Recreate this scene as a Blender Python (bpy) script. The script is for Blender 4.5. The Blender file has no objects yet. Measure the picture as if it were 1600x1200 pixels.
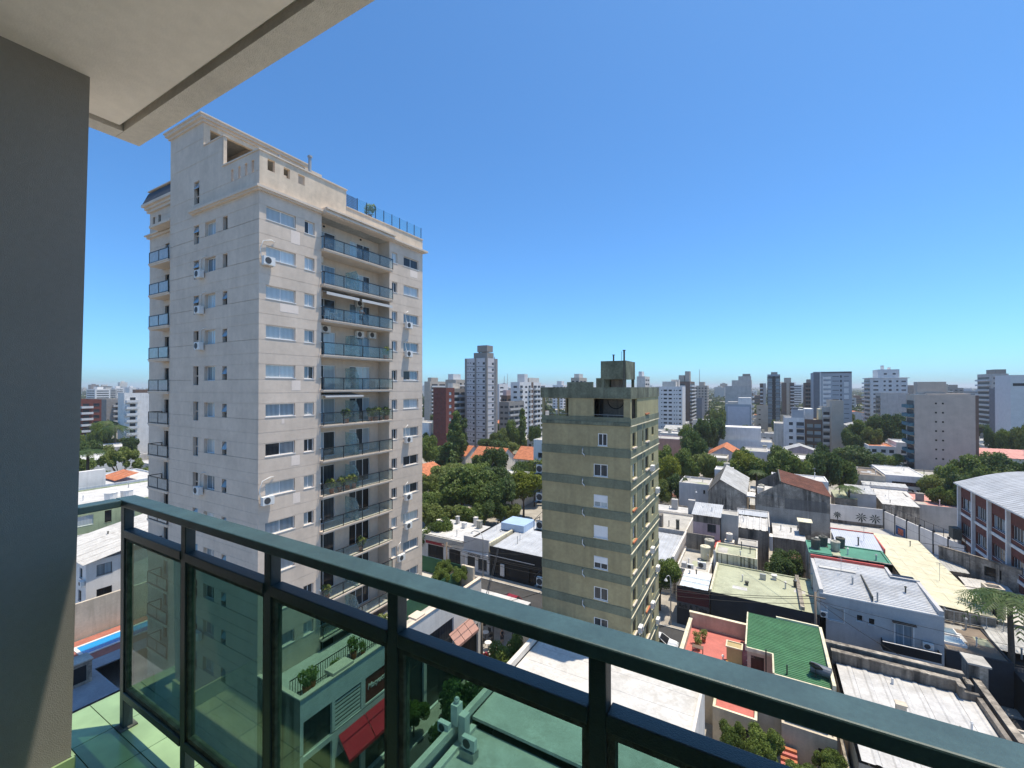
import bpy, math, random
from mathutils import Vector, Matrix
random.seed(7)
R = math.radians
S = bpy.context.scene
# ---------------------------------------------------------------- camera, sky, sun, exposure
CAMZ = 30.0
cam_d = bpy.data.cameras.new('camera'); cam = bpy.data.objects.new('camera', cam_d)
S.collection.objects.link(cam); S.camera = cam
cam_d.sensor_fit = 'HORIZONTAL'; cam_d.sensor_width = 36.0; cam_d.lens = 36.0*681.0/1600.0
cam.location = (0, 0, CAMZ); cam.rotation_euler = (R(90.40), 0, R(29.8))
cam_d.clip_start = 0.05; cam_d.clip_end = 40000
SUN = Vector((1.12, 1.0, 5.6)).normalized()
elev = math.asin(SUN.z); azim = math.atan2(SUN.x, SUN.y)
W = bpy.data.worlds.new('World'); S.world = W; W.use_nodes = True
nt = W.node_tree; bg = nt.nodes['Background']
sky = nt.nodes.new('ShaderNodeTexSky'); sky.sky_type = 'NISHITA'; sky.sun_disc = False
sky.sun_elevation = elev; sky.sun_rotation = azim; sky.altitude = 1200; sky.air_density = 0.9; sky.dust_density = 2.2; sky.ozone_density = 5.0
tn = nt.nodes.new('ShaderNodeVectorMath'); tn.operation = 'MULTIPLY'; tn.inputs[1].default_value = (0.52, 0.865, 1.05)
nt.links.new(sky.outputs[0], tn.inputs[0]); nt.links.new(tn.outputs[0], bg.inputs[0]); bg.inputs[1].default_value = 0.128
sl = bpy.data.lights.new('sun', 'SUN'); so = bpy.data.objects.new('sun', sl); S.collection.objects.link(so)
sl.energy = 3.5; sl.angle = R(0.53); sl.color = (1, 0.885, 0.71)
so.rotation_euler = SUN.to_track_quat('Z', 'Y').to_euler()
S.render.engine = 'CYCLES'
S.view_settings.view_transform = 'Standard'; S.view_settings.look = 'None'
S.view_settings.exposure = 0.74; S.view_settings.gamma = 1.0; S.view_settings.use_curve_mapping = False
S.cycles.max_bounces = 8; S.cycles.diffuse_bounces = 4; S.cycles.transparent_max_bounces = 12
S.cycles.volume_bounces = 0

# ---------------------------------------------------------------- materials
MATS = {}
def M(name, col, rough=0.85, var=0.18, scale=0.6, streak=0.0, stain=(0.06, 0.06, 0.055), metal=0.0, spec=0.3, fine=6.0, bump=0.0, rnd=0.0, patch=0.0, patchcol=(0.5, 0.48, 0.45)):
    if name in MATS: return MATS[name]
    m = bpy.data.materials.new(name); m.use_nodes = True; n = m.node_tree.nodes; l = m.node_tree.links
    b = n['Principled BSDF']; b.inputs['Roughness'].default_value = rough; b.inputs['Metallic'].default_value = metal
    b.inputs['Specular IOR Level'].default_value = spec
    geo = n.new('ShaderNodeNewGeometry')
    def noise(sc, det=5.0, mp=None, dist=0.0):
        t = n.new('ShaderNodeTexNoise'); t.inputs['Scale'].default_value = sc; t.inputs['Detail'].default_value = det
        t.inputs['Distortion'].default_value = dist
        if mp:
            q = n.new('ShaderNodeVectorMath'); q.operation = 'MULTIPLY'; q.inputs[1].default_value = mp
            l.new(geo.outputs['Position'], q.inputs[0]); l.new(q.outputs[0], t.inputs['Vector'])
        else: l.new(geo.outputs['Position'], t.inputs['Vector'])
        return t
    def ramp(src, a, c, lo, hi):
        r = n.new('ShaderNodeMapRange'); r.inputs[1].default_value = a; r.inputs[2].default_value = c
        r.inputs[3].default_value = lo; r.inputs[4].default_value = hi; l.new(src, r.inputs[0]); return r.outputs[0]
    def mul(colsock, facsock):
        x = n.new('ShaderNodeVectorMath'); x.operation = 'SCALE'; l.new(colsock, x.inputs[0]); l.new(facsock, x.inputs['Scale']); return x.outputs[0]
    rgb = n.new('ShaderNodeRGB'); rgb.outputs[0].default_value = (*col, 1); cur = rgb.outputs[0]
    if patch > 0:
        f = ramp(noise(0.45, 4.0, None, 1.2).outputs[0], 0.5, 0.56, 0.0, patch)
        mx = n.new('ShaderNodeMix'); mx.data_type = 'RGBA'; l.new(f, mx.inputs[0]); l.new(cur, mx.inputs[6]); mx.inputs[7].default_value = (*patchcol, 1); cur = mx.outputs[2]
    cur = mul(cur, ramp(noise(scale).outputs[0], 0.3, 0.7, 1-var, 1+var))
    cur = mul(cur, ramp(noise(fine, 3.0).outputs[0], 0.3, 0.7, 1-var*0.6, 1+var*0.6))
    if rnd > 0:
        oi = n.new('ShaderNodeObjectInfo'); cur = mul(cur, ramp(oi.outputs['Random'], 0, 1, 1-rnd, 1+rnd))
    if streak > 0:
        f = ramp(noise(1.0, 6.0, (1.7, 1.7, 0.16), 0.4).outputs[0], 0.42, 0.62, 0.0, streak)
        g = ramp(noise(0.35, 3.0).outputs[0], 0.35, 0.65, 0.15, 1.0)
        mm = n.new('ShaderNodeMath'); mm.operation = 'MULTIPLY'; l.new(f, mm.inputs[0]); l.new(g, mm.inputs[1])
        mx = n.new('ShaderNodeMix'); mx.data_type = 'RGBA'; l.new(mm.outputs[0], mx.inputs[0]); l.new(cur, mx.inputs[6]); mx.inputs[7].default_value = (*stain, 1); cur = mx.outputs[2]
    l.new(cur, b.inputs['Base Color'])
    if bump > 0:
        bp = n.new('ShaderNodeBump'); bp.inputs['Strength'].default_value = bump; bp.inputs['Distance'].default_value = 0.02
        l.new(noise(fine*6, 4.0).outputs[0], bp.inputs['Height']); l.new(bp.outputs[0], b.inputs['Normal'])
    MATS[name] = m; return m
def glass_pane(name, col, rough=0.04, var=0.3, spec=0.9, fold=(0.7, 1.1)):
    if name in MATS: return MATS[name]
    m = bpy.data.materials.new(name); m.use_nodes = True; n = m.node_tree.nodes; l = m.node_tree.links
    b = n['Principled BSDF']; b.inputs['Roughness'].default_value = 0.5; b.inputs['Specular IOR Level'].default_value = 0.2
    b.inputs['Coat Weight'].default_value = spec; b.inputs['Coat Roughness'].default_value = rough; b.inputs['Coat IOR'].default_value = 1.6
    oi = n.new('ShaderNodeObjectInfo'); geo = n.new('ShaderNodeNewGeometry')
    w = n.new('ShaderNodeTexWave'); w.inputs['Scale'].default_value = 1.6; w.inputs['Distortion'].default_value = 3.0; w.bands_direction = 'DIAGONAL'
    q = n.new('ShaderNodeVectorMath'); q.operation = 'MULTIPLY'; q.inputs[1].default_value = (1, 1, 0.05)
    l.new(geo.outputs['Position'], q.inputs[0]); l.new(q.outputs[0], w.inputs['Vector'])
    r = n.new('ShaderNodeMapRange'); r.inputs[3].default_value = 1-var; r.inputs[4].default_value = 1+var; l.new(oi.outputs['Random'], r.inputs[0])
    r2 = n.new('ShaderNodeMapRange'); r2.inputs[3].default_value = fold[0]; r2.inputs[4].default_value = fold[1]; l.new(w.outputs['Fac'], r2.inputs[0])
    mm = n.new('ShaderNodeMath'); mm.operation = 'MULTIPLY'; l.new(r.outputs[0], mm.inputs[0]); l.new(r2.outputs[0], mm.inputs[1])
    rgb = n.new('ShaderNodeRGB'); rgb.outputs[0].default_value = (*col, 1)
    x = n.new('ShaderNodeVectorMath'); x.operation = 'SCALE'; l.new(rgb.outputs[0], x.inputs[0]); l.new(mm.outputs[0], x.inputs['Scale']); l.new(x.outputs[0], b.inputs['Base Color'])
    MATS[name] = m; return m
def glass_clear(name, tint, haze=0.06, hazecol=(0.6, 0.65, 0.65), ior=1.5, dust=3.0, k=(0.3, 2.2)):
    if name in MATS: return MATS[name]
    m = bpy.data.materials.new(name); m.use_nodes = True; n = m.node_tree.nodes; l = m.node_tree.links
    n.remove(n['Principled BSDF']); out = n['Material Output']
    tr = n.new('ShaderNodeBsdfTransparent'); tr.inputs[0].default_value = (*tint, 1)
    df = n.new('ShaderNodeBsdfDiffuse'); df.inputs[0].default_value = (*hazecol, 1)
    gl = n.new('ShaderNodeBsdfGlossy'); gl.inputs['Roughness'].default_value = 0.01; gl.inputs[0].default_value = (0.95, 1, 0.98, 1)
    geo2 = n.new('ShaderNodeNewGeometry'); dp = n.new('ShaderNodeVectorMath'); dp.operation = 'DOT_PRODUCT'; l.new(geo2.outputs['Normal'], dp.inputs[0]); l.new(geo2.outputs['Incoming'], dp.inputs[1])
    ab = n.new('ShaderNodeMath'); ab.operation = 'ABSOLUTE'; l.new(dp.outputs['Value'], ab.inputs[0])
    om = n.new('ShaderNodeMath'); om.operation = 'SUBTRACT'; om.inputs[0].default_value = 1.0; l.new(ab.outputs[0], om.inputs[1])
    pw_ = n.new('ShaderNodeMath'); pw_.operation = 'POWER'; l.new(om.outputs[0], pw_.inputs[0]); pw_.inputs[1].default_value = 5.0
    fr = n.new('ShaderNodeMath'); fr.operation = 'MULTIPLY_ADD'; l.new(pw_.outputs[0], fr.inputs[0]); fr.inputs[1].default_value = 0.96; fr.inputs[2].default_value = 0.04
    no = n.new('ShaderNodeTexNoise'); no.inputs['Scale'].default_value = dust; no.inputs['Detail'].default_value = 8.0
    geo = n.new('ShaderNodeNewGeometry'); l.new(geo.outputs['Position'], no.inputs['Vector'])
    mr = n.new('ShaderNodeMapRange'); mr.inputs[1].default_value = 0.35; mr.inputs[2].default_value = 0.8; mr.inputs[3].default_value = haze*k[0]; mr.inputs[4].default_value = haze*k[1]
    l.new(no.outputs[0], mr.inputs[0])
    a = n.new('ShaderNodeMixShader'); l.new(mr.outputs[0], a.inputs[0]); l.new(tr.outputs[0], a.inputs[1]); l.new(df.outputs[0], a.inputs[2])
    c = n.new('ShaderNodeMixShader'); l.new(fr.outputs[0], c.inputs[0]); l.new(a.outputs[0], c.inputs[1]); l.new(gl.outputs[0], c.inputs[2])
    l.new(c.outputs[0], out.inputs[0]); MATS[name] = m; return m
def leaf_mat(name, c1, c2, sc=0.5):
    if name in MATS: return MATS[name]
    m = bpy.data.materials.new(name); m.use_nodes = True; n = m.node_tree.nodes; l = m.node_tree.links
    n.remove(n['Principled BSDF']); out = n['Material Output']
    geo = n.new('ShaderNodeNewGeometry'); no = n.new('ShaderNodeTexNoise'); no.inputs['Scale'].default_value = sc; no.inputs['Detail'].default_value = 4
    l.new(geo.outputs['Position'], no.inputs['Vector'])
    oi = n.new('ShaderNodeObjectInfo')
    ad = n.new('ShaderNodeMath'); ad.operation = 'MULTIPLY_ADD'; l.new(oi.outputs['Random'], ad.inputs[0]); ad.inputs[1].default_value = 0.35; l.new(no.outputs[0], ad.inputs[2])
    ad2 = n.new('ShaderNodeMath'); ad2.operation = 'MULTIPLY_ADD'; l.new(geo.outputs['Random Per Island'], ad2.inputs[0]); ad2.inputs[1].default_value = 0.45; l.new(ad.outputs[0], ad2.inputs[2])
    mr = n.new('ShaderNodeMapRange'); mr.inputs[1].default_value = 0.42; mr.inputs[2].default_value = 1.15; l.new(ad2.outputs[0], mr.inputs[0])
    mx = n.new('ShaderNodeMix'); mx.data_type = 'RGBA'; l.new(mr.outputs[0], mx.inputs[0]); mx.inputs[6].default_value = (*c1, 1); mx.inputs[7].default_value = (*c2, 1)
    d = n.new('ShaderNodeBsdfPrincipled'); d.inputs['Roughness'].default_value = 0.5; d.inputs['Specular IOR Level'].default_value = 0.25; l.new(mx.outputs[2], d.inputs['Base Color'])
    t = n.new('ShaderNodeBsdfTranslucent'); l.new(mx.outputs[2], t.inputs[0])
    s = n.new('ShaderNodeMixShader'); s.inputs[0].default_value = 0.38; l.new(d.outputs[0], s.inputs[1]); l.new(t.outputs[0], s.inputs[2])
    l.new(s.outputs[0], out.inputs[0]); MATS[name] = m; return m

# walls
m_tower = M('tower_stucco', (0.635, 0.535, 0.44), 0.9, 0.08, 0.5, streak=0.30, stain=(0.47, 0.395, 0.325), fine=3, bump=0.15)
m_tower_top = M('tower_parapet_stucco', (0.70, 0.57, 0.43), 0.9, 0.12, 0.6, streak=0.25, stain=(0.30, 0.25, 0.19), fine=3, bump=0.15)
m_patch = M('pale_patch', (0.80, 0.69, 0.60), 0.9, 0.05)
m_trim = M('tower_trim', (0.66, 0.56, 0.46), 0.85, 0.06, streak=0.15, stain=(0.25, 0.23, 0.2))
m_slate = M('slate', (0.05, 0.06, 0.075), 0.7, 0.3, 2.0)
m_wframe = M('window_frame_white', (0.72, 0.73, 0.73), 0.5, 0.05)
m_dframe = M('dark_metal', (0.018, 0.020, 0.022), 0.45, 0.1, spec=0.5)
m_olive = M('olive_stucco', (0.37, 0.318, 0.182), 0.92, 0.12, 0.5, streak=0.30, stain=(0.13, 0.12, 0.08), fine=4, bump=0.2)
m_oliveL = M('olive_stucco_side', (0.36, 0.33, 0.185), 0.92, 0.12, 0.5, streak=0.30, stain=(0.13, 0.12, 0.08), fine=4, bump=0.2)
m_gband = M('green_band', (0.185, 0.20, 0.14), 0.9, 0.18, 0.6, streak=0.30, stain=(0.05, 0.055, 0.045), bump=0.2)
m_gtop = M('green_mossy_concrete', (0.175, 0.19, 0.135), 0.95, 0.3, 0.8, streak=0.85, stain=(0.025, 0.027, 0.024), bump=0.3)
m_white = M('white_wall', (0.72, 0.70, 0.675), 0.85, 0.07, streak=0.25, stain=(0.35, 0.34, 0.32))
m_offw = M('offwhite_wall', (0.66, 0.615, 0.55), 0.88, 0.10, streak=0.35, stain=(0.22, 0.21, 0.19))
m_greyw = M('grey_wall', (0.47, 0.45, 0.42), 0.9, 0.10, streak=0.3, stain=(0.2, 0.2, 0.2))
m_bluew = M('blue_grey_wall', (0.50, 0.49, 0.48), 0.88, 0.08, streak=0.25, stain=(0.2, 0.22, 0.25))
m_beige = M('beige_wall', (0.55, 0.48, 0.38), 0.9, 0.10, streak=0.35, stain=(0.2, 0.17, 0.12))
m_cream = M('cream_wall', (0.70, 0.64, 0.47), 0.9, 0.10, streak=0.5, stain=(0.16, 0.15, 0.10))
m_pinkb = M('pink_beige_wall', (0.49, 0.415, 0.35), 0.9, 0.08, streak=0.15, stain=(0.3, 0.25, 0.23))
m_grime = M('weathered_concrete', (0.30, 0.265, 0.22), 0.95, 0.35, 0.7, streak=0.92, stain=(0.045, 0.04, 0.034), patch=0.75, patchcol=(0.47, 0.415, 0.34), bump=0.3)
m_grime2 = M('dark_weathered_concrete', (0.24, 0.21, 0.175), 0.95, 0.25, 0.5, streak=0.9, stain=(0.03, 0.03, 0.03), bump=0.3)
m_black = M('black_paint', (0.020, 0.022, 0.025), 0.6, 0.2)
m_navy = M('navy_dark_wall', (0.030, 0.034, 0.042), 0.7, 0.15)
m_redbrick = M('red_brown_brick', (0.165, 0.055, 0.045), 0.9, 0.15, 1.0)
m_brick = M('dark_red_brick', (0.135, 0.045, 0.035), 0.9, 0.2, 1.2)
m_terra = M('terracotta', (0.46, 0.17, 0.085), 0.9, 0.25, 1.2, fine=5)
m_rust = M('rusty_sheet', (0.175, 0.075, 0.052), 0.85, 0.3, 0.8, streak=0.5, stain=(0.08, 0.05, 0.045))
m_redfloor = M('red_terrace_paint', (0.48, 0.155, 0.13), 0.85, 0.14, 0.8, streak=0.35, stain=(0.30, 0.12, 0.10))
m_red = M('red_awning_cloth', (0.50, 0.022, 0.045), 0.8, 0.08)
m_redsheet = M('red_sheet', (0.50, 0.10, 0.085), 0.7, 0.10)
m_pink = M('pink_wall', (0.52, 0.40, 0.40), 0.9, 0.1, streak=0.3)
m_salmon = M('salmon_roof', (0.55, 0.27, 0.23), 0.8, 0.1)
m_zinc = M('white_zinc_sheet', (0.49, 0.50, 0.51), 0.5, 0.14, 0.5, metal=0.2, streak=0.4, stain=(0.36, 0.35, 0.33))
m_zincold = M('old_zinc_sheet', (0.44, 0.44, 0.43), 0.6, 0.2, 0.6, metal=0.2, streak=0.4, stain=(0.25, 0.24, 0.22))
m_whiteroof = M('white_roof_membrane', (0.54, 0.53, 0.51), 0.8, 0.14, 0.6, streak=0.55, stain=(0.36, 0.34, 0.31))
m_whitecoat = M('white_roof_coat', (0.50, 0.49, 0.475), 0.9, 0.16, 0.8, streak=0.35, stain=(0.33, 0.32, 0.30), bump=0.3)
m_concroof = M('concrete_roof', (0.42, 0.40, 0.36), 0.95, 0.2, 0.5, streak=0.3, stain=(0.2, 0.19, 0.17))
m_palegreen = M('pale_green_roof', (0.39, 0.405, 0.285), 0.9, 0.14, 0.5, streak=0.5, stain=(0.24, 0.245, 0.18))
m_greenroof = M('green_painted_roof', (0.080, 0.235, 0.165), 0.8, 0.14, 0.6, streak=0.4, stain=(0.05, 0.13, 0.10))
m_greensheet = M('green_sheet', (0.055, 0.165, 0.075), 0.6, 0.16, 0.8, spec=0.35, streak=0.3, stain=(0.08, 0.17, 0.10))
m_yellow = M('yellow_fibreglass', (0.56, 0.52, 0.36), 0.55, 0.10, 0.7, streak=0.3, stain=(0.75, 0.72, 0.62))
m_brownroof = M('brown_flat_roof', (0.20, 0.16, 0.125), 0.9, 0.15, 0.6)
m_asphalt = M('asphalt', (0.055, 0.055, 0.056), 0.95, 0.2, 0.5, bump=0.3)
m_pave = M('pavement', (0.34, 0.31, 0.27), 0.95, 0.15, 0.6, bump=0.2)
m_kerb = M('kerb_stone', (0.42, 0.41, 0.39), 0.9, 0.1)
m_yard = M('yard_concrete', (0.34, 0.32, 0.29), 0.95, 0.2, 0.5)
m_deck = M('deck_tile', (0.46, 0.44, 0.41), 0.9, 0.12, 0.8)
m_greydeck = M('grey_terrace_tile', (0.30, 0.31, 0.33), 0.85, 0.12, 0.8)
m_acw = M('air_conditioner_white', (0.70, 0.70, 0.68), 0.55, 0.06)
m_acg = M('fan_grille_dark', (0.06, 0.065, 0.07), 0.6, 0.1)
m_tank = M('fibre_cement_tank', (0.42, 0.40, 0.33), 0.9, 0.2, 1.0, streak=0.4)
m_tankd = M('dark_tank', (0.10, 0.10, 0.085), 0.9, 0.2, 1.0, streak=0.4)
m_pole = M('galvanised_pole', (0.40, 0.41, 0.41), 0.5, 0.1, metal=0.4)
m_wood = M('grey_wood', (0.22, 0.18, 0.14), 0.9, 0.2)
m_bark = M('bark', (0.10, 0.075, 0.055), 0.95, 0.3)
m_cable = M('black_cable', (0.02, 0.02, 0.02), 0.7, 0.1)
m_greennet = M('green_shade_net', (0.03, 0.10, 0.06), 0.9, 0.15)
m_pinkawn = M('faded_pink_awning', (0.40, 0.235, 0.20), 0.85, 0.12)
m_lilac = M('lilac_wall', (0.56, 0.54, 0.57), 0.9, 0.06)
g_blind = glass_pane('glass_with_blind', (0.42, 0.48, 0.50), fold=(0.94, 1.04))
g_sky = glass_pane('glass_sky', (0.19, 0.255, 0.30), fold=(0.85, 1.08))
g_dark = glass_pane('glass_dark', (0.035, 0.042, 0.048), spec=0.45)
g_black = glass_pane('glass_deep', (0.012, 0.013, 0.015), spec=0.25)
g_far = glass_pane('glass_far', (0.055, 0.06, 0.068), 0.1, spec=0.2)
g_rail = glass_clear('railing_glass', (0.78, 0.85, 0.86), 0.05)
g_frost = glass_clear('frosted_glass', (0.75, 0.88, 0.88), 0.30, (0.65, 0.76, 0.76), k=(0.9, 1.2))
g_frost2 = glass_clear('milky_glass', (0.5, 0.5, 0.5), 0.40, (0.72, 0.74, 0.75), k=(0.9, 1.2))
g_roofgl = glass_clear('roof_screen_glass', (0.84, 0.93, 0.93), 0.03)

# ---------------------------------------------------------------- helpers
COL = S.collection
class MB:
    def __init__(s): s.v = []; s.f = []
    def quad(s, *p):
        k = len(s.v); s.v += [tuple(q) for q in p]; s.f.append(tuple(range(k, k+len(p)))); return s
    def box(s, x0, y0, z0, x1, y1, z1):
        k = len(s.v)
        s.v += [(x0,y0,z0),(x1,y0,z0),(x1,y1,z0),(x0,y1,z0),(x0,y0,z1),(x1,y0,z1),(x1,y1,z1),(x0,y1,z1)]
        s.f += [(k+3,k+2,k+1,k),(k+4,k+5,k+6,k+7),(k,k+1,k+5,k+4),(k+1,k+2,k+6,k+5),(k+2,k+3,k+7,k+6),(k+3,k,k+4,k+7)]; return s
    def prism(s, poly, z0, z1):        # polygon in x,y, extruded
        k = len(s.v); n = len(poly)
        s.v += [(x, y, z0) for x, y in poly]+[(x, y, z1) for x, y in poly]
        s.f += [tuple(k+i for i in reversed(range(n))), tuple(k+n+i for i in range(n))]
        s.f += [(k+i, k+(i+1) % n, k+n+(i+1) % n, k+n+i) for i in range(n)]; return s
    def prof(s, poly, a0, a1, axis='x'):   # polygon in (other, z), extruded along an axis
        k = len(s.v); n = len(poly)
        for a in (a0, a1): s.v += [((a, p, z) if axis == 'x' else (p, a, z)) for p, z in poly]
        s.f += [tuple(k+i for i in range(n)), tuple(k+n+i for i in reversed(range(n)))]
        s.f += [(k+i, k+n+i, k+n+(i+1) % n, k+(i+1) % n) for i in range(n)]; return s
    def cyl(s, cx, cy, z0, z1, r0, r1=None, n=12):
        r1 = r0 if r1 is None else r1; k = len(s.v)
        for z, r in ((z0, r0), (z1, r1)): s.v += [(cx+r*math.cos(2*math.pi*i/n), cy+r*math.sin(2*math.pi*i/n), z) for i in range(n)]
        s.f += [(k+i, k+(i+1) % n, k+n+(i+1) % n, k+n+i) for i in range(n)]+[tuple(k+n+i for i in range(n)), tuple(k+i for i in reversed(range(n)))]; return s
    def tube(s, pts, r, n=6, r1=None):
        pts = [Vector(p) for p in pts]; k0 = len(s.v); m = len(pts)
        for i, p in enumerate(pts):
            d = (pts[min(i+1, m-1)]-pts[max(i-1, 0)]).normalized()
            a = d.orthogonal().normalized() if abs(d.z) > 0.95 else Vector((0, 0, 1)).cross(d).normalized()
            c = d.cross(a); rr = r if r1 is None else r+(r1-r)*i/(m-1)
            s.v += [tuple(p+rr*(a*math.cos(2*math.pi*j/n)+c*math.sin(2*math.pi*j/n))) for j in range(n)]
        for i in range(m-1):
            k = k0+i*n; s.f += [(k+j, k+(j+1) % n, k+n+(j+1) % n, k+n+j) for j in range(n)]
        s.f += [tuple(k0+j for j in reversed(range(n))), tuple(k0+(m-1)*n+j for j in range(n))]; return s
    def mesh(s, name, mat, smooth=False):
        me = bpy.data.meshes.new(name); me.from_pydata(s.v, [], s.f); me.materials.append(mat)
        if smooth: me.polygons.foreach_set('use_smooth', [True]*len(me.polygons))
        me.update(); return me
def obj(name, me, parent=None, loc=(0, 0, 0), rz=0.0, sc=None):
    o = bpy.data.objects.new(name, me); COL.objects.link(o); o.location = loc; o.rotation_euler = (0, 0, rz)
    if sc: o.scale = sc
    if parent: o.parent = parent
    return o
def tag(o, label, cat, group=None):
    o['label'] = label; o['category'] = cat
    if group: o['group'] = group
    return o
def thing(name, label, cat, loc=(0, 0, 0), group=None, rz=0.0):
    o = bpy.data.objects.new(name, None); COL.objects.link(o); o.empty_display_size = 0.3; o.location = loc; o.rotation_euler = (0, 0, rz)
    return tag(o, label, cat, group)
def struct(name, me, loc=(0, 0, 0)):
    o = obj(name, me, None, loc); o['kind'] = 'structure'; return o
def P(name, parent, mat, *b, smooth=False):            # a part made of boxes
    mb = MB()
    for q in b: mb.box(*q)
    return obj(name, mb.mesh(name, mat, smooth), parent)
CACHE = {}
def cached(key, fn):
    if key not in CACHE: CACHE[key] = fn()
    return CACHE[key]
def copy_tree(o, parent=None):
    c = o.copy(); COL.objects.link(c); c.parent = parent
    for ch in o.children: copy_tree(ch, c)
    return c
def text_mesh(txt, size, mat, ext=0.02, shear=0.0, sx=1.0):
    cu = bpy.data.curves.new('lettering', 'FONT'); cu.body = txt; cu.size = size; cu.extrude = ext; cu.shear = shear; cu.align_x = 'CENTER'; cu.resolution_u = 2
    t = bpy.data.objects.new('lettering', cu); COL.objects.link(t)
    dg = bpy.context.evaluated_depsgraph_get(); dg.update()
    me = bpy.data.meshes.new_from_object(t.evaluated_get(dg)); me.name = 'lettering'
    bpy.data.objects.remove(t); me.materials.clear(); me.materials.append(mat); return me
def lettering(txt, size, mat, parent, loc, face, shear=0.0, sx=1.0):
    o = obj('lettering', text_mesh(txt, size, mat, shear=shear), parent, loc)
    o.rotation_euler = (R(90), 0, {'S': 0, 'E': R(90), 'W': R(-90)}[face]); o.scale = (sx, 1, 1); return o

class Fac:
    """one facade: x = along, y = inward, z = up, in the thing's own coordinates"""
    ROT = {'S': 0.0, 'E': R(90), 'N': R(180), 'W': R(-90)}
    def __init__(s, parent, face, ox, oy, L):
        s.p = parent; s.rz = Fac.ROT[face]; s.o = (ox, oy); s.L = L; c, n = math.cos(s.rz), math.sin(s.rz); s.c, s.n = c, n
    def loc(s, a, d, z): return (s.o[0]+a*s.c-d*s.n, s.o[1]+a*s.n+d*s.c, z)
    def put(s, name, me, a=0, d=0, z=0): return obj(name, me, s.p, s.loc(a, d, z), s.rz)
    def wall(s, mat, z0, z1, holes=(), joints=(), dep=0.16, a0=0.0, a1=None, name='wall', d=0.0):
        a1 = s.L if a1 is None else a1
        mb = MB(); jh = 0.035
        zs = {z0, z1}; ss = {a0, a1}
        for h in holes: zs |= {h[2], h[3]}; ss |= {h[0], h[1]}
        js = [j for j in joints if z0+0.1 < j < z1-0.1]
        for j in js: zs |= {j-jh/2, j+jh/2}
        zs = sorted(zs); ss = sorted(ss)
        def inhole(a, z): return any(h[0] < a < h[1] and h[2] < z < h[3] for h in holes)
        for i in range(len(zs)-1):
            zc = (zs[i]+zs[i+1])/2; isj = any(abs(zc-j) < jh/2 for j in js); dd = 0.016 if isj else 0.0
            run = None
            for k in range(len(ss)-1):
                a = (ss[k]+ss[k+1])/2
                if not inhole(a, zc):
                    if run is None: run = ss[k]
                if run is not None and (inhole(a, zc) or k == len(ss)-2):
                    e = ss[k] if inhole(a, zc) else ss[k+1]
                    mb.quad((run, dd, zs[i]), (e, dd, zs[i]), (e, dd, zs[i+1]), (run, dd, zs[i+1]))
                    if isj:
                        mb.quad((run, 0, zs[i]), (e, 0, zs[i]), (e, dd, zs[i]), (run, dd, zs[i])); mb.quad((run, dd, zs[i+1]), (e, dd, zs[i+1]), (e, 0, zs[i+1]), (run, 0, zs[i+1]))
                    run = None
        for (p, q, u, w) in [h[:4] for h in holes]:
            dp = dep
            mb.quad((p, 0, u), (p, dp, u), (p, dp, w), (p, 0, w)); mb.quad((q, dp, u), (q, 0, u), (q, 0, w), (q, dp, w))
            mb.quad((p, 0, u), (q, 0, u), (q, dp, u), (p, dp, u)); mb.quad((p, dp, w), (q, dp, w), (q, 0, w), (p, 0, w))
        return s.put(name, mb.mesh(name, mat), 0, d, 0)
    def window(s, a0, a1, z0, z1, n=2, pane=g_blind, frame=m_wframe, rec=0.12, fw=0.05, name='window', sill=True, glaz=None):
        w, h = round(a1-a0, 3), round(z1-z0, 3)
        def mk():
            mb = MB(); mb.box(0, 0, 0, w, 0.05, fw).box(0, 0, h-fw, w, 0.05, h).box(0, 0, fw, fw, 0.05, h-fw).box(w-fw, 0, fw, w, 0.05, h-fw)
            for i in range(1, n): x = w*i/n; mb.box(x-fw/2, 0.002, fw, x+fw/2, 0.048, h-fw)
            if sill: mb.box(-0.04, -rec-0.03, -0.05, w+0.04, 0.0, -0.002)
            return mb.mesh('window', frame)
        o = s.put(name, cached(('win', w, h, n, frame.name, fw, sill, rec), mk), a0, rec, z0)
        for i in range(n):
            pw = w/n-fw*0.9
            pm = (glaz or {}).get(i, pane)
            me = cached(('pane', round(pw, 3), h, pm.name), lambda: MB().box(0, 0, 0, pw, 0.012, h-2*fw).mesh('pane', pm))
            obj('pane', me, o, (w*i/n+fw*0.45, 0.022+0.004*(i % 2), fw))
        return o
    def hole_pane(s, a0, a1, z0, z1, pm=g_far, rec=0.15, name='window'):
        w, h = round(a1-a0, 3), round(z1-z0, 3)
        def mk():
            mb = MB(); mb.box(0, 0, 0, w, 0.02, h)
            return mb.mesh('window', pm)
        return s.put(name, cached(('hp', w, h, pm.name), mk), a0, rec, z0)
    def box(s, name, mat, a0, a1, d0, d1, z0, z1):
        return s.put(name, MB().box(a0, d0, z0, a1, d1, z1).mesh(name, mat))

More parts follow.
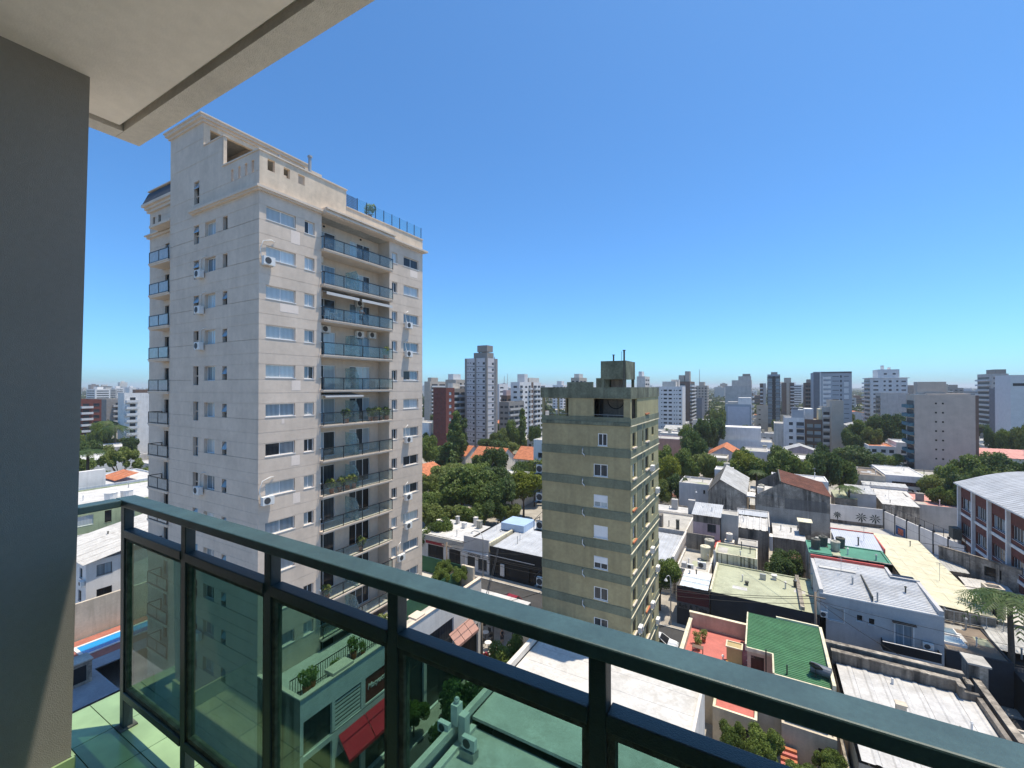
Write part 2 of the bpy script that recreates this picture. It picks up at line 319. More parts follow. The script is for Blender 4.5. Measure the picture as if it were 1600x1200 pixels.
def ac_unit(fac, a, z, d=-0.42, w=0.85, h=0.6, parent=None):
    def body():
        mb = MB(); mb.box(0, 0, 0, w, 0.32, h); mb.box(0.08, 0.02, -0.06, 0.12, 0.42, -0.003); mb.box(w-0.12, 0.02, -0.06, w-0.08, 0.42, -0.003); return mb.mesh('air_conditioner', m_acw)
    def fan():
        mb = MB(); n = 14; r = h*0.40; cx, cz = w*0.38, h*0.5
        ring = [(cx+r*math.cos(2*math.pi*i/n), cz+r*math.sin(2*math.pi*i/n)) for i in range(n)]
        mb.prof([(x, z) for x, z in ring], -0.012, 0.012, 'y'); return mb.mesh('fan_grille', m_acg)
    o = fac.put('air_conditioner', cached(('ac', w, h), body), a, d, z)
    obj('fan_grille', cached(('acf', w, h), fan), o)
    return o
def pipe(fac, pts, r=0.03, mat=None, name='pipe'):
    return fac.put(name, MB().tube(pts, r, 6).mesh(name, mat or m_wframe, True))

# ---------------------------------------------------------------- ground, roads, pavements
m_ground = M('far_ground', (0.16, 0.15, 0.115), 1.0, 0.35, 0.02, fine=0.15)
gm = MB(); N = 24
gm.quad((-9000, -3000, 0), (9000, -3000, 0), (9000, 15000, 0), (-9000, 15000, 0))
struct('ground', gm.mesh('ground', m_ground))
yard = MB(); yard.quad((-130, -20, 0.004), (90, -20, 0.004), (90, 165, 0.004), (-130, 165, 0.004)); struct('yard_ground', yard.mesh('yard_ground', m_yard))
rd = MB(); rd.quad((-140, 50.6, 0.008), (90, 50.6, 0.008), (90, 57.0, 0.008), (-140, 57.0, 0.008)); struct('cross_street', rd.mesh('cross_street', m_asphalt))
rd = MB(); rd.quad((-25.2, -20, 0.012), (-19.4, -20, 0.012), (-19.4, 50.6, 0.012), (-25.2, 50.6, 0.012)); struct('side_street', rd.mesh('side_street', m_asphalt))
rd = MB(); rd.quad((-200, 124.5, 0.012), (110, 124.5, 0.012), (110, 131, 0.012), (-200, 131, 0.012)); struct('far_street', rd.mesh('far_street', m_asphalt))
def pavement(x0, x1, y0, y1):
    o = struct('pavement', MB().box(x0, y0, -0.05, x1, y1, 0.13).mesh('pavement', m_pave))
    # kerb stones along the road side are the pale border
    return o
for a in ((-27, -25.35, -20, 50.45), (-19.25, -17.6, -20, 50.45), (-140, -27.002, 48.6, 50.45), (-17.598, 90, 48.6, 50.45), (-140, 90, 57.15, 58.4)): pavement(*a)
def kerb(x0, x1, y0, y1): return struct('kerb', MB().box(x0, y0, -0.05, x1, y1, 0.14).mesh('kerb', m_kerb))
for a in ((-25.348, -25.2, -20, 50.45), (-19.4, -19.252, -20, 50.45), (-140, -25.2, 50.452, 50.6), (-19.4, 90, 50.452, 50.6), (-140, 90, 57.0, 57.148)): kerb(*a)

# ---------------------------------------------------------------- our own building: balcony, fin wall, slab above
m_fin = M('grey_balcony_wall', (0.27, 0.26, 0.24), 0.9, 0.05, 2.0, fine=45, bump=0.22)
m_ceil = M('balcony_ceiling_paint', (0.88, 0.80, 0.70), 0.9, 0.06, 1.5, fine=20, bump=0.10)
m_edge = M('slab_edge_plaster', (0.74, 0.68, 0.60), 0.9, 0.10, 3.0, fine=40, bump=0.5)
m_gtile = M('green_floor_tile', (0.24, 0.36, 0.185), 0.22, 0.16, 3.0, spec=0.5, rnd=0.10)
m_grout = M('tile_grout', (0.15, 0.19, 0.15), 0.9, 0.1)
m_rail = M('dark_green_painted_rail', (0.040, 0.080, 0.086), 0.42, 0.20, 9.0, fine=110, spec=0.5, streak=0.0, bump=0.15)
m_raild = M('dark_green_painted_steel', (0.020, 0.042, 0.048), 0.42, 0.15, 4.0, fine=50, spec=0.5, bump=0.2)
m_putty = M('old_window_putty', (0.10, 0.115, 0.095), 0.9, 0.35, 20, fine=60, bump=0.6)
g_tint = glass_clear('green_tinted_glass', (0.40, 0.57, 0.51), 0.007, (0.35, 0.42, 0.38), 1.5, 9.0)
FZ = 28.31
home = thing('apartment_building', 'our own apartment block with its grey fin wall, overhanging slab and green tiled balcony', 'building', (0, 0, 0))
P('wall', home, m_offw, (-2.55, -14, 0, 9, -1.45, 34))
fn = MB(); fn.prof([(-1.45, FZ+0.001), (0.697, FZ+0.001), (0.745, 31.398), (-1.45, 31.398)], -2.80, -2.60, 'x'); obj('fin_wall', fn.mesh('fin_wall', m_fin), home)
P('skirting', home, m_gtile, (-2.597, -1.45, FZ+0.012, -2.585, 0.706, FZ+0.09), (-2.80, 0.700, FZ+0.012, -2.597, 0.712, FZ+0.09))
cl = P('ceiling_slab', home, m_ceil, (-2.94, -1.448, 31.385, 9, 0.96, 31.60))
P('slab_edge', cl, m_edge, (-3.07, 0.985, 31.37, 9, 1.09, 31.62), (-3.07, -1.448, 31.37, -2.965, 0.983, 31.62), (-2.965, 0.96, 31.415, 9, 0.985, 31.60), (-2.965, -1.448, 31.415, -2.94, 0.96, 31.60))
fl = P('floor_slab', home, m_grout, (-3.085, -1.447, FZ-0.20, 6, 1.05, FZ))
tm = MB(); tm.box(0.002, 0.002, 0, 0.298, 0.148, 0.008); tm = tm.mesh('tile', m_gtile)
for i in range(20):
    for j in range(17):
        obj('tile', tm, fl, (-3.085+0.3*i-(0.15 if False else 0), 1.05-0.15*(j+1), FZ+0.0005))
for k in range(1, 9):
    z = FZ-3.06*k
    P('balcony_slab', home, m_edge, (-3.07, -1.447, z-0.2, 6, 1.05, z))
hf = Fac(home, 'N', 9, -1.45, 11.5)
P('balcony_door', home, m_dframe, (-1.6, -1.447, FZ, -1.54, -1.40, FZ+2.2), (0.8, -1.447, FZ, 0.86, -1.40, FZ+2.2), (-1.54, -1.447, FZ+2.14, 0.8, -1.40, FZ+2.2))
P('door_pane', home, g_dark, (-1.54, -1.447, FZ+0.02, 0.8, -1.43, FZ+2.138))

# railing ----------------------------------------------------------------------
rl = thing('balcony_railing', 'dark green balcony railing with tinted glass panels framing the foreground', 'railing', (-2.74, 0.94, FZ))
ox, oy, oz = -2.74, 0.94, FZ
def RP(name, mat, *bs, parent=rl, bev=0.0):
    mb = MB()
    for (x0, y0, z0, x1, y1, z1) in bs: mb.box(x0-ox, y0-oy, z0-oz, x1-ox, y1-oy, z1-oz)
    o = obj(name, mb.mesh(name, mat), parent)
    if bev:
        bm_ = o.modifiers.new('bevel', 'BEVEL'); bm_.width = bev; bm_.segments = 2
    return o
TZ = 29.45
RP('top_rail', m_rail, (-2.78, 0.90, TZ-0.034, 3.2, 0.98, TZ), bev=0.004)
RP('top_rail', m_rail, (-2.78, -1.40, TZ-0.0335, -2.70, 0.8985, TZ-0.0005), bev=0.004)
posts = [-2.74+0.607*i for i in range(10)]
for i, x in enumerate(posts):
    RP('post', m_raild, (x-0.02, 0.915, FZ+0.009, x+0.02, 0.955, TZ-0.035), bev=0.003)
    RP('foot', m_putty, (x-0.035, 0.90, FZ+0.0085, x+0.035, 0.97, FZ+0.016))
for y in (-0.2, -0.8): RP('post', m_raild, (-2.76, y-0.02, FZ+0.009, -2.72, y+0.02, TZ-0.035), bev=0.003)
for i in range(9):
    a, b = posts[i]+0.021, posts[i+1]-0.021
    RP('mid_rail', m_raild, (a, 0.912, 29.262, b, 0.958, 29.30), bev=0.003)
    RP('bottom_rail', m_raild, (a, 0.912, 28.47, b, 0.958, 28.505), bev=0.003)
    g = RP('glass_pane', g_tint, (a+0.012, 0.9325, 28.517, b-0.012, 0.9375, 29.25))
    RP('glazing_bead', m_putty, (a, 0.922, 28.506, a+0.016, 0.948, 29.261), (b-0.016, 0.922, 28.506, b, 0.948, 29.261), (a+0.016, 0.922, 28.506, b-0.016, 0.948, 28.524), (a+0.016, 0.922, 29.243, b-0.016, 0.948, 29.261), parent=g)
# ---------------------------------------------------------------- the tall beige tower
T = thing('apartment_tower', 'tall beige apartment tower with stacked glass balconies beside the tree lined side street', 'building', (-31.5, 18.2, 0))
FH = 2.91
def zf(k): return 41.4-FH*k
E_ = Fac(T, 'E', 0, 0, 17.5); S_ = Fac(T, 'S', -13.5, 0, 13.5); S2 = Fac(T, 'S', -20.1, 1.0, 6.6)
KS = range(0, 13)
jo = [z for k in range(-1, 14) for z in (zf(k)+1.93, zf(k)+0.80, zf(k)-0.20)]
PA = [g_blind, g_blind, g_sky, g_sky, g_dark]
rng = random.Random(3)
for (a0, a1, wins) in ((0.0, 5.15, ((0.52, 2.86, 0.95, 1.90, 2), (3.62, 4.50, 0.90, 1.90, 2))), (12.72, 17.5, ((13.05, 13.78, 0.90, 1.90, 2), (14.66, 16.86, 0.95, 1.90, 2)))):
    holes = [(p, q, zf(k)+u, zf(k)+w) for k in KS for (p, q, u, w, n) in wins]
    E_.wall(m_tower, 0, 44.5, holes, jo, 0.2, a0, a1)
    for k in KS:
        for (p, q, u, w, n) in wins:
            gl = {i: rng.choice(PA if q-p > 1 else [g_sky, g_dark, g_dark, g_blind]) for i in range(n)}
            if rng.random() < 0.6: gl[1] = gl[0]
            E_.window(p, q, zf(k)+u, zf(k)+w, n, glaz=gl, rec=0.15)
# balcony bay
bay = Fac(T, 'E', -1.5, 5.15, 7.57)
bh = [(p, q, zf(k)+0.02, zf(k)+2.15) for k in KS for (p, q) in ((0.25, 2.55), (4.1, 6.5))]
bay.wall(m_tower, 0, 44.5, bh, [], 0.1)
for k in KS:
    for (p, q, n) in ((0.25, 2.55, 2), (4.1, 6.5, 3)):
        cand = [g_sky, g_dark, g_blind, g_dark] if k < 8 else [g_dark, g_black, g_black, g_dark]
        gl = {i: rng.choice(cand) for i in range(n)}
        bay.window(p, q, zf(k)+0.02, zf(k)+2.15, n, glaz=gl, rec=0.06, sill=False, name='balcony_door', fw=0.06)
P('bay_side_wall', T, m_tower, (-1.5, 5.0, 0, -0.01, 5.148, 44.5), (-1.5, 12.722, 0, -0.01, 12.87, 44.5))
def slab_me():
    mb = MB(); mb.box(-1.49, 5.08, -0.20, 0.40, 12.80, -0.01); mb.box(-1.49, 5.04, -0.085, 0.46, 12.84, 0.0); return mb.mesh('balcony_slab', m_trim)
def rail_me():
    mb = MB(); mb.box(0.36, 5.08, 0.98, 0.42, 12.80, 1.04); mb.box(0.375, 5.08, 0.06, 0.405, 12.80, 0.09)
    for y in (5.08, 12.75): mb.box(-0.02, y, 0.98, 0.36, y+0.05, 1.04)
    for y in (5.09, 7.05, 9.1, 11.1, 12.75): mb.box(0.365, y, 0.0, 0.415, y+0.05, 0.98)
    return mb.mesh('balcony_rail', m_dframe)
slab = slab_me(); rail = rail_me()
pan = [MB().box(0.385, y0+0.055, 0.10, 0.395, y1-0.005, 0.975).mesh('glass_panel', g_rail) for y0, y1 in ((5.09, 7.05), (7.05, 9.1), (9.1, 11.1), (11.1, 12.75))]
scr = MB(); scr.prof([(-1.48, 0.02), (0.30, 0.02), (0.30, 1.25), (-0.10, 1.95), (-1.48, 1.95)], 8.78, 8.80, 'y'); scr = scr.mesh('privacy_screen', g_frost)
for k in KS:
    b = obj('balcony', slab, T, (0, 0, zf(k)))
    r = obj('balcony_rail', rail, b)
    for pmh in pan: obj('glass_panel', pmh, b)
    if k not in (0, 2, 9): obj('privacy_screen', scr, b)
# awnings under the third balcony
for (y0, y1) in ((5.25, 8.6), (8.9, 12.6)):
    a = MB(); a.prof([(-1.4, zf(1)-0.22), (0.55, zf(1)-0.62), (0.55, zf(1)-0.86), (0.53, zf(1)-0.86), (0.53, zf(1)-0.64), (-1.4, zf(1)-0.25)], y0, y1, 'y')
    obj('awning', a.mesh('awning', M('awning_grey_cloth', (0.55, 0.55, 0.54), 0.9, 0.05)), T)
a = MB(); a.prof([(-1.4, zf(4)-0.22), (0.45, zf(4)-0.50), (0.45, zf(4)-0.62), (0.43, zf(4)-0.62), (0.43, zf(4)-0.52), (-1.4, zf(4)-0.25)], 5.25, 9.2, 'y')
obj('awning', a.mesh('awning', MATS['awning_grey_cloth']), T)
# south facade
sh = []; wl = []
for k in KS:
    for (p, q, u, w, n, pm) in ((4.15, 4.98, 0.40, 1.95, 1, g_dark), (5.90, 7.55, 0.75, 1.90, 2, g_blind), (8.62, 9.28, 0.80, 1.85, 1, g_dark)):
        sh.append((p, q, zf(k)+u, zf(k)+w)); wl.append((p, q, zf(k)+u, zf(k)+w, n, pm, k))
sh.append((4.15, 4.98, 45.1, 47.0)); wl.append((4.15, 4.98, 45.1, 47.0, 1, g_dark, -1))
S_.wall(m_tower, 0, 44.5, [h for h in sh if h[2] < 44], jo, 0.32)
S_.wall(m_tower, 44.5, 47.2, [(4.15, 4.98, 45.1, 47.0)]+[(x, x+0.32, 45.75, 46.65) for x in (9.75, 10.72, 11.62, 12.50)], [44.33+1.4], 0.25)
S_.wall(m_tower, 47.2, 49.6, [], [48.5], 0.25, 0.1, 8.5); S_.wall(m_tower, 49.6, 51.6, [], [50.3], 0.25, 0.1, 5.6)
for (p, q, u, w, n, pm, k) in wl:
    g2 = rng.choice([g_dark, g_dark, g_sky]) if pm is g_dark else rng.choice([g_blind, g_sky, g_dark, g_blind])
    o = S_.window(p, q, u, w, n, g2, m_wframe if n == 2 else m_dframe, rec=0.26, sill=False, fw=0.045)
    if n == 1 and (q-p) > 0.7:
        S_.box('transom', m_tower, p, q, 0.20, 0.25, u+0.72, u+0.80)
    if n == 1 and rng.random() < 0.5:                       # tilted sash standing open
        sa = MB(); hh = 0.62; sa.box(0.03, 0, -hh, (q-p)-0.03, 0.03, 0); sm = cached(('sash', round(q-p, 2)), lambda: sa.mesh('open_sash', g_sky))
        so_ = S_.put('open_sash', sm, p, 0.2, w-0.04); so_.rotation_euler = (R(-24), 0, 0)
for k in (1, 2, 3, 7): ac_unit(S_, 5.15, zf(k)+0.35); pipe(S_, [(5.45, -0.05, zf(k)+0.95), (5.45, -0.06, zf(k)+1.9), (5.75, -0.06, zf(k)+2.05), (6.2, -0.03, zf(k)+2.1)], 0.025, m_acw)
for k in (11,): ac_unit(S_, 5.15, zf(k)+0.35)
# left (recessed) section with its small balconies
h2 = [(p, q, zf(k)+u, zf(k)+w) for k in KS for (p, q, u, w) in ((3.2, 4.0, 0.3, 2.0), (4.9, 6.0, 0.02, 2.05))]
S2.wall(m_tower, 0, 47.2, h2+[(0.6, 1.05, 45.3, 46.4), (1.75, 2.25, 45.3, 46.4)], jo, 0.2)
for (p, q) in ((0.6, 1.05), (1.75, 2.25)): S2.window(p, q, 45.3, 46.4, 1, g_black, m_dframe, sill=False)
sb = MB(); sb.box(-17.25, -0.12, -0.22, -13.52, 0.985, 0.0); sb.box(-17.3, -0.17, -0.08, -13.52, -0.122, 0.03); sb = sb.mesh('balcony_slab', m_trim)
sr = MB()
for (x0, y0, x1, y1) in ((-17.25, -0.12, -17.19, -0.06), (-15.4, -0.12, -15.34, -0.06), (-13.60, -0.12, -13.54, -0.06), (-17.25, 0.9, -17.19, 0.96)): sr.box(x0, y0, 0.03, x1, y1, 1.0)
sr.box(-17.25, -0.12, 1.0, -13.54, -0.06, 1.06).box(-17.25, -0.06, 1.0, -17.19, 0.96, 1.06).box(-17.25, -0.12, 0.06, -13.54, -0.06, 0.12); sr = sr.mesh('balcony_rail', m_dframe)
sg = [MB().box(x0, -0.095, 0.13, x1, -0.085, 0.99).mesh('glass_panel', g_frost2) for x0, x1 in ((-17.18, -15.41), (-15.33, -13.61))]
for k in KS:
    for (p, q, u, w) in ((3.2, 4.0, 0.3, 2.0), (4.9, 6.0, 0.02, 2.05)): S2.window(p, q, zf(k)+u, zf(k)+w, 1, rng.choice([g_dark, g_black, g_sky]), m_dframe, sill=False, rec=0.14)
    b = obj('balcony', sb, T, (0, 0, zf(k)-0.15)); obj('balcony_rail', sr, b)
    for q in sg: obj('glass_panel', q, b)
    if k in (0, 4, 9, 11, 12): ac_unit(S2, 5.9, zf(k)-0.95, d=-0.36, w=0.65, h=0.5)
# far sides and roofs
P('wall', T, m_tower, (-20.1, 17.35, 0, -0.01, 17.5, 44.5), (-20.1, 1.01, 0, -19.95, 17.34, 47.2))
P('roof', T, m_concroof, (-13.5, 0.26, 44.2, -0.26, 17.34, 44.52))
P('roof', T, m_concroof, (-19.9, 1.1, 46.9, -13.52, 17.3, 47.15))
P('parapet', T, m_tower_top, (-0.25, 7.62, 44.5, 0.0, 17.5, 45.75), (-9, 17.3, 44.52, -0.25, 17.5, 45.75))
P('parapet_cap', T, m_trim, (-0.32, 7.62, 45.752, 0.06, 17.56, 45.83))
ph = [(0.60, 1.15, 46.0, 46.85), (1.85, 2.35, 46.0, 46.75), (3.05, 3.60, 46.0, 46.75)]
Fac(T, 'E', 0, 0, 7.6).wall(m_tower_top, 44.5, 47.2, ph, [], 0.25); Fac(T, 'E', -0.25, 0, 7.6).wall(m_tower_top, 44.5, 47.2, ph, [], 0.02)
Fac(T, 'S', -4.9, 0.25, 4.65).wall(m_tower_top, 44.5, 47.2, [(x-8.6, x-8.28, 45.75, 46.65) for x in (9.75, 10.72, 11.62, 12.50)], [], 0.02)
P('parapet_cap', T, m_trim, (-5.0, -0.08, 47.202, 0.08, 0.33, 47.30), (-0.33, 0.332, 47.202, 0.08, 7.66, 47.30), (-0.25, 7.40, 44.53, -0.002, 7.598, 47.2))
P('stair_parapet', T, m_tower_top, (-7.9, 0.01, 47.2, -4.99, 0.26, 49.58), (-4.998, 0.01, 47.302, -4.86, 0.26, 49.58))
P('parapet_cap', T, m_trim, (-7.9, -0.06, 49.60, -4.80, 0.32, 49.68))
# stair house
Fac(T, 'E', -7.88, 0, 9.0).wall(m_tower_top, 44.5, 51.6, [(0.5, 4.0, 48.0, 51.2), (4.4, 8.4, 47.0, 51.2)], [], 0.3)
P('wall', T, m_tower, (-13.5, 0.01, 47.2, -13.35, 9, 51.6), (-13.34, 8.85, 44.5, -8.2, 9, 51.6), (-13.3, 4.0, 44.5, -8.2, 4.15, 51.58))
P('roof', T, m_concroof, (-13.3, 0.1, 51.602, -8, 8.9, 51.72))
P('cornice', T, m_trim, (-13.62, -0.14, 51.60, -7.74, 0.0, 51.82), (-7.88, 0.002, 51.60, -7.74, 9.14, 51.82), (-13.8, -0.32, 51.822, -7.56, 9.3, 52.05), (-13.9, -0.42, 52.052, -7.46, 9.4, 52.16))
# main cornice
P('cornice', T, m_trim, (-9.7, -0.34, 44.40, 0.34, -0.002, 44.58), (0.002, 0.0, 44.40, 0.34, 5.1, 44.58), (-9.6, -0.22, 44.28, 0.22, -0.004, 44.398), (0.004, -0.002, 44.28, 0.22, 5.1, 44.398))
P('cornice', T, m_trim, (0.003, 5.102, 44.30, 0.72, 12.78, 44.42), (0.003, 5.102, 44.422, 0.60, 12.80, 44.60), (0.003, 5.102, 44.602, 0.78, 12.84, 44.74), (-1.49, 5.15, 44.24, 0.55, 12.7, 44.298))
P('cornice', T, m_trim, (0.003, 12.85, 44.40, 0.42, 17.92, 44.58), (-6, 17.502, 44.40, 0.0, 17.92, 44.58), (0.003, 12.82, 44.30, 0.26, 17.7, 44.398))
P('cornice', T, m_trim, (-20.3, 0.80, 44.35, -13.52, 0.998, 44.55), (-20.45, 0.65, 44.552, -17.5, 0.998, 44.66), (-17.5, -0.05, 44.62, -13.52, 0.998, 44.85))
P('cornice', T, m_trim, (-20.3, 0.80, 46.85, -13.52, 0.998, 47.1), (-20.4, 0.65, 47.102, -13.52, 0.998, 47.35), (-20.55, 0.45, 47.352, -13.52, 0.998, 47.6))
ms = MB(); ms.prof([(0.5, 47.602), (1.0, 48.85), (1.1, 48.95), (6, 48.95), (6, 47.602)], -20.5, -13.52, 'x'); obj('mansard_roof', ms.mesh('mansard_roof', m_slate), T)
P('roof_trim', T, m_trim, (-20.4, 0.90, 48.952, -13.52, 1.25, 49.05))
# roof glass screen
for i in range(9): P('screen_post', T, m_dframe, (-0.16, 8.9+1.06*i, 45.832, -0.11, 8.95+1.06*i, 47.05))
for i in range(8): P('screen_pane', T, g_roofgl, (-0.14, 8.97+1.06*i, 45.87, -0.13, 9.94+1.06*i, 47.03))
tr_ = MB()
for i in range(9): tr_.box(-0.15, 7.7+0.135*i, 45.86, -0.12, 7.73+0.135*i, 47.0); 
for i in range(8): tr_.box(-0.149, 7.7, 45.9+0.14*i, -0.121, 8.85, 45.93+0.14*i)
obj('trellis', tr_.mesh('trellis', m_dframe), T)
P('roof_hut', T, m_tower_top, (-3.2, 4.6, 44.53, -1.4, 6.2, 48.3), (-5.6, 3.6, 44.53, -3.6, 4.4, 48.0))
P('vent_pipe', T, m_pole, (-2.6, 3.0, 44.53, -2.48, 3.12, 48.9)); P('vent_pipe', T, m_pole, (-0.55, 4.3, 44.53, -0.38, 4.47, 48.75), (-0.60, 4.25, 48.752, -0.33, 4.52, 48.9))
# fittings on the east front
for (a, k) in ((0.12, 1), (0.12, 7), (14.7, 2), (14.7, 3), (14.7, 6), (14.7, 8), (14.7, 9), (13.7, 10)):
    ac_unit(E_, a, zf(k)+0.42)
    pipe(E_, [(a+0.05, -0.1, zf(k)+0.7), (a-0.1, -0.12, zf(k)+1.5), (a+0.1, -0.14, zf(k)+2.15), (a+0.7, -0.14, zf(k)+2.35), (a+1.0, -0.05, zf(k)+2.3)] if a < 5 else [(a+0.3, -0.1, zf(k)+0.9), (a+0.1, -0.1, zf(k)+1.9), (a+0.5, -0.12, zf(k)+2.2)], 0.035, m_acw)
for (a, k, w, h) in ((2.45, 0, 0.75, 1.0), (1.6, 2, 1.5, 0.6), (2.55, 4, 0.75, 0.75), (2.55, 6, 0.7, 0.75), (1.75, 5, 0.22, 0.35), (2.7, 7, 0.6, 0.8), (15.6, 0, 1.1, 0.7)):
    E_.box('repair_patch', m_patch, a, a+w, -0.008, -0.001, zf(k)+0.75-h-(0.02 if k else -0.0), zf(k)+0.75)
for (a, k) in ((0.15, 1), (0.15, 3), (0.9, 3), (0.15, 5), (6.1, 3), (0.1, 2)): ac_unit(bay, a, zf(k)+2.2 if k != 3 else zf(k)+2.05, d=-0.4)
for k in (2, 3): ac_unit(bay, 4.6, zf(k)+1.95, d=-0.4)
for a in (0.9, 4.9): bay.put('wall_lamp', MB().cyl(0, -0.06, -0.06, 0.06, 0.09, 0.09, 8).mesh('wall_lamp', m_dframe), a+0.4, 0, zf(0)+2.55)
for k in range(1, 12): E_.box('drain_hood', m_acw, 5.02, 5.12, -0.12, -0.001, zf(k)+1.0, zf(k)+1.08)

# podium with shops below the tower
pod = thing('shop_podium', 'long pale two storey shop podium at the foot of the beige tower', 'building', (-31.5, 18.2, 0))
pe = Fac(pod, 'E', 4.9, 0, 21.5)
ph_ = [(0.25, 2.5, 5.3, 7.6), (2.75, 5.1, 5.4, 7.5), (5.5, 7.8, 5.5, 7.5), (8.3, 12.2, 0.3, 7.2), (12.6, 16.6, 0.3, 7.2), (0.25, 2.5, 0.3, 4.9), (2.75, 5.1, 0.3, 3.4), (5.5, 7.8, 0.3, 3.4), (17.0, 20.9, 0.3, 4.6)]
pe.wall(m_white, 0.13, 9.2, ph_, [7.9], 0.25)
for q in (0, 3, 4): pe.window(ph_[q][0], ph_[q][1], ph_[q][2], ph_[q][3], 2 if q == 0 else 2, g_dark, m_dframe, rec=0.2, sill=False)
for q in (5, 6, 7, 8): pe.window(ph_[q][0], ph_[q][1], ph_[q][2], ph_[q][3], 3, g_black, m_dframe, rec=0.2, sill=False, name='shop_window')
for i in range(7): pe.box('louvre_slat', m_white, 2.8, 5.05, 0.04, 0.10, 5.46+0.29*i, 5.61+0.29*i)
pe.box('louvre_backing', m_black, 2.76, 5.09, 0.15, 0.2, 5.41, 7.49)
sp_ = pe.box('sign_panel', M('dark_red_sign', (0.17, 0.035, 0.03), 0.6, 0.2, 1.0), 5.52, 7.78, 0.06, 0.14, 5.52, 7.48)
m_signw = M('sign_white', (0.75, 0.74, 0.70), 0.7, 0.05)
lettering('Macyuca', 0.62, m_signw, pod, (4.86, 6.65, 6.45), 'E', 0.25, 0.85)
Fac(pod, 'S', 0.0, 0, 4.9).wall(m_grime2, 0.13, 9.2); Fac(pod, 'N', 4.9, 21.5, 15).wall(m_white, 0.13, 9.2)
P('terrace_deck', pod, m_deck, (0.01, 0.2, 8.25, 4.7, 21.4, 8.4), (-12, 17.52, 8.25, 0.0, 21.4, 8.4))
P('parapet', pod, m_white, (4.65, 0.2, 8.4, 4.89, 21.4, 9.19), (0.0, 0.01, 8.4, 4.64, 0.2, 9.19))
P('parapet_cap', pod, m_trim, (4.60, -0.04, 9.202, 4.97, 21.5, 9.29), (0, -0.04, 9.202, 4.598, 0.24, 9.29))
P('concrete_beam', pod, m_trim, (3.9, 2.6, 9.292, 4.88, 4.4, 9.5)); P('concrete_beam', pod, m_trim, (3.9, 11.2, 9.292, 4.88, 12.4, 9.45))
fm = MB()
for i in range(56): fm.box(3.30, 0.3+0.2*i, 8.4, 3.33, 0.33+0.2*i, 9.75)
fm.box(3.29, 0.3, 9.75, 3.34, 11.4, 9.8).box(3.29, 0.3, 8.6, 3.34, 11.4, 8.64); obj('fence_bars', fm.mesh('fence_bars', m_dframe), pod)
P('screen_net', pod, m_greennet, (2.9, 12.0, 8.42, 2.95, 21.2, 10.2), (-11.5, 21.15, 8.42, 2.8, 21.2, 10.2))
P('gable_parapet', pod, m_beige, (3.0, 20.4, 8.42, 4.6, 20.7, 10.6), (1.5, 20.4, 8.42, 2.95, 20.7, 9.8))
def awning(name, label, x, y0, y1, ztop, zlow, out, mat, n=2):
    t = thing(name, label, 'awning', (x, (y0+y1)/2, 0))
    w = (y1-y0)/n
    for i in range(n):
        a, b = -(y1-y0)/2+w*i+0.03, -(y1-y0)/2+w*(i+1)-0.03
        m = MB(); m.prof([(0, ztop), (out, zlow), (out, zlow-0.25), (out-0.02, zlow-0.25), (out-0.02, zlow-0.02), (0, ztop-0.03)], a, b, 'y'); obj('cloth', m.mesh('cloth', mat), t)
    m = MB()
    for i in range(n+1):
        y = -(y1-y0)/2+w*i; m.tube([(0, y, ztop-0.45), (out, y, zlow-0.04)], 0.018, 4)
    obj('arms', m.mesh('arms', m_dframe), t); return t
awning('red_awning', 'bright red shop awning below the dark red sign', -26.59, 21.2, 26.1, 4.85, 3.55, 1.15, m_red, 2)
awning('faded_awning', 'faded pink awning over the café tables at the podium end', -26.59, 34.0, 37.7, 5.85, 4.95, 1.05, m_pinkawn, 3)

# ---------------------------------------------------------------- the olive green building
Gt = thing('olive_building', 'narrow olive building with green bands and a mossy rooftop tank block', 'building', (-9.67, 37.1, 0))
gs = Fac(Gt, 'S', -8.3, 0, 8.3); ge = Fac(Gt, 'E', 0, 0, 11.5); gn = Fac(Gt, 'N', 0, 11.5, 8.3); gw = Fac(Gt, 'W', -8.3, 11.5, 11.5)
GF = 2.70
gz = [26.65-GF*i for i in range(10)]
gh = []
for i in range(9):
    w = (5.45, 6.28) if i == 0 else (5.05, 6.32); gh.append((w[0], w[1], gz[i]-1.80, gz[i]-0.72))
gs.wall(m_olive, 0, 26.65, gh, [], 0.12)
for i, h in enumerate(gh):
    gl = g_blind if i in (2, 3) else g_dark
    m_shut = M('roller_shutter_white', (0.72, 0.73, 0.74), 0.6, 0.05)
    if i == 3: gl = m_shut
    w = gs.window(h[0], h[1], h[2], h[3], 2, gl, m_wframe, rec=0.03, fw=0.07)
    if i in (2, 4): gs.box('shutter', MATS['roller_shutter_white'], h[0]+0.05, h[1]-0.05, 0.0, 0.028, h[2]+(0.45 if i == 2 else 0.5), h[3]-0.05)
for z in gz: gs.box('band', m_gband, -0.03, 8.33, -0.05, -0.002, z-0.02, z+0.72)
for i, z in enumerate(gz[1:8]): pipe(gs, [(4.05, -0.07, z+0.60), (4.05, -0.13, z+0.45), (4.05, -0.13, z+0.15), (4.25, -0.14, z-0.02), (4.25, -0.14, z-0.12)], 0.05, m_acw)
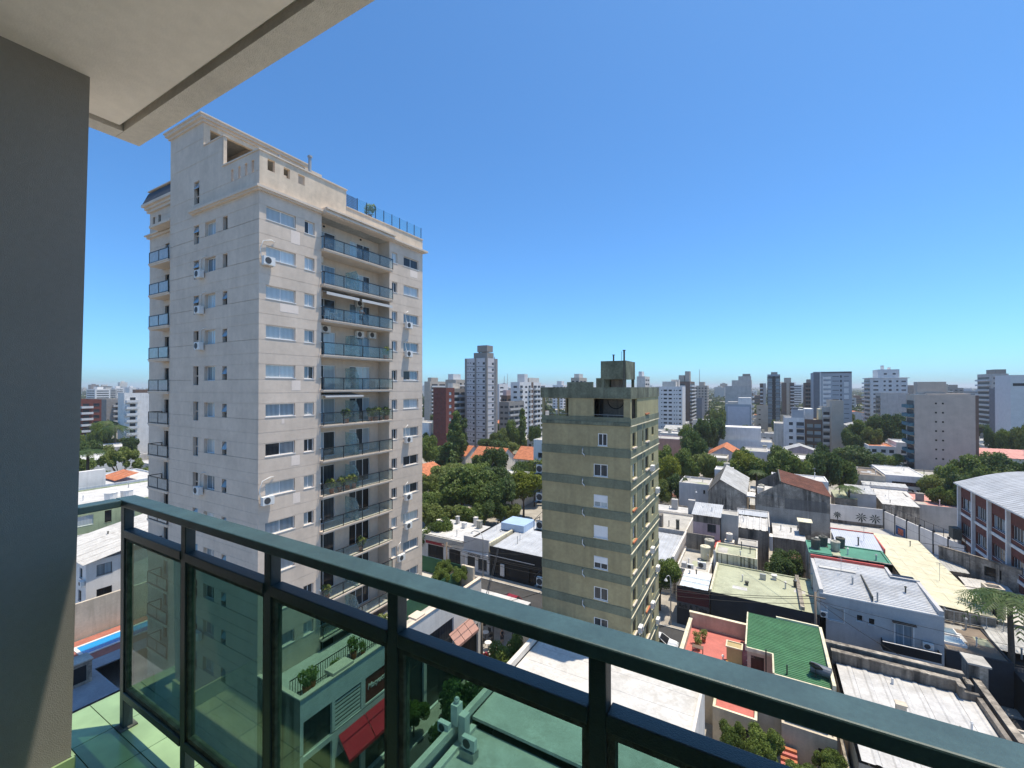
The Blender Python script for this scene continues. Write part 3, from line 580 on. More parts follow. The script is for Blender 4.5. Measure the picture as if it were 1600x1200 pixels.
# east face: olive panels, green strip, pale ledges
cols = ((0.65, 1.75, 0.85, 2.05, 2), (4.15, 4.60, 0.95, 2.0, 1), (5.45, 6.75, 0.85, 2.05, 2), (8.2, 9.2, 1.15, 2.0, 1))
eh = [(p, q, gz[i]-GF+u, gz[i]-GF+w) for i in range(-1, 9) for (p, q, u, w, n) in cols if i >= 0 or p > 1]
eh = [h if h[3] < 29 else h for h in eh]
ge.wall(m_oliveL, 0, 29.0, eh+[(0.45, 2.3, 27.0, 28.95)], [], 0.16)
for i in range(-1, 9):
    for (p, q, u, w, n) in cols:
        if i < 0 and p < 1: continue
        ge.window(p, q, gz[max(i, 0)]-GF*(1 if i >= 0 else 0)+u, gz[max(i, 0)]-GF*(1 if i >= 0 else 0)+w, n, rng.choice([g_dark, g_sky, g_dark, g_blind]), m_dframe, rec=0.12, sill=False)
        if n == 2: ge.box('window_sill', m_terra if rng.random() < 0.35 else m_trim, p-0.08, q+0.08, -0.14, -0.003, gz[max(i, 0)]-GF*(1 if i >= 0 else 0)+u-0.14, gz[max(i, 0)]-GF*(1 if i >= 0 else 0)+u-0.02)
for z in gz:
    ge.box('band', m_gband, -0.045, 11.5, -0.06, -0.002, z+0.04, z+0.62); ge.box('ledge', m_cream, -0.06, 11.52, -0.12, -0.003, z-0.04, z+0.035); 
for i in range(9): 
    for (a0, a1) in ((2.3, 4.1), (4.65, 5.35)): ge.box('green_panel', m_gband, a0, a1, -0.02, -0.0015, gz[i]-GF+0.64, gz[i]-0.042)
for (a, i) in ((7.0, 1), (7.0, 4), (9.4, 2), (2.0, 6), (7.0, 6), (9.4, 5), (9.4, 7)): ac_unit(ge, a, gz[i]-2.2, w=0.75, h=0.5)
gn.wall(m_olive, 0, 26.65); gw.wall(m_olive, 0, 26.65)
# open top floor
gs.wall(m_olive, 26.65, 29.0, [(0.22, 2.65, 27.0, 28.97), (5.05, 7.72, 26.95, 28.97)], [], 0.2)
gn.wall(m_olive, 26.65, 29.0, [(5.5, 8.1, 27.0, 28.97), (3.2, 5.2, 27.5, 28.9)], [], 0.2); gw.wall(m_olive, 26.65, 29.0, [(0.4, 5.4, 27.0, 28.97), (5.9, 11.2, 27.0, 28.97)], [], 0.2)
P('top_floor_slab', Gt, m_concroof, (-8.28, 0.02, 26.45, -0.02, 11.48, 26.64))
P('partition', Gt, m_grime2, (-5.4, 0.25, 26.66, -5.2, 11.2, 28.99), (-3.6, 2.6, 26.66, -0.3, 2.75, 28.99), (-5.18, 6.2, 26.66, -0.3, 6.35, 28.99))
P('top_ledge', Gt, m_gtop, (-8.36, -0.10, 26.67, 0.03, -0.055, 26.95))
P('terrace_rail', Gt, m_pole, (-3.3, 0.08, 27.55, -0.6, 0.11, 27.58), (-8.0, 0.08, 27.55, -5.7, 0.11, 27.58), (-6.9, 0.08, 26.66, -6.87, 0.11, 27.55), (-2.0, 0.08, 26.66, -1.97, 0.11, 27.55))
P('terrace_column', Gt, m_olive, (-6.75, 0.03, 26.66, -6.6, 0.18, 28.99))
hp = MB(); hp.tube([(-2.0+0.75*math.cos(t*math.pi/12), 2.54, 28.75+0.75*math.sin(t*math.pi/12)) for t in range(12, 25)], 0.035, 6); obj('hose_loop', hp.mesh('hose_loop', m_black), Gt)
P('roof_fascia', Gt, m_gtop, (-8.42, -0.10, 29.002, 0.06, 0.15, 29.98), (-0.15, 0.152, 29.002, 0.06, 11.56, 29.98), (-8.42, 0.152, 29.002, -8.2, 11.56, 29.98), (-8.198, 11.4, 29.002, -0.152, 11.56, 29.98))
P('roof_slab', Gt, m_concroof, (-8.19, 0.16, 29.005, -0.16, 11.39, 29.15))
P('raised_parapet', Gt, m_gtop, (-5.75, -0.08, 29.982, -3.3, 0.14, 30.45))
P('roof_hut', Gt, m_gtop, (-4.9, 5.5, 29.16, -3.5, 7.0, 30.9))
tk = P('tank_block', Gt, m_gtop, (-3.85, 3.8, 30.75, -1.4, 7.2, 32.5))
for (x, y) in ((-3.8, 3.85), (-1.7, 3.85), (-3.8, 6.9), (-1.7, 6.9)): P('tank_pillar', Gt, m_gtop, (x, y, 29.16, x+0.25, y+0.25, 30.748))
P('tank_room', Gt, m_grime2, (-3.3, 5.4, 29.16, -2.2, 6.6, 30.74))
P('vent_pipe', Gt, m_tankd, (-2.9, 4.6, 32.502, -2.78, 4.72, 33.1), (-2.95, 4.55, 33.102, -2.73, 4.77, 33.16))
P('vent_pipe', Gt, m_tankd, (-1.62, 3.68, 29.16, -1.48, 3.798, 33.4), (-1.66, 3.64, 33.402, -1.44, 3.84, 33.5))
P('antenna', Gt, m_dframe, (-1.95, 4.2, 32.502, -1.92, 4.23, 33.4))
# steel platforms with condensers on the west side
for i in (1, 2, 3, 5):
    z = gz[i]-2.3
    m = MB(); m.box(-9.35, 0.3, z, -8.32, 1.6, z+0.05)
    for (x, y) in ((-9.35, 0.3), (-9.35, 1.55), (-8.36, 0.3)): m.box(x, y, z, x+0.04, y+0.04, z+1.0)
    m.box(-9.35, 0.3, z+0.96, -8.32, 0.34, z+1.0).box(-9.35, 0.34, z+0.96, -9.31, 1.6, z+1.0).tube([(-8.34, 0.32, z+2.0), (-9.33, 0.32, z+1.0)], 0.02, 4)
    pf = obj('steel_platform', m.mesh('steel_platform', m_dframe), Gt)
    ac_unit(Fac(Gt, 'S', -9.25, 0.5, 1), 0.05, z+0.12, d=0.05, w=0.85, h=0.75)

# ---------------------------------------------------------------- low buildings: builder
def sheets(parent, x0, x1, y0, y1, zA, zB, slope='y', ribs='slope', pw=1.1, sp=0.28, rh=0.045, mat=None, name='roof_sheet', seed=1, th=0.02):
    """ribbed roof laid in separate sheets; z goes from zA to zB along the slope axis"""
    along = slope
    rib_axis = slope if ribs == 'slope' else ('x' if slope == 'y' else 'y')      # direction the ribs run in
    across = 'x' if rib_axis == 'y' else 'y'
    a0, a1 = (x0, x1) if across == 'x' else (y0, y1)
    l0, l1 = (x0, x1) if rib_axis == 'x' else (y0, y1)
    n = max(1, round((a1-a0)/pw)); w = (a1-a0)/n; rr = random.Random(seed)
    def zz(x, y):
        t = ((y-y0)/(y1-y0)) if slope == 'y' else ((x-x0)/(x1-x0)); return zA+(zB-zA)*t
    nr = max(1, round(w/sp)); s = w/nr; out = []
    for i in range(n):
        b = a0+w*i; mb = MB(); pr = []
        for k in range(nr): pr += [(b+s*k, 0), (b+s*(k+0.62), 0), (b+s*(k+0.72), rh), (b+s*(k+0.9), rh)]
        pr.append((b+w-0.01, 0)); dz = 0.012*(i % 2)+rr.uniform(0, 0.012)
        k0 = len(mb.v)
        for (u, h) in pr:
            for l in (l0, l1):
                x, y = (u, l) if across == 'x' else (l, u); mb.v.append((x, y, zz(x, y)+h+dz))
        for k in range(len(pr)-1): mb.f.append((k0+2*k, k0+2*k+2, k0+2*k+3, k0+2*k+1))
        out.append(obj(name, mb.mesh(name, mat), parent))
    return out
def low(name, label, x0, x1, y0, y1, h, wall, roof=None, par=0.5, cat='house', holes=None, z0=0.0, cap=None, group=None, faces='SEWN', pth=0.2):
    """flat roofed house: four walls with openings, roof, parapet. holes = {'S': [(a0,a1,z0,z1,n,pane,frame)]}. Local origin = (x0,y0)."""
    t = thing(name, label, cat, (x0, y0, z0), group); w, d = x1-x0, y1-y0; hh = h-z0
    F = {'S': Fac(t, 'S', 0, 0, w), 'E': Fac(t, 'E', w, 0, d), 'N': Fac(t, 'N', w, d, w), 'W': Fac(t, 'W', 0, d, d)}
    t_f = F
    for f in faces:
        hs = (holes or {}).get(f, [])
        wm = wall[f] if isinstance(wall, dict) else wall
        F[f].wall(wm, 0, hh, [q[:4] for q in hs], [], 0.18)
        for q in hs:
            n = q[4] if len(q) > 4 else 2; pm = q[5] if len(q) > 5 else g_dark; fr = q[6] if len(q) > 6 else m_wframe
            F[f].window(q[0], q[1], q[2], q[3], n, pm, fr, rec=0.12)
    if roof:
        P('roof', t, roof, (0.02, 0.02, hh-par-0.12, w-0.02, d-0.02, hh-par))
        if par > 0.02:
            wm = wall['S'] if isinstance(wall, dict) else wall
            P('parapet', t, cap or wm, (0.003, 0.003, hh-par+0.001, w-0.003, pth, hh+0.02), (0.003, d-pth, hh-par+0.001, w-0.003, d-0.003, hh+0.02), (0.003, pth+0.001, hh-par+0.001, pth, d-pth-0.001, hh+0.02), (w-pth, pth+0.001, hh-par+0.001, w-0.003, d-pth-0.001, hh+0.02))
    rr = random.Random(int(abs(x0*13+y0*7)*10)); q0 = hh-(par if roof else -0.05)
    for _ in range(rr.randint(1, 3) if w*d > 14 else 0):
        px_, py_ = rr.uniform(0.15, 0.85)*w, rr.uniform(0.15, 0.85)*d; r_ = rr.uniform(0.05, 0.09); vh = rr.uniform(0.5, 1.2)
        obj('vent_pipe', MB().cyl(px_, py_, q0-0.3, q0+vh, r_, r_, 7).cyl(px_, py_, q0+vh+0.001, q0+vh+0.12, r_*2, r_*0.8, 7).mesh('vent_pipe', rr.choice([m_pole, m_tankd, m_white])), t)
    if roof and w*d > 20:
        for _ in range(rr.randint(1, 4)):
            a, b = rr.uniform(0.6, 2.2), rr.uniform(0.6, 2.6); px_, py_ = rr.uniform(0.3, max(0.31, w-a-0.3)), rr.uniform(0.3, max(0.31, d-b-0.3))
            if px_+a < w-0.25 and py_+b < d-0.25: P('roof_patch', t, rr.choice([m_concroof, m_whitecoat, m_zincold, m_palegreen]), (px_, py_, q0+0.0005, px_+a, py_+b, q0+0.006+0.002*_))
    if rr.random() < 0.55 and w*d > 30:
        ax, ay = rr.uniform(0.2, 0.8)*w, rr.uniform(0.2, 0.8)*d; ah = rr.uniform(1.8, 3.0); m = MB(); m.tube([(ax, ay, q0-0.2), (ax, ay, q0+ah)], 0.025, 4)
        for i in range(5): m.tube([(ax-0.45+0.06*i, ay-0.5+0.25*i, q0+ah-0.15), (ax+0.45-0.06*i, ay-0.5+0.25*i, q0+ah-0.15)], 0.012, 3)
        m.tube([(ax, ay-0.55, q0+ah-0.15), (ax, ay+0.55, q0+ah-0.15)], 0.015, 3); obj('roof_antenna', m.mesh('roof_antenna', m_pole), t)
    return t, F
def gable(parent, x0, x1, y0, y1, ze, zr, mat, wallmat, axis='y', over=0.25, tile=None):
    """pitched roof; ridge runs along axis. gable ends closed with wall"""
    if axis == 'y':
        xm = (x0+x1)/2
        for s, (xa, xb) in ((1, (x0-over, xm)), (-1, (x1+over, xm))):
            zl = ze-over*(zr-ze)/((x1-x0)/2)
            m = MB(); m.quad((xa, y0-over, zl), (xb, y0-over, zr), (xb, y1+over, zr), (xa, y1+over, zl)); m.quad((xa, y0-over, zl-0.1), (xb, y0-over, zr-0.1), (xb, y0-over, zr), (xa, y0-over, zl)); m.quad((xa, y0-over, zl-0.1), (xa, y1+over, zl-0.1), (xa, y1+over, zl), (xa, y0-over, zl))
            obj('roof_slope', m.mesh('roof_slope', mat), parent)
        for y in (y0+0.004, y1-0.004): m = MB(); m.quad((x0, y, ze-0.02), (x1, y, ze-0.02), (xm, y, zr-0.05)); obj('gable_wall', m.mesh('gable_wall', wallmat), parent)
    else:
        ym = (y0+y1)/2
        for (ya, yb) in ((y0-over, ym), (y1+over, ym)):
            zl = ze-over*(zr-ze)/((y1-y0)/2)
            m = MB(); m.quad((x0-over, ya, zl), (x1+over, ya, zl), (x1+over, yb, zr), (x0-over, yb, zr)); m.quad((x0-over, ya, zl-0.1), (x1+over, ya, zl-0.1), (x1+over, ya, zl), (x0-over, ya, zl))
            obj('roof_slope', m.mesh('roof_slope', mat), parent)
        for x in (x0+0.004, x1-0.004): m = MB(); m.quad((x, y0, ze-0.02), (x, y1, ze-0.02), (x, ym, zr-0.05)); obj('gable_wall', m.mesh('gable_wall', wallmat), parent)
def tank(x, y, z, r=0.6, h=1.3, mat=None, label='grey fibre cement water tank', group=None, lid=True):
    t = thing('water_tank', label, 'water tank', (x, y, z), group); mat = mat or m_tank
    m = MB(); m.cyl(0, 0, 0.12, h, r*0.9, r, 14); obj('tank_body', m.mesh('tank_body', mat, False), t)
    m = MB(); m.cyl(0, 0, h+0.002, h+0.10, r*1.06, r*0.95, 14).cyl(0, 0, h+0.101, h+0.22, r*0.4, r*0.35, 10); obj('lid', m.mesh('lid', mat), t)
    m = MB(); m.box(-r*0.9, -r*0.9, 0, r*0.9, -r*0.5, 0.119).box(-r*0.9, r*0.5, 0, r*0.9, r*0.9, 0.119); obj('stand', m.mesh('stand', m_grime2), t)
    return t
def chimney(parent, x, y, z, w=0.6, d=0.6, h=1.2, mat=None, name='chimney'):
    return P(name, parent, mat or m_offw, (x, y, z, x+w, y+d, z+h), (x-0.06, y-0.06, z+h+0.001, x+w+0.06, y+d+0.06, z+h+0.10))

# --- near white roof right below the balcony
t, F = low('white_roof_building', 'broad white membrane roof directly below the dark green balcony rail', -17.5, -3.8, 8.0, 35.8, 7.7, m_offw, None, cat='building')
P('roof', t, m_whiteroof, (0.3, 16.6, 7.35, 13.5, 27.5, 7.55)); P('roof', t, m_whiteroof, (0.3, 0.3, 6.7, 13.5, 16.59, 6.9))
P('parapet', t, m_offw, (-0.05, 0.0, 7.702, 0.30, 27.8, 8.2), (0.301, 27.5, 7.702, 13.7, 27.8, 7.95), (13.5, 0, 7.702, 13.7, 27.49, 7.85))
P('ledge', t, m_white, (-0.35, 0.0, 7.3, -0.003, 27.8, 7.45), (0.304, 0.0, 6.902, 0.7, 16.5, 7.15))
for y in (19.5, 21.8, 24.0, 26.0): P('membrane_seam', t, m_whitecoat, (0.75, y, 7.551, 13.4, y+0.06, 7.562))
for y in (3.5, 6.5, 9.5, 12.7): P('membrane_seam', t, m_whitecoat, (0.75, y, 6.901, 13.4, y+0.06, 6.912))
st = P('corner_pier', t, m_white, (0.0, 14.6, 8.201, 0.5, 15.2, 9.5)); obj('ball_finial', MB().cyl(0.25, 14.9, 9.501, 9.62, 0.10, 0.19, 10).cyl(0.25, 14.9, 9.62, 9.80, 0.19, 0.17, 10).cyl(0.25, 14.9, 9.80, 9.90, 0.17, 0.05, 10).mesh('ball_finial', m_white, True), st)
P('pier_block', t, m_white, (0.5, 14.75, 6.902, 1.0, 15.3, 8.9)); ac_unit(Fac(t, 'S', 1.0, 14.2, 2), 0.15, 7.5, d=0.0, w=0.95, h=0.7); ac_unit(Fac(t, 'S', -0.6, 14.0, 2), 0.0, 8.0, d=0.0, w=0.85, h=0.6)
P('condenser_stand', t, m_concroof, (1.05, 14.1, 6.902, 2.1, 14.7, 7.43))

# --- house with the red terrace and the green sheet roof
hb, F = low('terrace_house', 'beige house with red painted roof terrace and green ribbed metal roof', -7.0, 5.0, 42.6, 52.2, 3.4, m_beige, None, holes={'S': [(8.6, 9.3, 1.0, 2.2, 1, g_black, m_dframe)]})
P('terrace_floor', hb, m_redfloor, (0.02, 0.02, 3.4, 5.75, 9.58, 3.5), (5.75, 0.02, 3.4, 7.85, 2.9, 3.5))
P('parapet', hb, m_beige, (0.0, 9.35, 3.501, 5.7, 9.6, 5.0), (0.0, 0.0, 3.501, 0.22, 9.34, 4.4), (0.23, 0.0, 3.501, 4.9, 0.2, 4.2))
P('parapet_cap', hb, m_cream, (-0.06, 9.28, 5.002, 5.78, 9.67, 5.1), (-0.06, 0.0, 4.402, 0.30, 9.27, 4.5), (0.31, -0.05, 4.202, 4.95, 0.26, 4.3))
Fac(hb, 'S', 7.9, 0.0, 3.8).wall(m_beige, 3.4, 6.1); Fac(hb, 'S', 5.76, 3.0, 2.15).wall(m_beige, 3.4, 6.15, [(0.3, 1.35, 3.5, 5.5)], [], 0.15); Fac(hb, 'W', 7.9, 3.0, 3.0).wall(m_beige, 3.4, 6.1)
Fac(hb, 'W', 5.76, 9.3, 6.3).wall(m_beige, 3.4, 6.3); Fac(hb, 'E', 11.7, 0, 9.3).wall(m_beige, 3.4, 6.3); Fac(hb, 'N', 11.7, 9.3, 5.95).wall(m_beige, 3.4, 6.3)
Fac(hb, 'S', 5.76, 3.0, 2.15).window(0.3, 1.35, 3.5, 5.5, 1, g_black, m_dframe, rec=0.1, sill=False, name='terrace_door')
sheets(hb, 5.72, 11.75, 2.95, 9.3, 6.2, 6.42, 'y', 'across', 1.0, 0.25, 0.05, m_greensheet, seed=2); sheets(hb, 7.85, 11.75, -0.1, 2.94, 6.08, 6.19, 'y', 'across', 1.0, 0.25, 0.05, m_greensheet, seed=3)
P('roof_edge', hb, m_cream, (5.60, 2.8, 5.9, 5.718, 9.35, 6.5), (5.72, 2.75, 5.9, 7.84, 2.88, 6.24), (7.72, -0.2, 5.85, 7.848, 2.748, 6.24), (7.85, -0.25, 5.85, 11.75, -0.12, 6.18), (11.76, -0.25, 5.85, 12.0, 9.4, 6.58), (8.2, 9.31, 5.9, 11.75, 9.5, 6.65))
ch = P('brick_barbecue', hb, M('ochre_plaster', (0.40, 0.32, 0.17), 0.9, 0.1), (4.0, 3.9, 3.502, 5.3, 4.9, 5.2)); P('barbecue_rim', ch, m_cream, (3.92, 4.9, 5.0, 5.38, 5.0, 5.3), (3.92, 3.82, 5.201, 5.38, 3.95, 5.3), (3.92, 3.951, 5.201, 4.05, 4.899, 5.3), (5.25, 3.951, 5.201, 5.38, 4.899, 5.3))
P('terrace_step', hb, m_cream, (3.7, 2.2, 3.502, 5.6, 3.8, 3.62))
bl = MB()
for i in range(6): bl.cyl(0, 0, -0.42+0.14*i, -0.28+0.14*i, 0.42*math.cos((i-3)/3*1.45), 0.42*math.cos((i-2)/3*1.45), 14)
o = obj('terrace_ball', bl.mesh('terrace_ball', M('orange_clay', (0.60, 0.26, 0.05), 0.7, 0.1), True), None, (-2.9, 45.4, 4.05)); tag(o, 'round orange clay ball on the red terrace beside the barbecue', 'ornament')
for (x, y) in ((7.2, 1.0), (8.7, -0.6)): P('flue_pipe', hb, m_dframe, (x, y+0.9, 3.5, x+0.1, y+1.0, 6.9))
d = thing('satellite_dish', 'dark satellite dish on the edge of the green ribbed roof', 'antenna', (3.75, 43.6, 6.15)); P('mast', d, m_dframe, (-0.03, -0.03, 0, 0.03, 0.03, 0.7), (-0.3, -0.02, 0, 0.3, 0.02, 0.03))
m = MB(); m.cyl(0, 0, 0.0, 0.16, 0.12, 0.5, 14); o = obj('dish', m.mesh('dish', m_dframe, True), d, (0, 0, 0.75)); o.rotation_euler = (R(-50), R(25), 0)
sl_ = MB(); sl_.tube([(0, 0, 0), (1.35, -0.35, 0)], 0.40, 14); o = obj('roof_cylinder', sl_.mesh('roof_cylinder', M('grey_blue_metal', (0.12, 0.14, 0.17), 0.5, 0.1, metal=0.2), False), None, (3.5, 44.2, 6.65)); tag(o, 'grey blue horizontal tank lying on the green roof corner', 'tank')
# courtyard south of it
t, F = low('courtyard_house', 'low beige courtyard house with climbing plants below the red terrace', -3.7, -0.4, 40.6, 42.5, 3.0, m_beige, m_redfloor, 0.35, holes={'S': [(1.9, 2.7, 0.8, 2.0, 1, g_black, m_dframe)], 'E': [(0.4, 1.4, 0.3, 2.3, 1, g_black, m_dframe)]}, cap=m_cream)
st_ = thing('garden_stair', 'small dark red garden stair against the beige courtyard wall', 'stairs', (1.2, 38.4, 0))
for i in range(8): P('step', st_, m_terra if i % 2 else m_redfloor, (0, 0.32*i, 0, 1.1, 0.32*i+0.318, 0.2+0.19*i))
o = tag(obj('garden_wall', MB().box(5.2, 26, 0, 5.45, 42.4, 2.6).mesh('garden_wall', m_grime)), 'long weathered garden wall beside the courtyard plants', 'wall')
t, F = low('patio_annexe', 'small cream annexe with a single dark window beside the garden wall', 1.3, 4.9, 41.2, 42.5, 3.1, m_beige, m_concroof, 0.2, holes={'S': [(2.4, 3.1, 0.6, 2.1, 1, g_black, m_dframe)]})

# --- rough white roof with the concrete parapet
t, F = low('rough_white_roof_house', 'low house with rough wavy white roof inside dark concrete parapets', 5.7, 15.2, 38.0, 50.2, 4.2, m_grime, None)
sheets(t, 0.2, 9.3, 0.2, 12.1, 4.25, 4.45, 'y', 'slope', 1.15, 1.15, 0.07, m_whitecoat, seed=5)
P('parapet', t, m_grime2, (-0.1, 12.2, 3.6, 8.6, 12.5, 5.4), (8.3, 11.4, 3.6, 8.6, 12.19, 5.4), (8.601, 11.4, 3.6, 9.5, 11.7, 5.1), (9.3, 4.0, 3.6, 9.62, 11.39, 4.95)); P('parapet_cap', t, m_grime, (-0.15, 12.1, 5.402, 8.65, 12.62, 5.5), (8.25, 11.3, 5.402, 8.66, 12.09, 5.5))
for i, (x0, x1, y) in enumerate(((0.0, 4.3, 5.9),)):
    P('pipe_run', t, m_wood, (x0, y, 4.55, x1, y+0.07, 4.62), (x0, y+0.35, 4.55, x1, y+0.42, 4.62))
chimney(t, 3.3, 6.3, 4.45, 0.6, 0.5, 0.9, m_beige); P('vent_pipe', t, m_tank, (6.6, 5.4, 4.4, 6.68, 5.48, 5.6)); P('vent_pipe', t, m_white, (3.9, 10.9, 4.4, 4.05, 11.05, 4.95))
# back wall continuing to the right
t = thing('concrete_boundary_wall', 'long stained concrete boundary wall with a flat capped pier', 'wall', (5.3, 51.0, 0))
P('wall', t, m_grime2, (-0.2, 0.2, 0, 9.4, 0.5, 5.6), (9.401, -0.6, 0, 9.7, 0.5, 5.3), (10.4, -6.5, 0, 10.75, 3.0, 4.9)); P('capping', t, m_grime, (-0.3, 0.1, 5.602, 9.5, 0.62, 5.72), (9.45, -0.7, 5.302, 9.8, 0.08, 5.4), (10.33, -6.5, 4.902, 10.83, 3.05, 5.0))
P('pier', t, m_grime, (10.2, 1.6, 0, 11.4, 3.2, 6.0)); P('pier_cap', t, m_concroof, (10.1, 1.5, 6.002, 11.6, 3.3, 6.15))
t, F = low('corner_shed', 'small bare concrete shed beside the stained boundary wall', 16.2, 19.5, 43.5, 48.0, 4.0, m_grime, m_concroof, 0.15)

# --- grey blue two storey house
gh_ = {'S': [(0.7, 2.1, 4.7, 6.1, 1, M('roller_shutter_grey', (0.42, 0.44, 0.45), 0.6, 0.05), m_wframe), (3.2, 3.75, 5.2, 5.85, 1, g_black), (4.2, 4.75, 5.1, 5.75, 1, g_black), (6.35, 7.7, 3.35, 5.75, 2, g_sky), (1.5, 2.6, 1.2, 2.3, 1, g_black, m_dframe), (3.9, 5.0, 1.2, 2.2, 1, g_black, m_dframe), (5.6, 7.3, 1.0, 2.3, 2, g_black, m_dframe), (8.0, 9.5, 1.0, 2.3, 2, g_black, m_dframe)]}
t, F = low('grey_house', 'grey blue two storey house with ribbed white roof and long black balcony', 5.45, 15.5, 58.45, 68.8, 7.4, m_bluew, None, holes=gh_)
sheets(t, 0.35, 9.7, 0.3, 7.2, 7.35, 7.75, 'y', 'across', 1.15, 0.38, 0.07, m_zinc, seed=8); sheets(t, 0.35, 7.4, 7.21, 10.0, 7.76, 7.9, 'y', 'across', 1.0, 0.38, 0.06, m_zinc, seed=9)
P('parapet', t, m_bluew, (-0.02, 0.02, 7.0, 0.33, 10.3, 7.85), (9.72, 0.02, 7.0, 10.05, 7.5, 7.9), (7.42, 7.5, 7.0, 10.05, 7.75, 8.0), (7.42, 7.76, 7.0, 7.7, 10.3, 8.1)); P('roof_edge', t, m_redsheet, (0.0, 10.05, 7.4, 7.41, 10.3, 8.25)); P('fascia', t, m_white, (0.0, -0.06, 7.32, 10.05, -0.004, 7.46))
rfb = MB(); rfb.prof([(0.3, 7.95), (0.7, 8.05), (1.0, 7.9)], 0.6, 4.2, 'x'); o = obj('ridge_flashing', rfb.mesh('ridge_flashing', m_zincold), t, (0, 6.6, -0.05))
sk = MB(); sk.box(0.5, 0.35, 7.5, 0.52, 6.5, 7.55)
P('vent_pipe', t, m_pole, (5.0, 0.6, 7.4, 5.12, 0.72, 8.4)); P('roof_divider', t, m_tankd, (4.6, 0.4, 7.45, 4.68, 6.8, 7.93))
b = P('balcony_slab', t, m_white, (5.2, -0.95, 3.0, 9.6, -0.003, 3.16)); P('balcony_rail', b, m_black, (5.2, -0.95, 3.161, 9.6, -0.90, 4.05), (5.2, -0.899, 3.161, 5.25, -0.01, 4.05), (9.55, -0.899, 3.161, 9.6, -0.01, 4.05)); P('rail_cap', b, m_white, (5.18, -0.98, 4.052, 9.62, -0.88, 4.10))
P('window_canopy', t, m_black, (6.1, -0.4, 5.95, 7.95, -0.003, 6.05)); ac_unit(F['S'], 0.05, 5.0, w=0.6); ac_unit(F['S'], 8.4, 4.0, w=0.8)
for (x0, x1, z0, z1) in ((0.6, 2.2, 4.62, 4.698), (0.6, 0.69, 4.7, 6.1), (2.11, 2.2, 4.7, 6.1), (6.22, 6.34, 3.3, 5.85), (7.71, 7.83, 3.3, 5.85), (6.341, 7.709, 5.76, 5.86)): F['S'].box('window_trim', m_white, x0, x1, -0.06, -0.002, z0, z1)

# --- yellow fibreglass roof
t, F = low('yellow_roof_hall', 'long hall roofed with pale yellow fibreglass panels', 15.55, 21.6, 66.0, 93.0, 5.3, m_grime, None, cat='building')
yp = MB(); yp.box(0, 0, 0, 1, 1, 0.025); ypm = yp.mesh('roof_panel', m_yellow)
for j in range(13):
    for i in range(4):
        o = obj('roof_panel', ypm, t, (-0.1+1.56*i, 2.085*j, 5.75+0.010*((i+j) % 2)-0.10*i), 0, (1.545, 2.075, 1)); o.rotation_euler = (0, R(3.6), 0)

for a in range(14): P('purlin', t, m_wood, (0.1, 2.085*a-0.05, 5.30, 6.0, 2.085*a+0.03, 5.42))
fe = thing('roof_fence', 'thin metal mesh fence at the end of the yellow roof hall', 'fence', (15.6, 65.4, 4.3)); P('rail', fe, m_pole, (0, 0, 1.2, 6.4, 0.04, 1.25), (0, 0, 0.15, 6.4, 0.04, 0.19))
for i in range(6): P('post', fe, m_pole, (1.26*i, -0.01, 0, 1.26*i+0.05, 0.05, 1.198))
P('base_wall', fe, m_grime, (-0.1, -0.1, -4.3, 6.45, 0.15, -0.002))

# --- green painted flat roof with concrete sides
t, F = low('green_flat_roof_house', 'raw concrete house with green painted flat roof and rooftop tanks', 5.4, 14.0, 70.4, 75.9, 7.9, m_grime, m_greenroof, 0.12, cap=m_greenroof)
P('raised_roof', t, m_greenroof, (0.2, 0.3, 7.8, 2.6, 2.5, 8.0)); P('kerb', t, m_grime, (2.61, 0.0, 7.0, 8.6, 0.22, 8.0))
for i, (x, y, mt) in enumerate(((7.4, 74.7, m_tankd), (8.6, 73.2, m_tank), (6.3, 72.2, m_tankd), (9.4, 75.2, m_tankd))): tank(x, y, 7.78 if i != 2 else 8.0, 0.55, 1.25, mt, ['dark round water tank at the back corner of the green painted roof', 'mossy grey water tank in the middle of the green painted roof', 'squat dark water tank on the raised green roof patch', 'dark water tank beside the grey sheet roof behind the green roof'][i])
t, F = low('grey_sheet_roof_house', 'small house with a smooth pale grey sheet roof edged in red', 9.3, 14.3, 77.0, 83.5, 7.4, m_grime, None)
sheets(t, -0.1, 5.1, -0.1, 6.5, 7.45, 8.0, 'y', 'slope', 1.0, 0.25, 0.03, M('pale_grey_sheet', (0.48, 0.50, 0.55), 0.5, 0.06, metal=0.1), seed=4); P('roof_edge', t, m_redsheet, (-0.15, 6.51, 7.8, 5.15, 6.7, 8.15), (5.11, -0.1, 7.3, 5.25, 6.5, 7.9))
tank(5.9, 66.3, 4.9, 0.65, 1.6, m_tank, 'tall mossy water tank beside the courtyard tree')
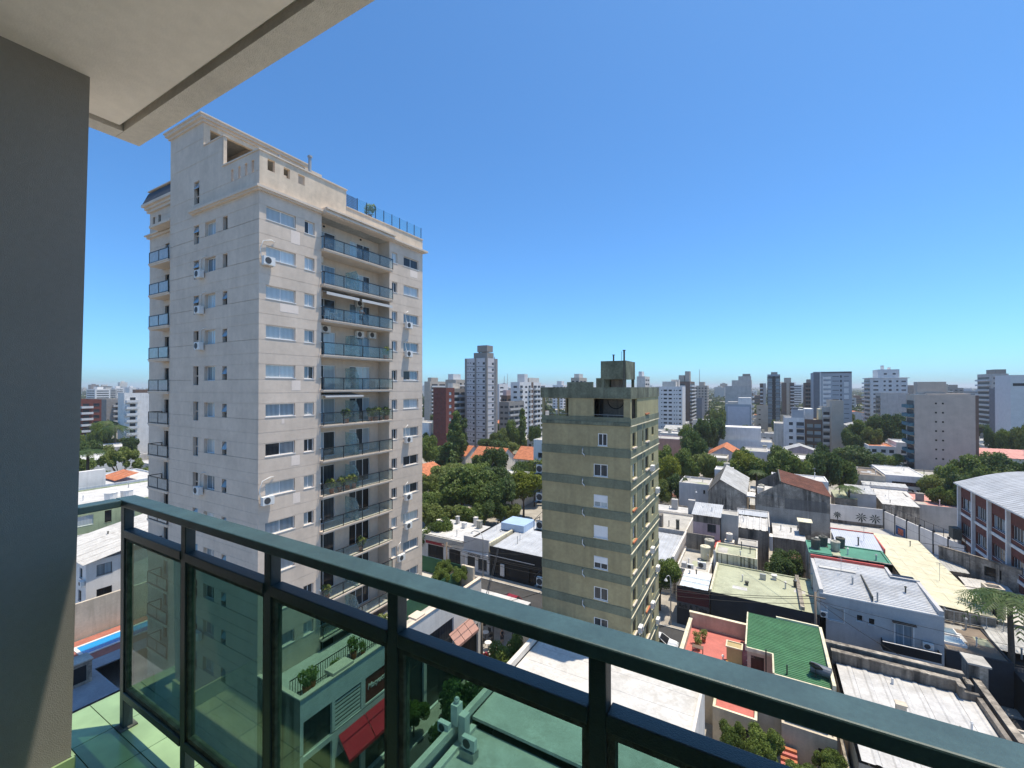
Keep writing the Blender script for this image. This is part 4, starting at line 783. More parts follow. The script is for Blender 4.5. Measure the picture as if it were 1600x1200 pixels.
# --- stained cream building and the pale green flat roof with the black front
t, F = low('stained_cream_house', 'cream rendered house with dark vertical water stains', -6.0, -0.6, 69.2, 73.8, 6.2, m_cream, m_palegreen, 0.25, holes={'S': [(0.7, 1.6, 3.6, 4.0, 1, g_black, m_dframe)]})
P('wall_edge', t, m_white, (-0.12, -0.12, 3.0, 0.15, -0.003, 6.5))
for i, (x, w, h) in enumerate(((0.9, 0.10, 2.4), (1.6, 0.16, 1.4), (2.4, 0.05, 4.0), (3.3, 0.22, 3.2), (3.75, 0.12, 2.0), (4.3, 0.3, 4.2), (4.9, 0.16, 2.6), (0.3, 0.14, 2.0))): F['S'].box('water_stain', M('algae_stain', (0.20, 0.185, 0.12), 0.95, 0.3, 2.0), x, x+w, -0.006, -0.002, 6.15-h, 6.18)
t, F = low('black_front_shop', 'shop with plain black front wall and pale green flat roof', -5.5, 6.0, 58.45, 68.5, 5.0, {'S': m_navy, 'E': m_grime2, 'W': m_offw, 'N': m_grime}, m_palegreen, 0.14, cat='shop', cap=m_palegreen)
P('roof_strip', t, m_grime, (9.2, 0.2, 4.861, 9.6, 9.8, 5.4)); chimney(t, 6.6, 7.9, 4.86, 0.5, 0.5, 0.5, m_white); P('roof_vent', t, m_pole, (5.2, 7.2, 4.861, 5.9, 7.5, 5.6)); P('skirt', t, m_pinkawn, (0.0, -0.05, 0.13, 11.4, -0.003, 0.7)); chimney(t, 8.9, 6.8, 4.86, 0.3, 0.3, 0.7, m_tankd); chimney(t, 3.6, 4.4, 4.86, 0.35, 0.35, 0.35, m_tankd)
P('roof_kerb', t, m_cream, (-0.12, 0.1, 4.9, 0.1, 9.6, 5.25))
t, F = low('sign_shop', 'narrow shop with a dark lettered sign under a maroon fascia', -9.4, -5.65, 58.45, 64.2, 4.9, {'S': m_navy, 'E': m_offw, 'W': m_offw, 'N': m_offw}, None, cat='shop')
sheets(t, 0.3, 3.6, 0.1, 3.9, 4.95, 5.15, 'y', 'slope', 0.8, 0.8, 0.03, M('polycarbonate', (0.62, 0.68, 0.72), 0.3, 0.08), seed=6)
for y in (1.3, 2.6): P('glazing_bar', t, m_white, (0.3, y, 5.06+0.05*y, 3.6, y+0.06, 5.12+0.05*y))
P('fascia', t, M('maroon_sign', (0.09, 0.025, 0.03), 0.6, 0.1), (0.05, -0.1, 3.0, 3.7, -0.003, 4.5)); P('sign_board', t, M('charcoal_sign', (0.10, 0.105, 0.115), 0.6, 0.1), (0.0, -0.12, 2.2, 3.7, -0.003, 2.99))
lettering('Acli & Taba', 0.85, m_black, t, (1.85, -0.16, 2.3), 'S', 0.0, 0.85)
P('roof_clutter', t, m_offw, (0.2, 4.0, 4.8, 3.6, 5.7, 5.0))
# pink house, grey gable wall, white ribbed roofs behind
t, F = low('pink_house', 'narrow pink house with white sheet roof and red awning', -10.1, -6.0, 79.0, 84.0, 8.6, {'S': m_pink, 'E': m_grime2, 'W': m_offw, 'N': m_grime}, None, holes={'S': [(2.2, 3.5, 6.0, 7.3, 2, g_dark, m_dframe)]})
sheets(t, -0.2, 4.3, -0.3, 5.0, 8.65, 9.5, 'y', 'slope', 1.0, 0.3, 0.05, m_zinc, seed=7)
P('dark_band', t, m_grime2, (0.02, -0.02, 7.4, 4.08, -0.002, 8.55)); aw = MB(); aw.prof([(0, 4.9), (-1.5, 4.1), (-1.5, 3.95), (0, 4.75)], 0.0, 4.2, 'x'); obj('sheet_awning', aw.mesh('sheet_awning', m_redsheet), t)  # dark strip across the top of the pink front wall
t, F = low('grey_party_wall', 'tall plain grey party wall with two small vents', -5.9, -3.4, 80.0, 83.0, 9.0, m_greyw, m_concroof, 0.1, cat='building', holes={'S': [(1.1, 1.35, 5.6, 5.85, 1, g_black, m_dframe), (1.2, 1.5, 3.9, 4.2, 1, g_black, m_dframe)]})
t, F = low('grey_low_block', 'low light grey block stepping down from the party wall', -3.3, -0.6, 76.5, 79.5, 5.6, m_greyw, m_concroof, 0.1)
tank(-4.6, 78.6, 5.2, 0.5, 1.1, m_offw, 'white water tank at the foot of the grey party wall'); P('tank_stand', t, m_offw, (-2.0, 1.4, 0, -0.6, 2.9, 5.2))
t, F = low('white_ribbed_roof_house', 'house with white ribbed canopy roof and dark side wall', -3.9, 0.9, 80.9, 90.2, 6.8, {'S': m_grime2, 'E': m_grime2, 'W': m_offw, 'N': m_grime}, None)
sheets(t, 0, 4.8, 0, 6.5, 6.9, 7.2, 'y', 'slope', 0.9, 0.9, 0.09, m_whiteroof, seed=11); sheets(t, 0, 4.8, 6.6, 9.2, 7.4, 7.6, 'y', 'slope', 1.2, 1.2, 0.02, m_zinc, seed=12); P('roof_edge', t, m_offw, (-0.1, 9.21, 7.3, 4.9, 9.4, 7.8), (4.81, 0, 6.6, 4.95, 9.2, 7.7))
t, F = low('old_white_roof_house', 'house with old dirty white roof and blackened side wall', 1.6, 6.0, 81.8, 87.6, 5.9, m_grime2, None)
sheets(t, -0.1, 4.4, -0.1, 5.8, 5.95, 6.2, 'y', 'slope', 1.4, 0.7, 0.02, m_whitecoat, seed=13); P('white_panel', t, m_white, (-0.6, 0.0, 3.6, -0.1, 1.8, 5.9))
o = P('roof_shack', t, m_grime2, (3.6, 2.6, 6.2, 5.2, 4.6, 8.2)); P('shack_roof', o, m_cream, (3.4, 2.4, 8.21, 5.4, 4.8, 8.3))
# dark gable warehouse and brown roof warehouse
t = thing('gable_warehouse', 'weathered dark warehouse with a steep zinc gable roof', 'warehouse', (-9.7, 99.0, 0))
m = MB(); pr_ = [(0, 0), (7.0, 0), (7.0, 8.4), (2.3, 11.0), (0, 8.3)]
for y in (0, 19): m.quad(*[(x, y, z) for x, z in pr_])
m.quad((0, 0, 0), (0, 19, 0), (0, 19, 8.3), (0, 0, 8.3)); m.quad((7, 0, 0), (7, 19, 0), (7, 19, 8.4), (7, 0, 8.4)); obj('wall', m.mesh('wall', m_grime), t)
sheets(t, 2.25, 7.15, -0.15, 19, 11.08, 8.42, 'x', 'slope', 2.0, 0.5, 0.05, m_zincold, seed=14)
sheets(t, -0.3, 2.24, -0.15, 19, 8.1, 11.08, 'x', 'slope', 2.0, 0.5, 0.05, M('dark_roof_sheet', (0.16, 0.15, 0.13), 0.9, 0.3, 0.8), seed=15)  # left slope gets a darker sheet colour than the right slope
P('side_gutter', t, m_white, (6.9, -0.2, 8.2, 8.6, 3.5, 8.35)); P('drain', t, m_grime2, (2.6, -0.12, 3.0, 2.9, -0.003, 8.0))
t2 = thing('brown_roof_warehouse', 'large blackened warehouse with rusty brown sloping roof', 'warehouse', (-1.2, 99.0, 0))
m = MB(); pr_ = [(0, 0), (12.1, 0), (12.1, 9.7), (4.5, 11.5), (0, 8.6)]
for y in (0, 14): m.quad(*[(x, y, z) for x, z in pr_])
m.quad((12.1, 0, 0), (12.1, 14, 0), (12.1, 14, 9.7), (12.1, 0, 9.7)); m.quad((0, 0, 0), (0, 14, 0), (0, 14, 8.6), (0, 0, 8.6)); obj('wall', m.mesh('wall', m_grime), t2)
sheets(t2, 4.4, 12.35, -0.2, 14.1, 11.75, 9.72, 'x', 'slope', 2.0, 0.45, 0.05, m_rust, seed=16); sheets(t2, 0.5, 4.39, -0.1, 9, 8.9, 8.7, 'x', 'slope', 1.6, 0.5, 0.04, m_whiteroof, seed=17)
P('ridge_edge', t2, m_tankd, (4.2, -0.2, 11.4, 4.39, 14.1, 11.85)); P('plaster_band', t2, M('plaster_patch', (0.42, 0.39, 0.34), 0.95, 0.2, 0.7, streak=0.4, stain=(0.12, 0.11, 0.1)), (0.1, -0.02, 3.0, 12.0, -0.003, 6.6)); P('plaster_band', t2, M('plaster_patch_dark', (0.20, 0.185, 0.165), 0.95, 0.2, 0.7, streak=0.5, stain=(0.05, 0.05, 0.05)), (5.0, -0.025, 6.61, 11.6, -0.003, 8.6))
tank(-0.3, 100.2, 8.6, 0.6, 1.4, m_offw, 'pale water tank between the two dark warehouses'); tank(-0.1, 101.6, 8.6, 0.55, 1.6, m_tank, 'grey water tank behind the pale one between the dark warehouses')
t, F = low('pale_blue_house', 'pale blue windowless house with flat roof beside the warehouse gable', -16.2, -10.0, 104, 112, 8.6, m_bluew, m_concroof, 0.4, holes={'S': [(5.0, 5.4, 6.6, 7.4, 1, g_black, m_dframe)]})
t, F = low('terracotta_hut', 'small white hut with orange base behind the zinc gable', -10.2, -6.2, 119, 124, 9.6, m_white, m_whiteroof, 0.2); P('base_band', t, m_terra, (-0.05, -0.06, 6.5, 4.05, -0.002, 7.6)); tank(-7.6, 121.0, 9.5, 0.7, 1.5, m_tank, 'round tank on the white hut with orange base')
t, F = low('white_flat_hall', 'white flat roofed hall behind the brown roof warehouse', 2.0, 12.5, 116, 123, 9.4, m_white, m_whiteroof, 0.2, cat='building')
t, F = low('long_grey_shed', 'long low grey shed left of the zinc gable', -26.0, -10.6, 92.5, 98.5, 4.8, m_grime, m_whitecoat, 0.25, cat='building')
P('pier', t, m_greyw, (9.6, 3.0, 4.56, 10.8, 4.0, 6.6)); P('pier', t, m_greyw, (13.2, 0.4, 4.56, 14.5, 1.4, 7.5))
t, F = low('beige_terrace_house', 'low beige terrace roof house with a dark stair box', -22.0, -11.4, 80.5, 91.5, 5.0, m_offw, m_concroof, 0.35, holes={'S': [(7.6, 8.3, 2.6, 4.2, 1, g_black, m_dframe)]})
P('stair_box', t, m_grime2, (4.8, 0.6, 4.66, 6.4, 2.2, 7.0)); chimney(t, 8.7, 1.4, 4.66, 0.5, 0.5, 1.6, m_tankd); ac_unit(Fac(t, 'S', 3.6, 0.3, 2), 0, 4.75, d=0)
t, F = low('white_lean_to', 'low white sheeted lean to beside the street tree', -20.0, -11.2, 66.5, 79.5, 4.1, m_offw, None)
sheets(t, -0.1, 8.9, -0.1, 13.0, 4.15, 4.5, 'y', 'slope', 1.3, 0.65, 0.04, m_zinc, seed=18); P('divider_wall', t, m_offw, (8.6, 0.1, 4.1, 8.9, 12.9, 5.4))
t, F = low('roof_yard_house', 'cluttered small roof yard with a cream tank beside the sign shop', -10.6, -6.3, 65.0, 74.0, 4.6, m_offw, m_concroof, 0.4)
tank(-7.4, 71.2, 4.2, 0.7, 1.9, m_cream, 'cream water tank standing in the cluttered roof yard'); tank(-7.0, 73.0, 4.2, 0.7, 2.4, m_tank, 'grey water tank against the dark wall of the roof yard'); ac_unit(Fac(t, 'S', 2.6, 2.2, 2), 0, 4.25, d=0, w=1.1, h=0.85); ac_unit(Fac(t, 'S', 1.3, 1.2, 2), 0, 4.25, d=0)
P('clutter_box', t, m_bluew, (0.6, 1.0, 4.21, 1.2, 1.9, 5.0)); P('dark_wall', t, m_grime2, (0.2, 8.7, 4.61, 4.2, 8.95, 7.0))

# --- court wall, school and the walls to the right
cw = thing('court_wall', 'white playground wall with dark painted palm murals', 'wall', (13.0, 119.4, 0)); P('wall', cw, m_white, (0, 0, 0, 9.2, 0.25, 4.0)); P('base_band', cw, m_grime2, (0, -0.02, 0, 9.2, -0.002, 0.7))
m_mur = M('mural_dark_paint', (0.03, 0.045, 0.04), 0.9, 0.2)
for (x, s) in ((1.4, 0.8), (5.6, 1.1), (7.9, 1.1)):
    mu = MB()
    for i in range(9): a = 2*math.pi*i/9; c_, s_ = math.cos(a), math.sin(a); mu.quad((x, -0.012, 1.9), (x+s*c_*0.6-0.12*s_, -0.012, 1.9+s*s_*0.6+0.12*c_), (x+s*c_, -0.012, 1.9+s*s_-0.15), (x+s*c_*0.6+0.12*s_, -0.012, 1.9+s*s_*0.6-0.12*c_))
    mu.quad((x-0.06, -0.012, 0.7), (x+0.06, -0.012, 0.7), (x+0.06, -0.012, 1.9), (x-0.06, -0.012, 1.9)); obj('mural_palm', mu.mesh('mural_palm', m_mur), cw)
cw2 = thing('panelled_court_wall', 'white panelled playground wall with dark posts and a small red and blue mural', 'wall', (22.4, 119.0, 0), None, 0.0)
dx, dy = 6.6, -19.5; L = math.hypot(dx, dy); ang = math.atan2(dy, dx)
cw2.rotation_euler = (0, 0, ang)
for i in range(6):
    a, b = L*i/6, L*(i+1)/6
    P('wall_panel', cw2, m_white, (a+0.12, -0.1, 0, b-0.12, 0.1, 3.8)); P('post', cw2, m_navy, (a-0.11, -0.16, 0, a+0.11, 0.16, 4.2)); P('panel_rail', cw2, m_bluew, (a+0.13, -0.115, 2.3, b-0.13, -0.101, 2.4))
P('mural', cw2, M('mural_blue', (0.04, 0.10, 0.22), 0.8, 0.3, 2.0), (L/6+0.3, -0.13, 0.3, L/3-0.3, -0.118, 2.1)); P('mural_figure', cw2, M('mural_red', (0.40, 0.12, 0.08), 0.8, 0.4, 3.0), (L/6+1.0, -0.145, 0.5, L/3-0.9, -0.132, 1.7))
P('fence_rail', cw2, m_dframe, (0, -0.02, 5.2, L, 0.02, 5.26)); [P('fence_post', cw2, m_dframe, (L*i/9-0.03, -0.03, 3.81, L*i/9+0.03, 0.03, 5.2)) for i in range(10)]
ct = struct('playground', MB().quad((12.2, 94, 0.02), (30, 94, 0.02), (30, 119, 0.02), (12.2, 119, 0.02)).mesh('playground', M('court_paint', (0.42, 0.42, 0.42), 0.9, 0.1)))
fe = thing('court_fence', 'low dark railing along the playground edge', 'fence', (12.6, 97.4, 0)); P('rail', fe, m_dframe, (0, 0, 3.9, 16, 0.05, 3.96), (0, 0, 2.2, 16, 0.05, 2.25)); [P('post', fe, m_dframe, (2*i, -0.01, 0, 2*i+0.06, 0.06, 3.9)) for i in range(9)]
# school
sc = thing('brick_school', 'dark red brick school block with white pillars and curved metal roof', 'building', (29.2, 62.0, 0))
sw = Fac(sc, 'W', 0, 40.3, 40.3); bays = [0.0]; ys_ = [0.35, 6.0, 11.6, 17.3, 23.0, 28.7, 34.4, 40.0]
shs = []
for i in range(7):
    for z in (1.2, 5.4, 9.6): shs.append((ys_[i]+0.5, ys_[i+1]-0.5, z, z+1.9))
sw.wall(m_brick, 0, 13.6, shs, [], 0.25)
for h in shs: sw.window(h[0], h[1], h[2], h[3], 6, g_dark, m_wframe, rec=0.2, glaz={i: rng.choice([g_dark, g_dark, g_dark, g_black, g_sky]) for i in range(6)})
for y in ys_: sw.box('pillar', m_white, y-0.19, y+0.19, -0.42, -0.003, 0, 13.5)
for z in (4.3, 8.5, 0.4): sw.box('floor_band', m_white, 0.0, 40.3, -0.12, -0.004, z, z+0.42)
sw.box('ramp', m_white, 4.0, 14.0, -2.2, -0.55, 2.6, 3.3); sw.box('entrance_pier', m_white, 5.4, 6.8, -2.3, -0.6, 0, 2.59); sw.box('equipment_box', m_tankd, 0.6, 2.6, -1.6, -0.52, 4.6, 6.4)
Fac(sc, 'S', 0, 0, 17).wall(m_brick, 0, 13.6); Fac(sc, 'N', 17, 40.3, 17).wall(m_brick, 0, 13.6)
def arch(x): return 13.7+2.6*math.sin(math.pi*min(max((x+0.4)/17.8, 0), 1))
for j in range(48):
    m = MB(); y0 = 40.8-41.3*j/48; y1 = 40.8-41.3*(j+1)/48
    for i in range(14):
        xa, xb = -0.6+17.9*i/14, -0.6+17.9*(i+1)/14; m.quad((xa, y0, arch(xa)), (xb, y0, arch(xb)), (xb, y1+0.04, arch(xb)), (xa, y1+0.04, arch(xa)))
        m.quad((xa, y0, arch(xa)), (xb, y0, arch(xb)), (xb, y0-0.08, arch(xb)+0.035), (xa, y0-0.08, arch(xa)+0.035))
    obj('roof_sheet', m.mesh('roof_sheet', m_zinc), sc)
P('roof_edge', sc, m_white, (-0.65, -0.5, 13.45, -0.45, 40.8, 13.68))
m = MB(); n_ = 14
for y in (0.02, 40.28): m.quad(*([(0, y, 13.6)]+[(-0.2+17.2*i/n_, y, arch(-0.2+17.2*i/n_)-0.03) for i in range(n_+1)]+[(17, y, 13.6)]))
obj('end_gable', m.mesh('end_gable', m_brick), sc)
# long weathered wall in front of the school
t = thing('weathered_hall_wall', 'long weathered grey hall wall with one square opening', 'wall', (23.0, 88.9, 0), None, math.atan2(-6.3, 6.4))
f = Fac(t, 'S', 0, 0, 16); f.wall(m_grime, 0, 6.0, [(5.2, 7.0, 3.9, 5.2)], [], 0.3); P('capping', t, m_grime2, (0, -0.06, 6.001, 16, 0.35, 6.18)); f.hole_pane(5.2, 7.0, 3.9, 5.2, g_black, 0.28); [P('pilaster', t, m_grime, (3.2*i+0.1, -0.12, 0, 3.2*i+0.45, -0.003, 5.9)) for i in range(5)]
P('back_wall', t, m_grime, (0, 0.31, 0, 16, 0.34, 5.99))
t, F = low('white_yard_roof', 'flat white yard roof below the long weathered wall', 22.3, 30, 70.0, 80.5, 3.6, m_offw, m_whiteroof, 0.1, cat='building')
t, F = low('yard_chimney_block', 'small beige plastered chimney block in the right yard', 22.4, 24.0, 71.0, 72.4, 6.9, m_beige, m_concroof, 0.3, cat='building')
tank(23.6, 73.0, 3.55, 0.6, 3.0, M('clay_tank', (0.34, 0.24, 0.16), 0.9, 0.2), 'brown clay coloured cylinder tank beside the beige chimney block')
t, F = low('brown_roof_shop', 'dark walled shop with brown flat roof and two glass skylights', 15.65, 20.3, 58.6, 66.0, 4.2, m_navy, m_brownroof, 0.1, cat='shop')
for (x, y) in ((0.25, 1.4), (0.25, 3.4)): q = P('skylight_frame', t, m_white, (x, y, 4.1, x+1.7, y+1.6, 4.35)); P('skylight_pane', q, g_sky, (x+0.12, y+0.12, 4.351, x+1.58, y+1.48, 4.38))
t, F = low('ochre_annexe', 'small ochre annexe behind the brown flat roof', 18.3, 20.8, 66.2, 69.6, 4.3, M('ochre_wall', (0.42, 0.30, 0.14), 0.9, 0.15), m_concroof, 0.2)
t, F = low('dark_yard_shed', 'dark yard shed under a sloping pale sheet roof', 21.0, 24.4, 60.6, 66.6, 3.7, m_black, None)
sheets(t, -0.6, 3.4, 1.4, 6.0, 3.8, 4.5, 'y', 'slope', 1.0, 0.5, 0.03, m_zincold, seed=19)
t, F = low('dark_lettered_front', 'dark shop front with horizontal slats and a grey sign', 20.4, 30, 54.0, 60.4, 3.4, m_black, m_navy, 0.1, cat='shop')
for i in range(6): P('slat', t, m_navy, (0.0, -0.07, 0.5+0.45*i, 9.6, -0.003, 0.8+0.45*i))
P('sign_board', t, m_greyw, (2.2, -0.14, 1.9, 3.6, -0.072, 2.9))

# ---------------------------------------------------------------- street shops beyond the tower
t, F = low('beige_corner_shop', 'low beige shop with a cluttered pale roof under the big trees', -53.0, -42.7, 58.6, 67.0, 4.4, {'S': m_offw, 'E': m_offw, 'W': m_offw, 'N': m_offw}, None, cat='shop', holes={'S': [(2.6, 6.0, 0.6, 2.8, 2, g_black, m_dframe), (7.2, 9.6, 0.3, 2.8, 2, g_black, m_dframe)]})
sheets(t, 0.1, 10.2, 0.1, 8.3, 4.45, 4.6, 'y', 'slope', 1.6, 0.8, 0.03, m_whiteroof, seed=21); P('fascia', t, M('red_fascia', (0.30, 0.03, 0.035), 0.6, 0.1), (2.2, -0.1, 2.95, 6.2, -0.003, 3.4)); P('band', t, m_concroof, (0.0, -0.25, 3.7, 10.2, -0.004, 4.42))
for i, (x, y, w, d_, h) in enumerate(((1.2, 4.0, 2.2, 1.4, 1.0), (3.6, 6.6, 0.9, 0.9, 1.3), (6.0, 5.2, 1.2, 1.0, 0.9), (8.4, 6.4, 1.4, 1.2, 1.3), (7.2, 7.2, 1.0, 1.0, 1.5))): chimney(t, x, y, 4.58, w*0.6, d_*0.6, h, (m_offw, m_greyw, m_white, m_tank, m_offw)[i], 'roof_vent')
t, F = low('white_sign_shop', 'narrow white shop with a tall pale blue sign wall and dark letters', -42.6, -37.75, 58.6, 71.0, 3.6, m_white, None, cat='shop', holes={'S': [(0.6, 2.1, 0.2, 2.5, 1, g_dark, m_dframe), (2.7, 4.4, 0.5, 2.5, 2, g_dark, m_dframe)]})
P('sign_wall', t, m_bluew, (0.0, -0.2, 3.3, 4.85, 0.05, 5.6)); P('canopy', t, m_white, (-0.1, -0.5, 2.55, 4.9, -0.003, 3.28)); lettering('PARMORE', 0.55, m_dframe, t, (2.3, -0.54, 2.7), 'S')
sheets(t, 0.1, 4.75, 0.2, 12.3, 4.3, 4.6, 'y', 'slope', 1.2, 0.6, 0.03, m_zinc, seed=22); o = P('blue_skylight', t, M('blue_sheet', (0.38, 0.50, 0.66), 0.4, 0.08), (2.2, 8.0, 4.7, 6.8, 12.3, 5.9)); P('side_wall', t, m_cream, (4.4, 0.3, 3.6, 4.75, 7.9, 5.0))
t, F = low('black_glazed_shop', 'black fronted corner shop with white sheet roof and projecting roof frame', -37.6, -22.5, 58.6, 73.0, 4.6, {'S': m_black, 'E': m_black, 'W': m_cream, 'N': m_offw}, None, cat='shop', holes={'S': [(0.8, 3.6, 0.4, 2.4, 2, g_black, m_dframe), (7.0, 12.0, 0.4, 2.4, 3, g_black, m_dframe)]})
sheets(t, 0.2, 10.4, 0.3, 14.3, 4.5, 4.8, 'y', 'slope', 1.3, 0.65, 0.03, m_zinc, seed=23); P('roof_edge', t, m_black, (0, -0.12, 4.0, 15.1, -0.003, 4.75)); P('white_line', t, m_white, (0.0, -0.16, 3.3, 8.0, -0.121, 3.4))
P('roof_frame', t, m_wood, (10.5, -0.1, 4.76, 15.0, 0.15, 5.5), (10.5, 0.151, 4.76, 10.75, 5.0, 5.5), (14.75, 0.151, 4.76, 15.0, 5.0, 5.5), (10.5, 5.001, 4.76, 15.0, 5.2, 5.5)); P('roof', t, m_whiteroof, (10.8, 0.2, 4.4, 14.7, 14.2, 4.62)); P('white_sign', t, m_white, (15.12, 0.4, 3.2, 15.2, 4.6, 3.5)); P('pier', t, m_white, (2.0, -0.2, 0.5, 2.7, -0.003, 2.3)); lettering('Carli Roll', 0.5, m_greyw, t, (11.4, -0.2, 3.3), 'S')
t, F = low('stained_white_hall', 'white water stained hall with flat roof between the trees and the olive building', -37.0, -24.0, 81.0, 90.0, 7.4, m_grime, m_whiteroof, 0.2, cat='building'); chimney(t, 8.6, 0.3, 7.2, 0.7, 0.7, 1.0, m_tankd); P('white_face', t, M('stained_white', (0.60, 0.60, 0.60), 0.9, 0.15, 0.8, streak=0.8, stain=(0.08, 0.08, 0.08)), (0, -0.02, 2.0, 8.4, -0.002, 7.2))
t, F = low('green_grey_terrace', 'low terrace roof with grey green floor beside the olive building', -36.0, -18.4, 74.6, 80.6, 4.9, m_grime, m_palegreen, 0.5, cat='building', cap=m_grime2)
for (x, y) in ((-26.0, 77.0), (-22.2, 76.2)): tank(x, y, 4.42, 0.7, 1.3, m_offw, 'white water tank on the grey green terrace roof' if x > -25 else 'white water tank near the parapet of the grey green terrace')
t, F = low('white_modern_house', 'white modern house with a ribbon window and curved lower wall', -56.0, -40.0, 110, 122, 15.2, m_white, m_whiteroof, 0.3, cat='house', holes={'S': [(1.4, 9.6, 10.2, 11.6, 6, g_black, m_dframe)]})
P('penthouse', t, m_white, (2.2, 1.0, 15.0, 10.5, 7.0, 17.0)); [P('penthouse_window', t, g_dark, (2.6+1.3*i, 0.96, 15.5, 3.4+1.3*i, 0.998, 16.6)) for i in range(6)]; P('stained_wall', t, M('blue_stained_white', (0.50, 0.54, 0.58), 0.9, 0.15, 0.6, streak=0.6, stain=(0.15, 0.17, 0.18)), (0.2, -0.6, 0, 15.8, -0.003, 8.2)); [P('vent', t, g_black, (3.0+3.2*i, -0.63, 6.4, 3.6+3.2*i, -0.602, 6.9)) for i in range(4)]
cn = thing('patio_canopy', 'flat white panelled canopy over a patio beside the cross street', 'canopy', (-35.5, 43.6, 0))
for i in range(4): P('roof_panel', cn, m_whiteroof, (2.65*i, 0, 3.2, 2.65*i+2.62, 4.6, 3.3))
for i in range(5): P('post', cn, m_dframe, (2.62*i+0.02, 0.05, 0.13, 2.62*i+0.12, 0.15, 3.19)); P('post', cn, m_dframe, (2.62*i+0.02, 4.45, 0.13, 2.62*i+0.12, 4.55, 3.19))
o = tag(obj('patio_wall', MB().box(-36.0, 48.3, 0, -25.2, 48.5, 2.4).mesh('patio_wall', m_grime)), 'low grey patio wall between the canopy and the street', 'wall')

# ---------------------------------------------------------------- left strip between the fin wall and the tower
t, F = low('pool_deck', 'paved tower courtyard deck with red tile border around a small pool', -63.4, -50.0, 4.0, 30.0, 2.9, m_grime, None, cat='terrace')
P('deck', t, m_greydeck, (0.0, 0.0, 2.8, 7.6, 26, 2.9), (7.6, 0, 2.8, 13.4, 12.6, 2.9)); P('red_border', t, M('red_deck_tile', (0.36, 0.135, 0.10), 0.85, 0.12, 1.5), (0.02, 8.0, 2.901, 5.6, 25.9, 2.92))
pb = P('pool_coping', t, m_white, (1.5, 12.6, 2.921, 4.2, 12.9, 3.0), (1.5, 12.901, 2.921, 1.75, 24, 3.0), (3.95, 12.901, 2.921, 4.2, 24, 3.0)); P('pool_water', t, M('pool_water', (0.01, 0.28, 0.62), 0.08, 0.05, spec=0.6), (1.76, 12.91, 2.922, 3.94, 23.9, 2.95))
for (x, y, nm) in ((8.2, 10.2, 'barbecue hut nearest the tower'), (10.8, 5.4, 'barbecue hut on the south deck edge')):
    q = thing('barbecue_hut', 'grey masonry %s with a black fire opening' % nm, 'hut', (-63.4+x, 4+y, 2.9)); P('wall', q, m_grime, (0, 0, 0, 1.5, 1.6, 2.0)); P('fire_opening', q, m_black, (0.9, -0.02, 0.3, 1.4, -0.002, 1.7), (1.502, 0.3, 0.3, 1.52, 1.2, 1.7)); P('hut_roof', q, m_concroof, (-0.08, -0.08, 2.001, 1.58, 1.68, 2.12))
for (x, y, nm) in ((6.6, 8.2, 'yellow'), (5.0, 5.6, 'brown')):
    q = thing('planter_wall', '%s planter wall with a beige top on the pool deck' % nm, 'planter', (-63.4+x, 4+y, 2.9)); P('body', q, M('ochre_tile' if nm == 'yellow' else 'umber_tile', (0.35, 0.24, 0.06) if nm == 'yellow' else (0.2, 0.14, 0.08), 0.8, 0.2), (0, 0, 0, 0.5, 2.2, 1.4)); P('top', q, m_beige, (-0.05, -0.05, 1.401, 0.55, 2.25, 1.55))
tag(obj('courtyard_wall', MB().box(-63.9, 2, 0, -63.6, 34, 6.8).mesh('courtyard_wall', m_beige)), 'plain beige courtyard wall behind the blue pool', 'wall')
t, F = low('white_pitched_house', 'white two storey house with sloping white roof behind the courtyard wall', -80.0, -69.0, 19.7, 32.0, 9.3, m_white, None, holes={'E': [(0.95, 2.4, 7.4, 8.7, 2, g_sky, m_dframe), (0.95, 2.4, 4.6, 5.8, 2, g_black, m_dframe), (6.0, 7.4, 7.4, 8.7, 2, g_dark, m_dframe)], 'S': [(9.0, 9.9, 7.2, 8.4, 1, g_dark, m_dframe), (8.6, 9.6, 4.4, 5.7, 1, g_black, m_dframe)]})
sheets(t, -0.4, 11.5, -0.4, 12.5, 9.2, 11.6, 'y', 'slope', 1.0, 0.5, 0.06, m_whiteroof, seed=31); ac_unit(F['S'], 10.1, 6.6)
t, F = low('streaked_white_house', 'small streaky white house with a tiled lean to roof', -92.0, -83.0, 23.0, 36.0, 7.0, M('streaky_white', (0.62, 0.61, 0.60), 0.9, 0.12, 0.8, streak=0.8, stain=(0.12, 0.11, 0.10)), m_whiteroof, 0.4, holes={'E': [(3.0, 5.5, 4.2, 5.2, 2, g_black, m_dframe)]}); sheets(t, 4.0, 10.0, 7.2, 13.0, 7.0, 8.6, 'y', 'slope', 1.0, 0.25, 0.07, m_terra, seed=32)
t, F = low('pale_green_house', 'pale green rendered house with white roof tanks', -112.0, -95.0, 25.0, 42.0, 10.4, M('pale_green_wall', (0.36, 0.42, 0.26), 0.9, 0.1, streak=0.3), m_whiteroof, 0.2, holes={'E': [(0.6, 3.0, 7.6, 9.2, 1, g_blind), (4.4, 5.3, 7.4, 9.4, 1, g_black, m_dframe), (6.6, 8.4, 7.2, 9.4, 2, g_sky)]})
tank(-98.2, 31.2, 10.2, 0.9, 1.5, m_white, 'wide white water tank on the pale green house, next to its twin', 'twin white tanks'); tank(-98.2, 33.4, 10.2, 0.9, 1.5, m_white, 'wide white water tank on the pale green house, next to its twin', 'twin white tanks')
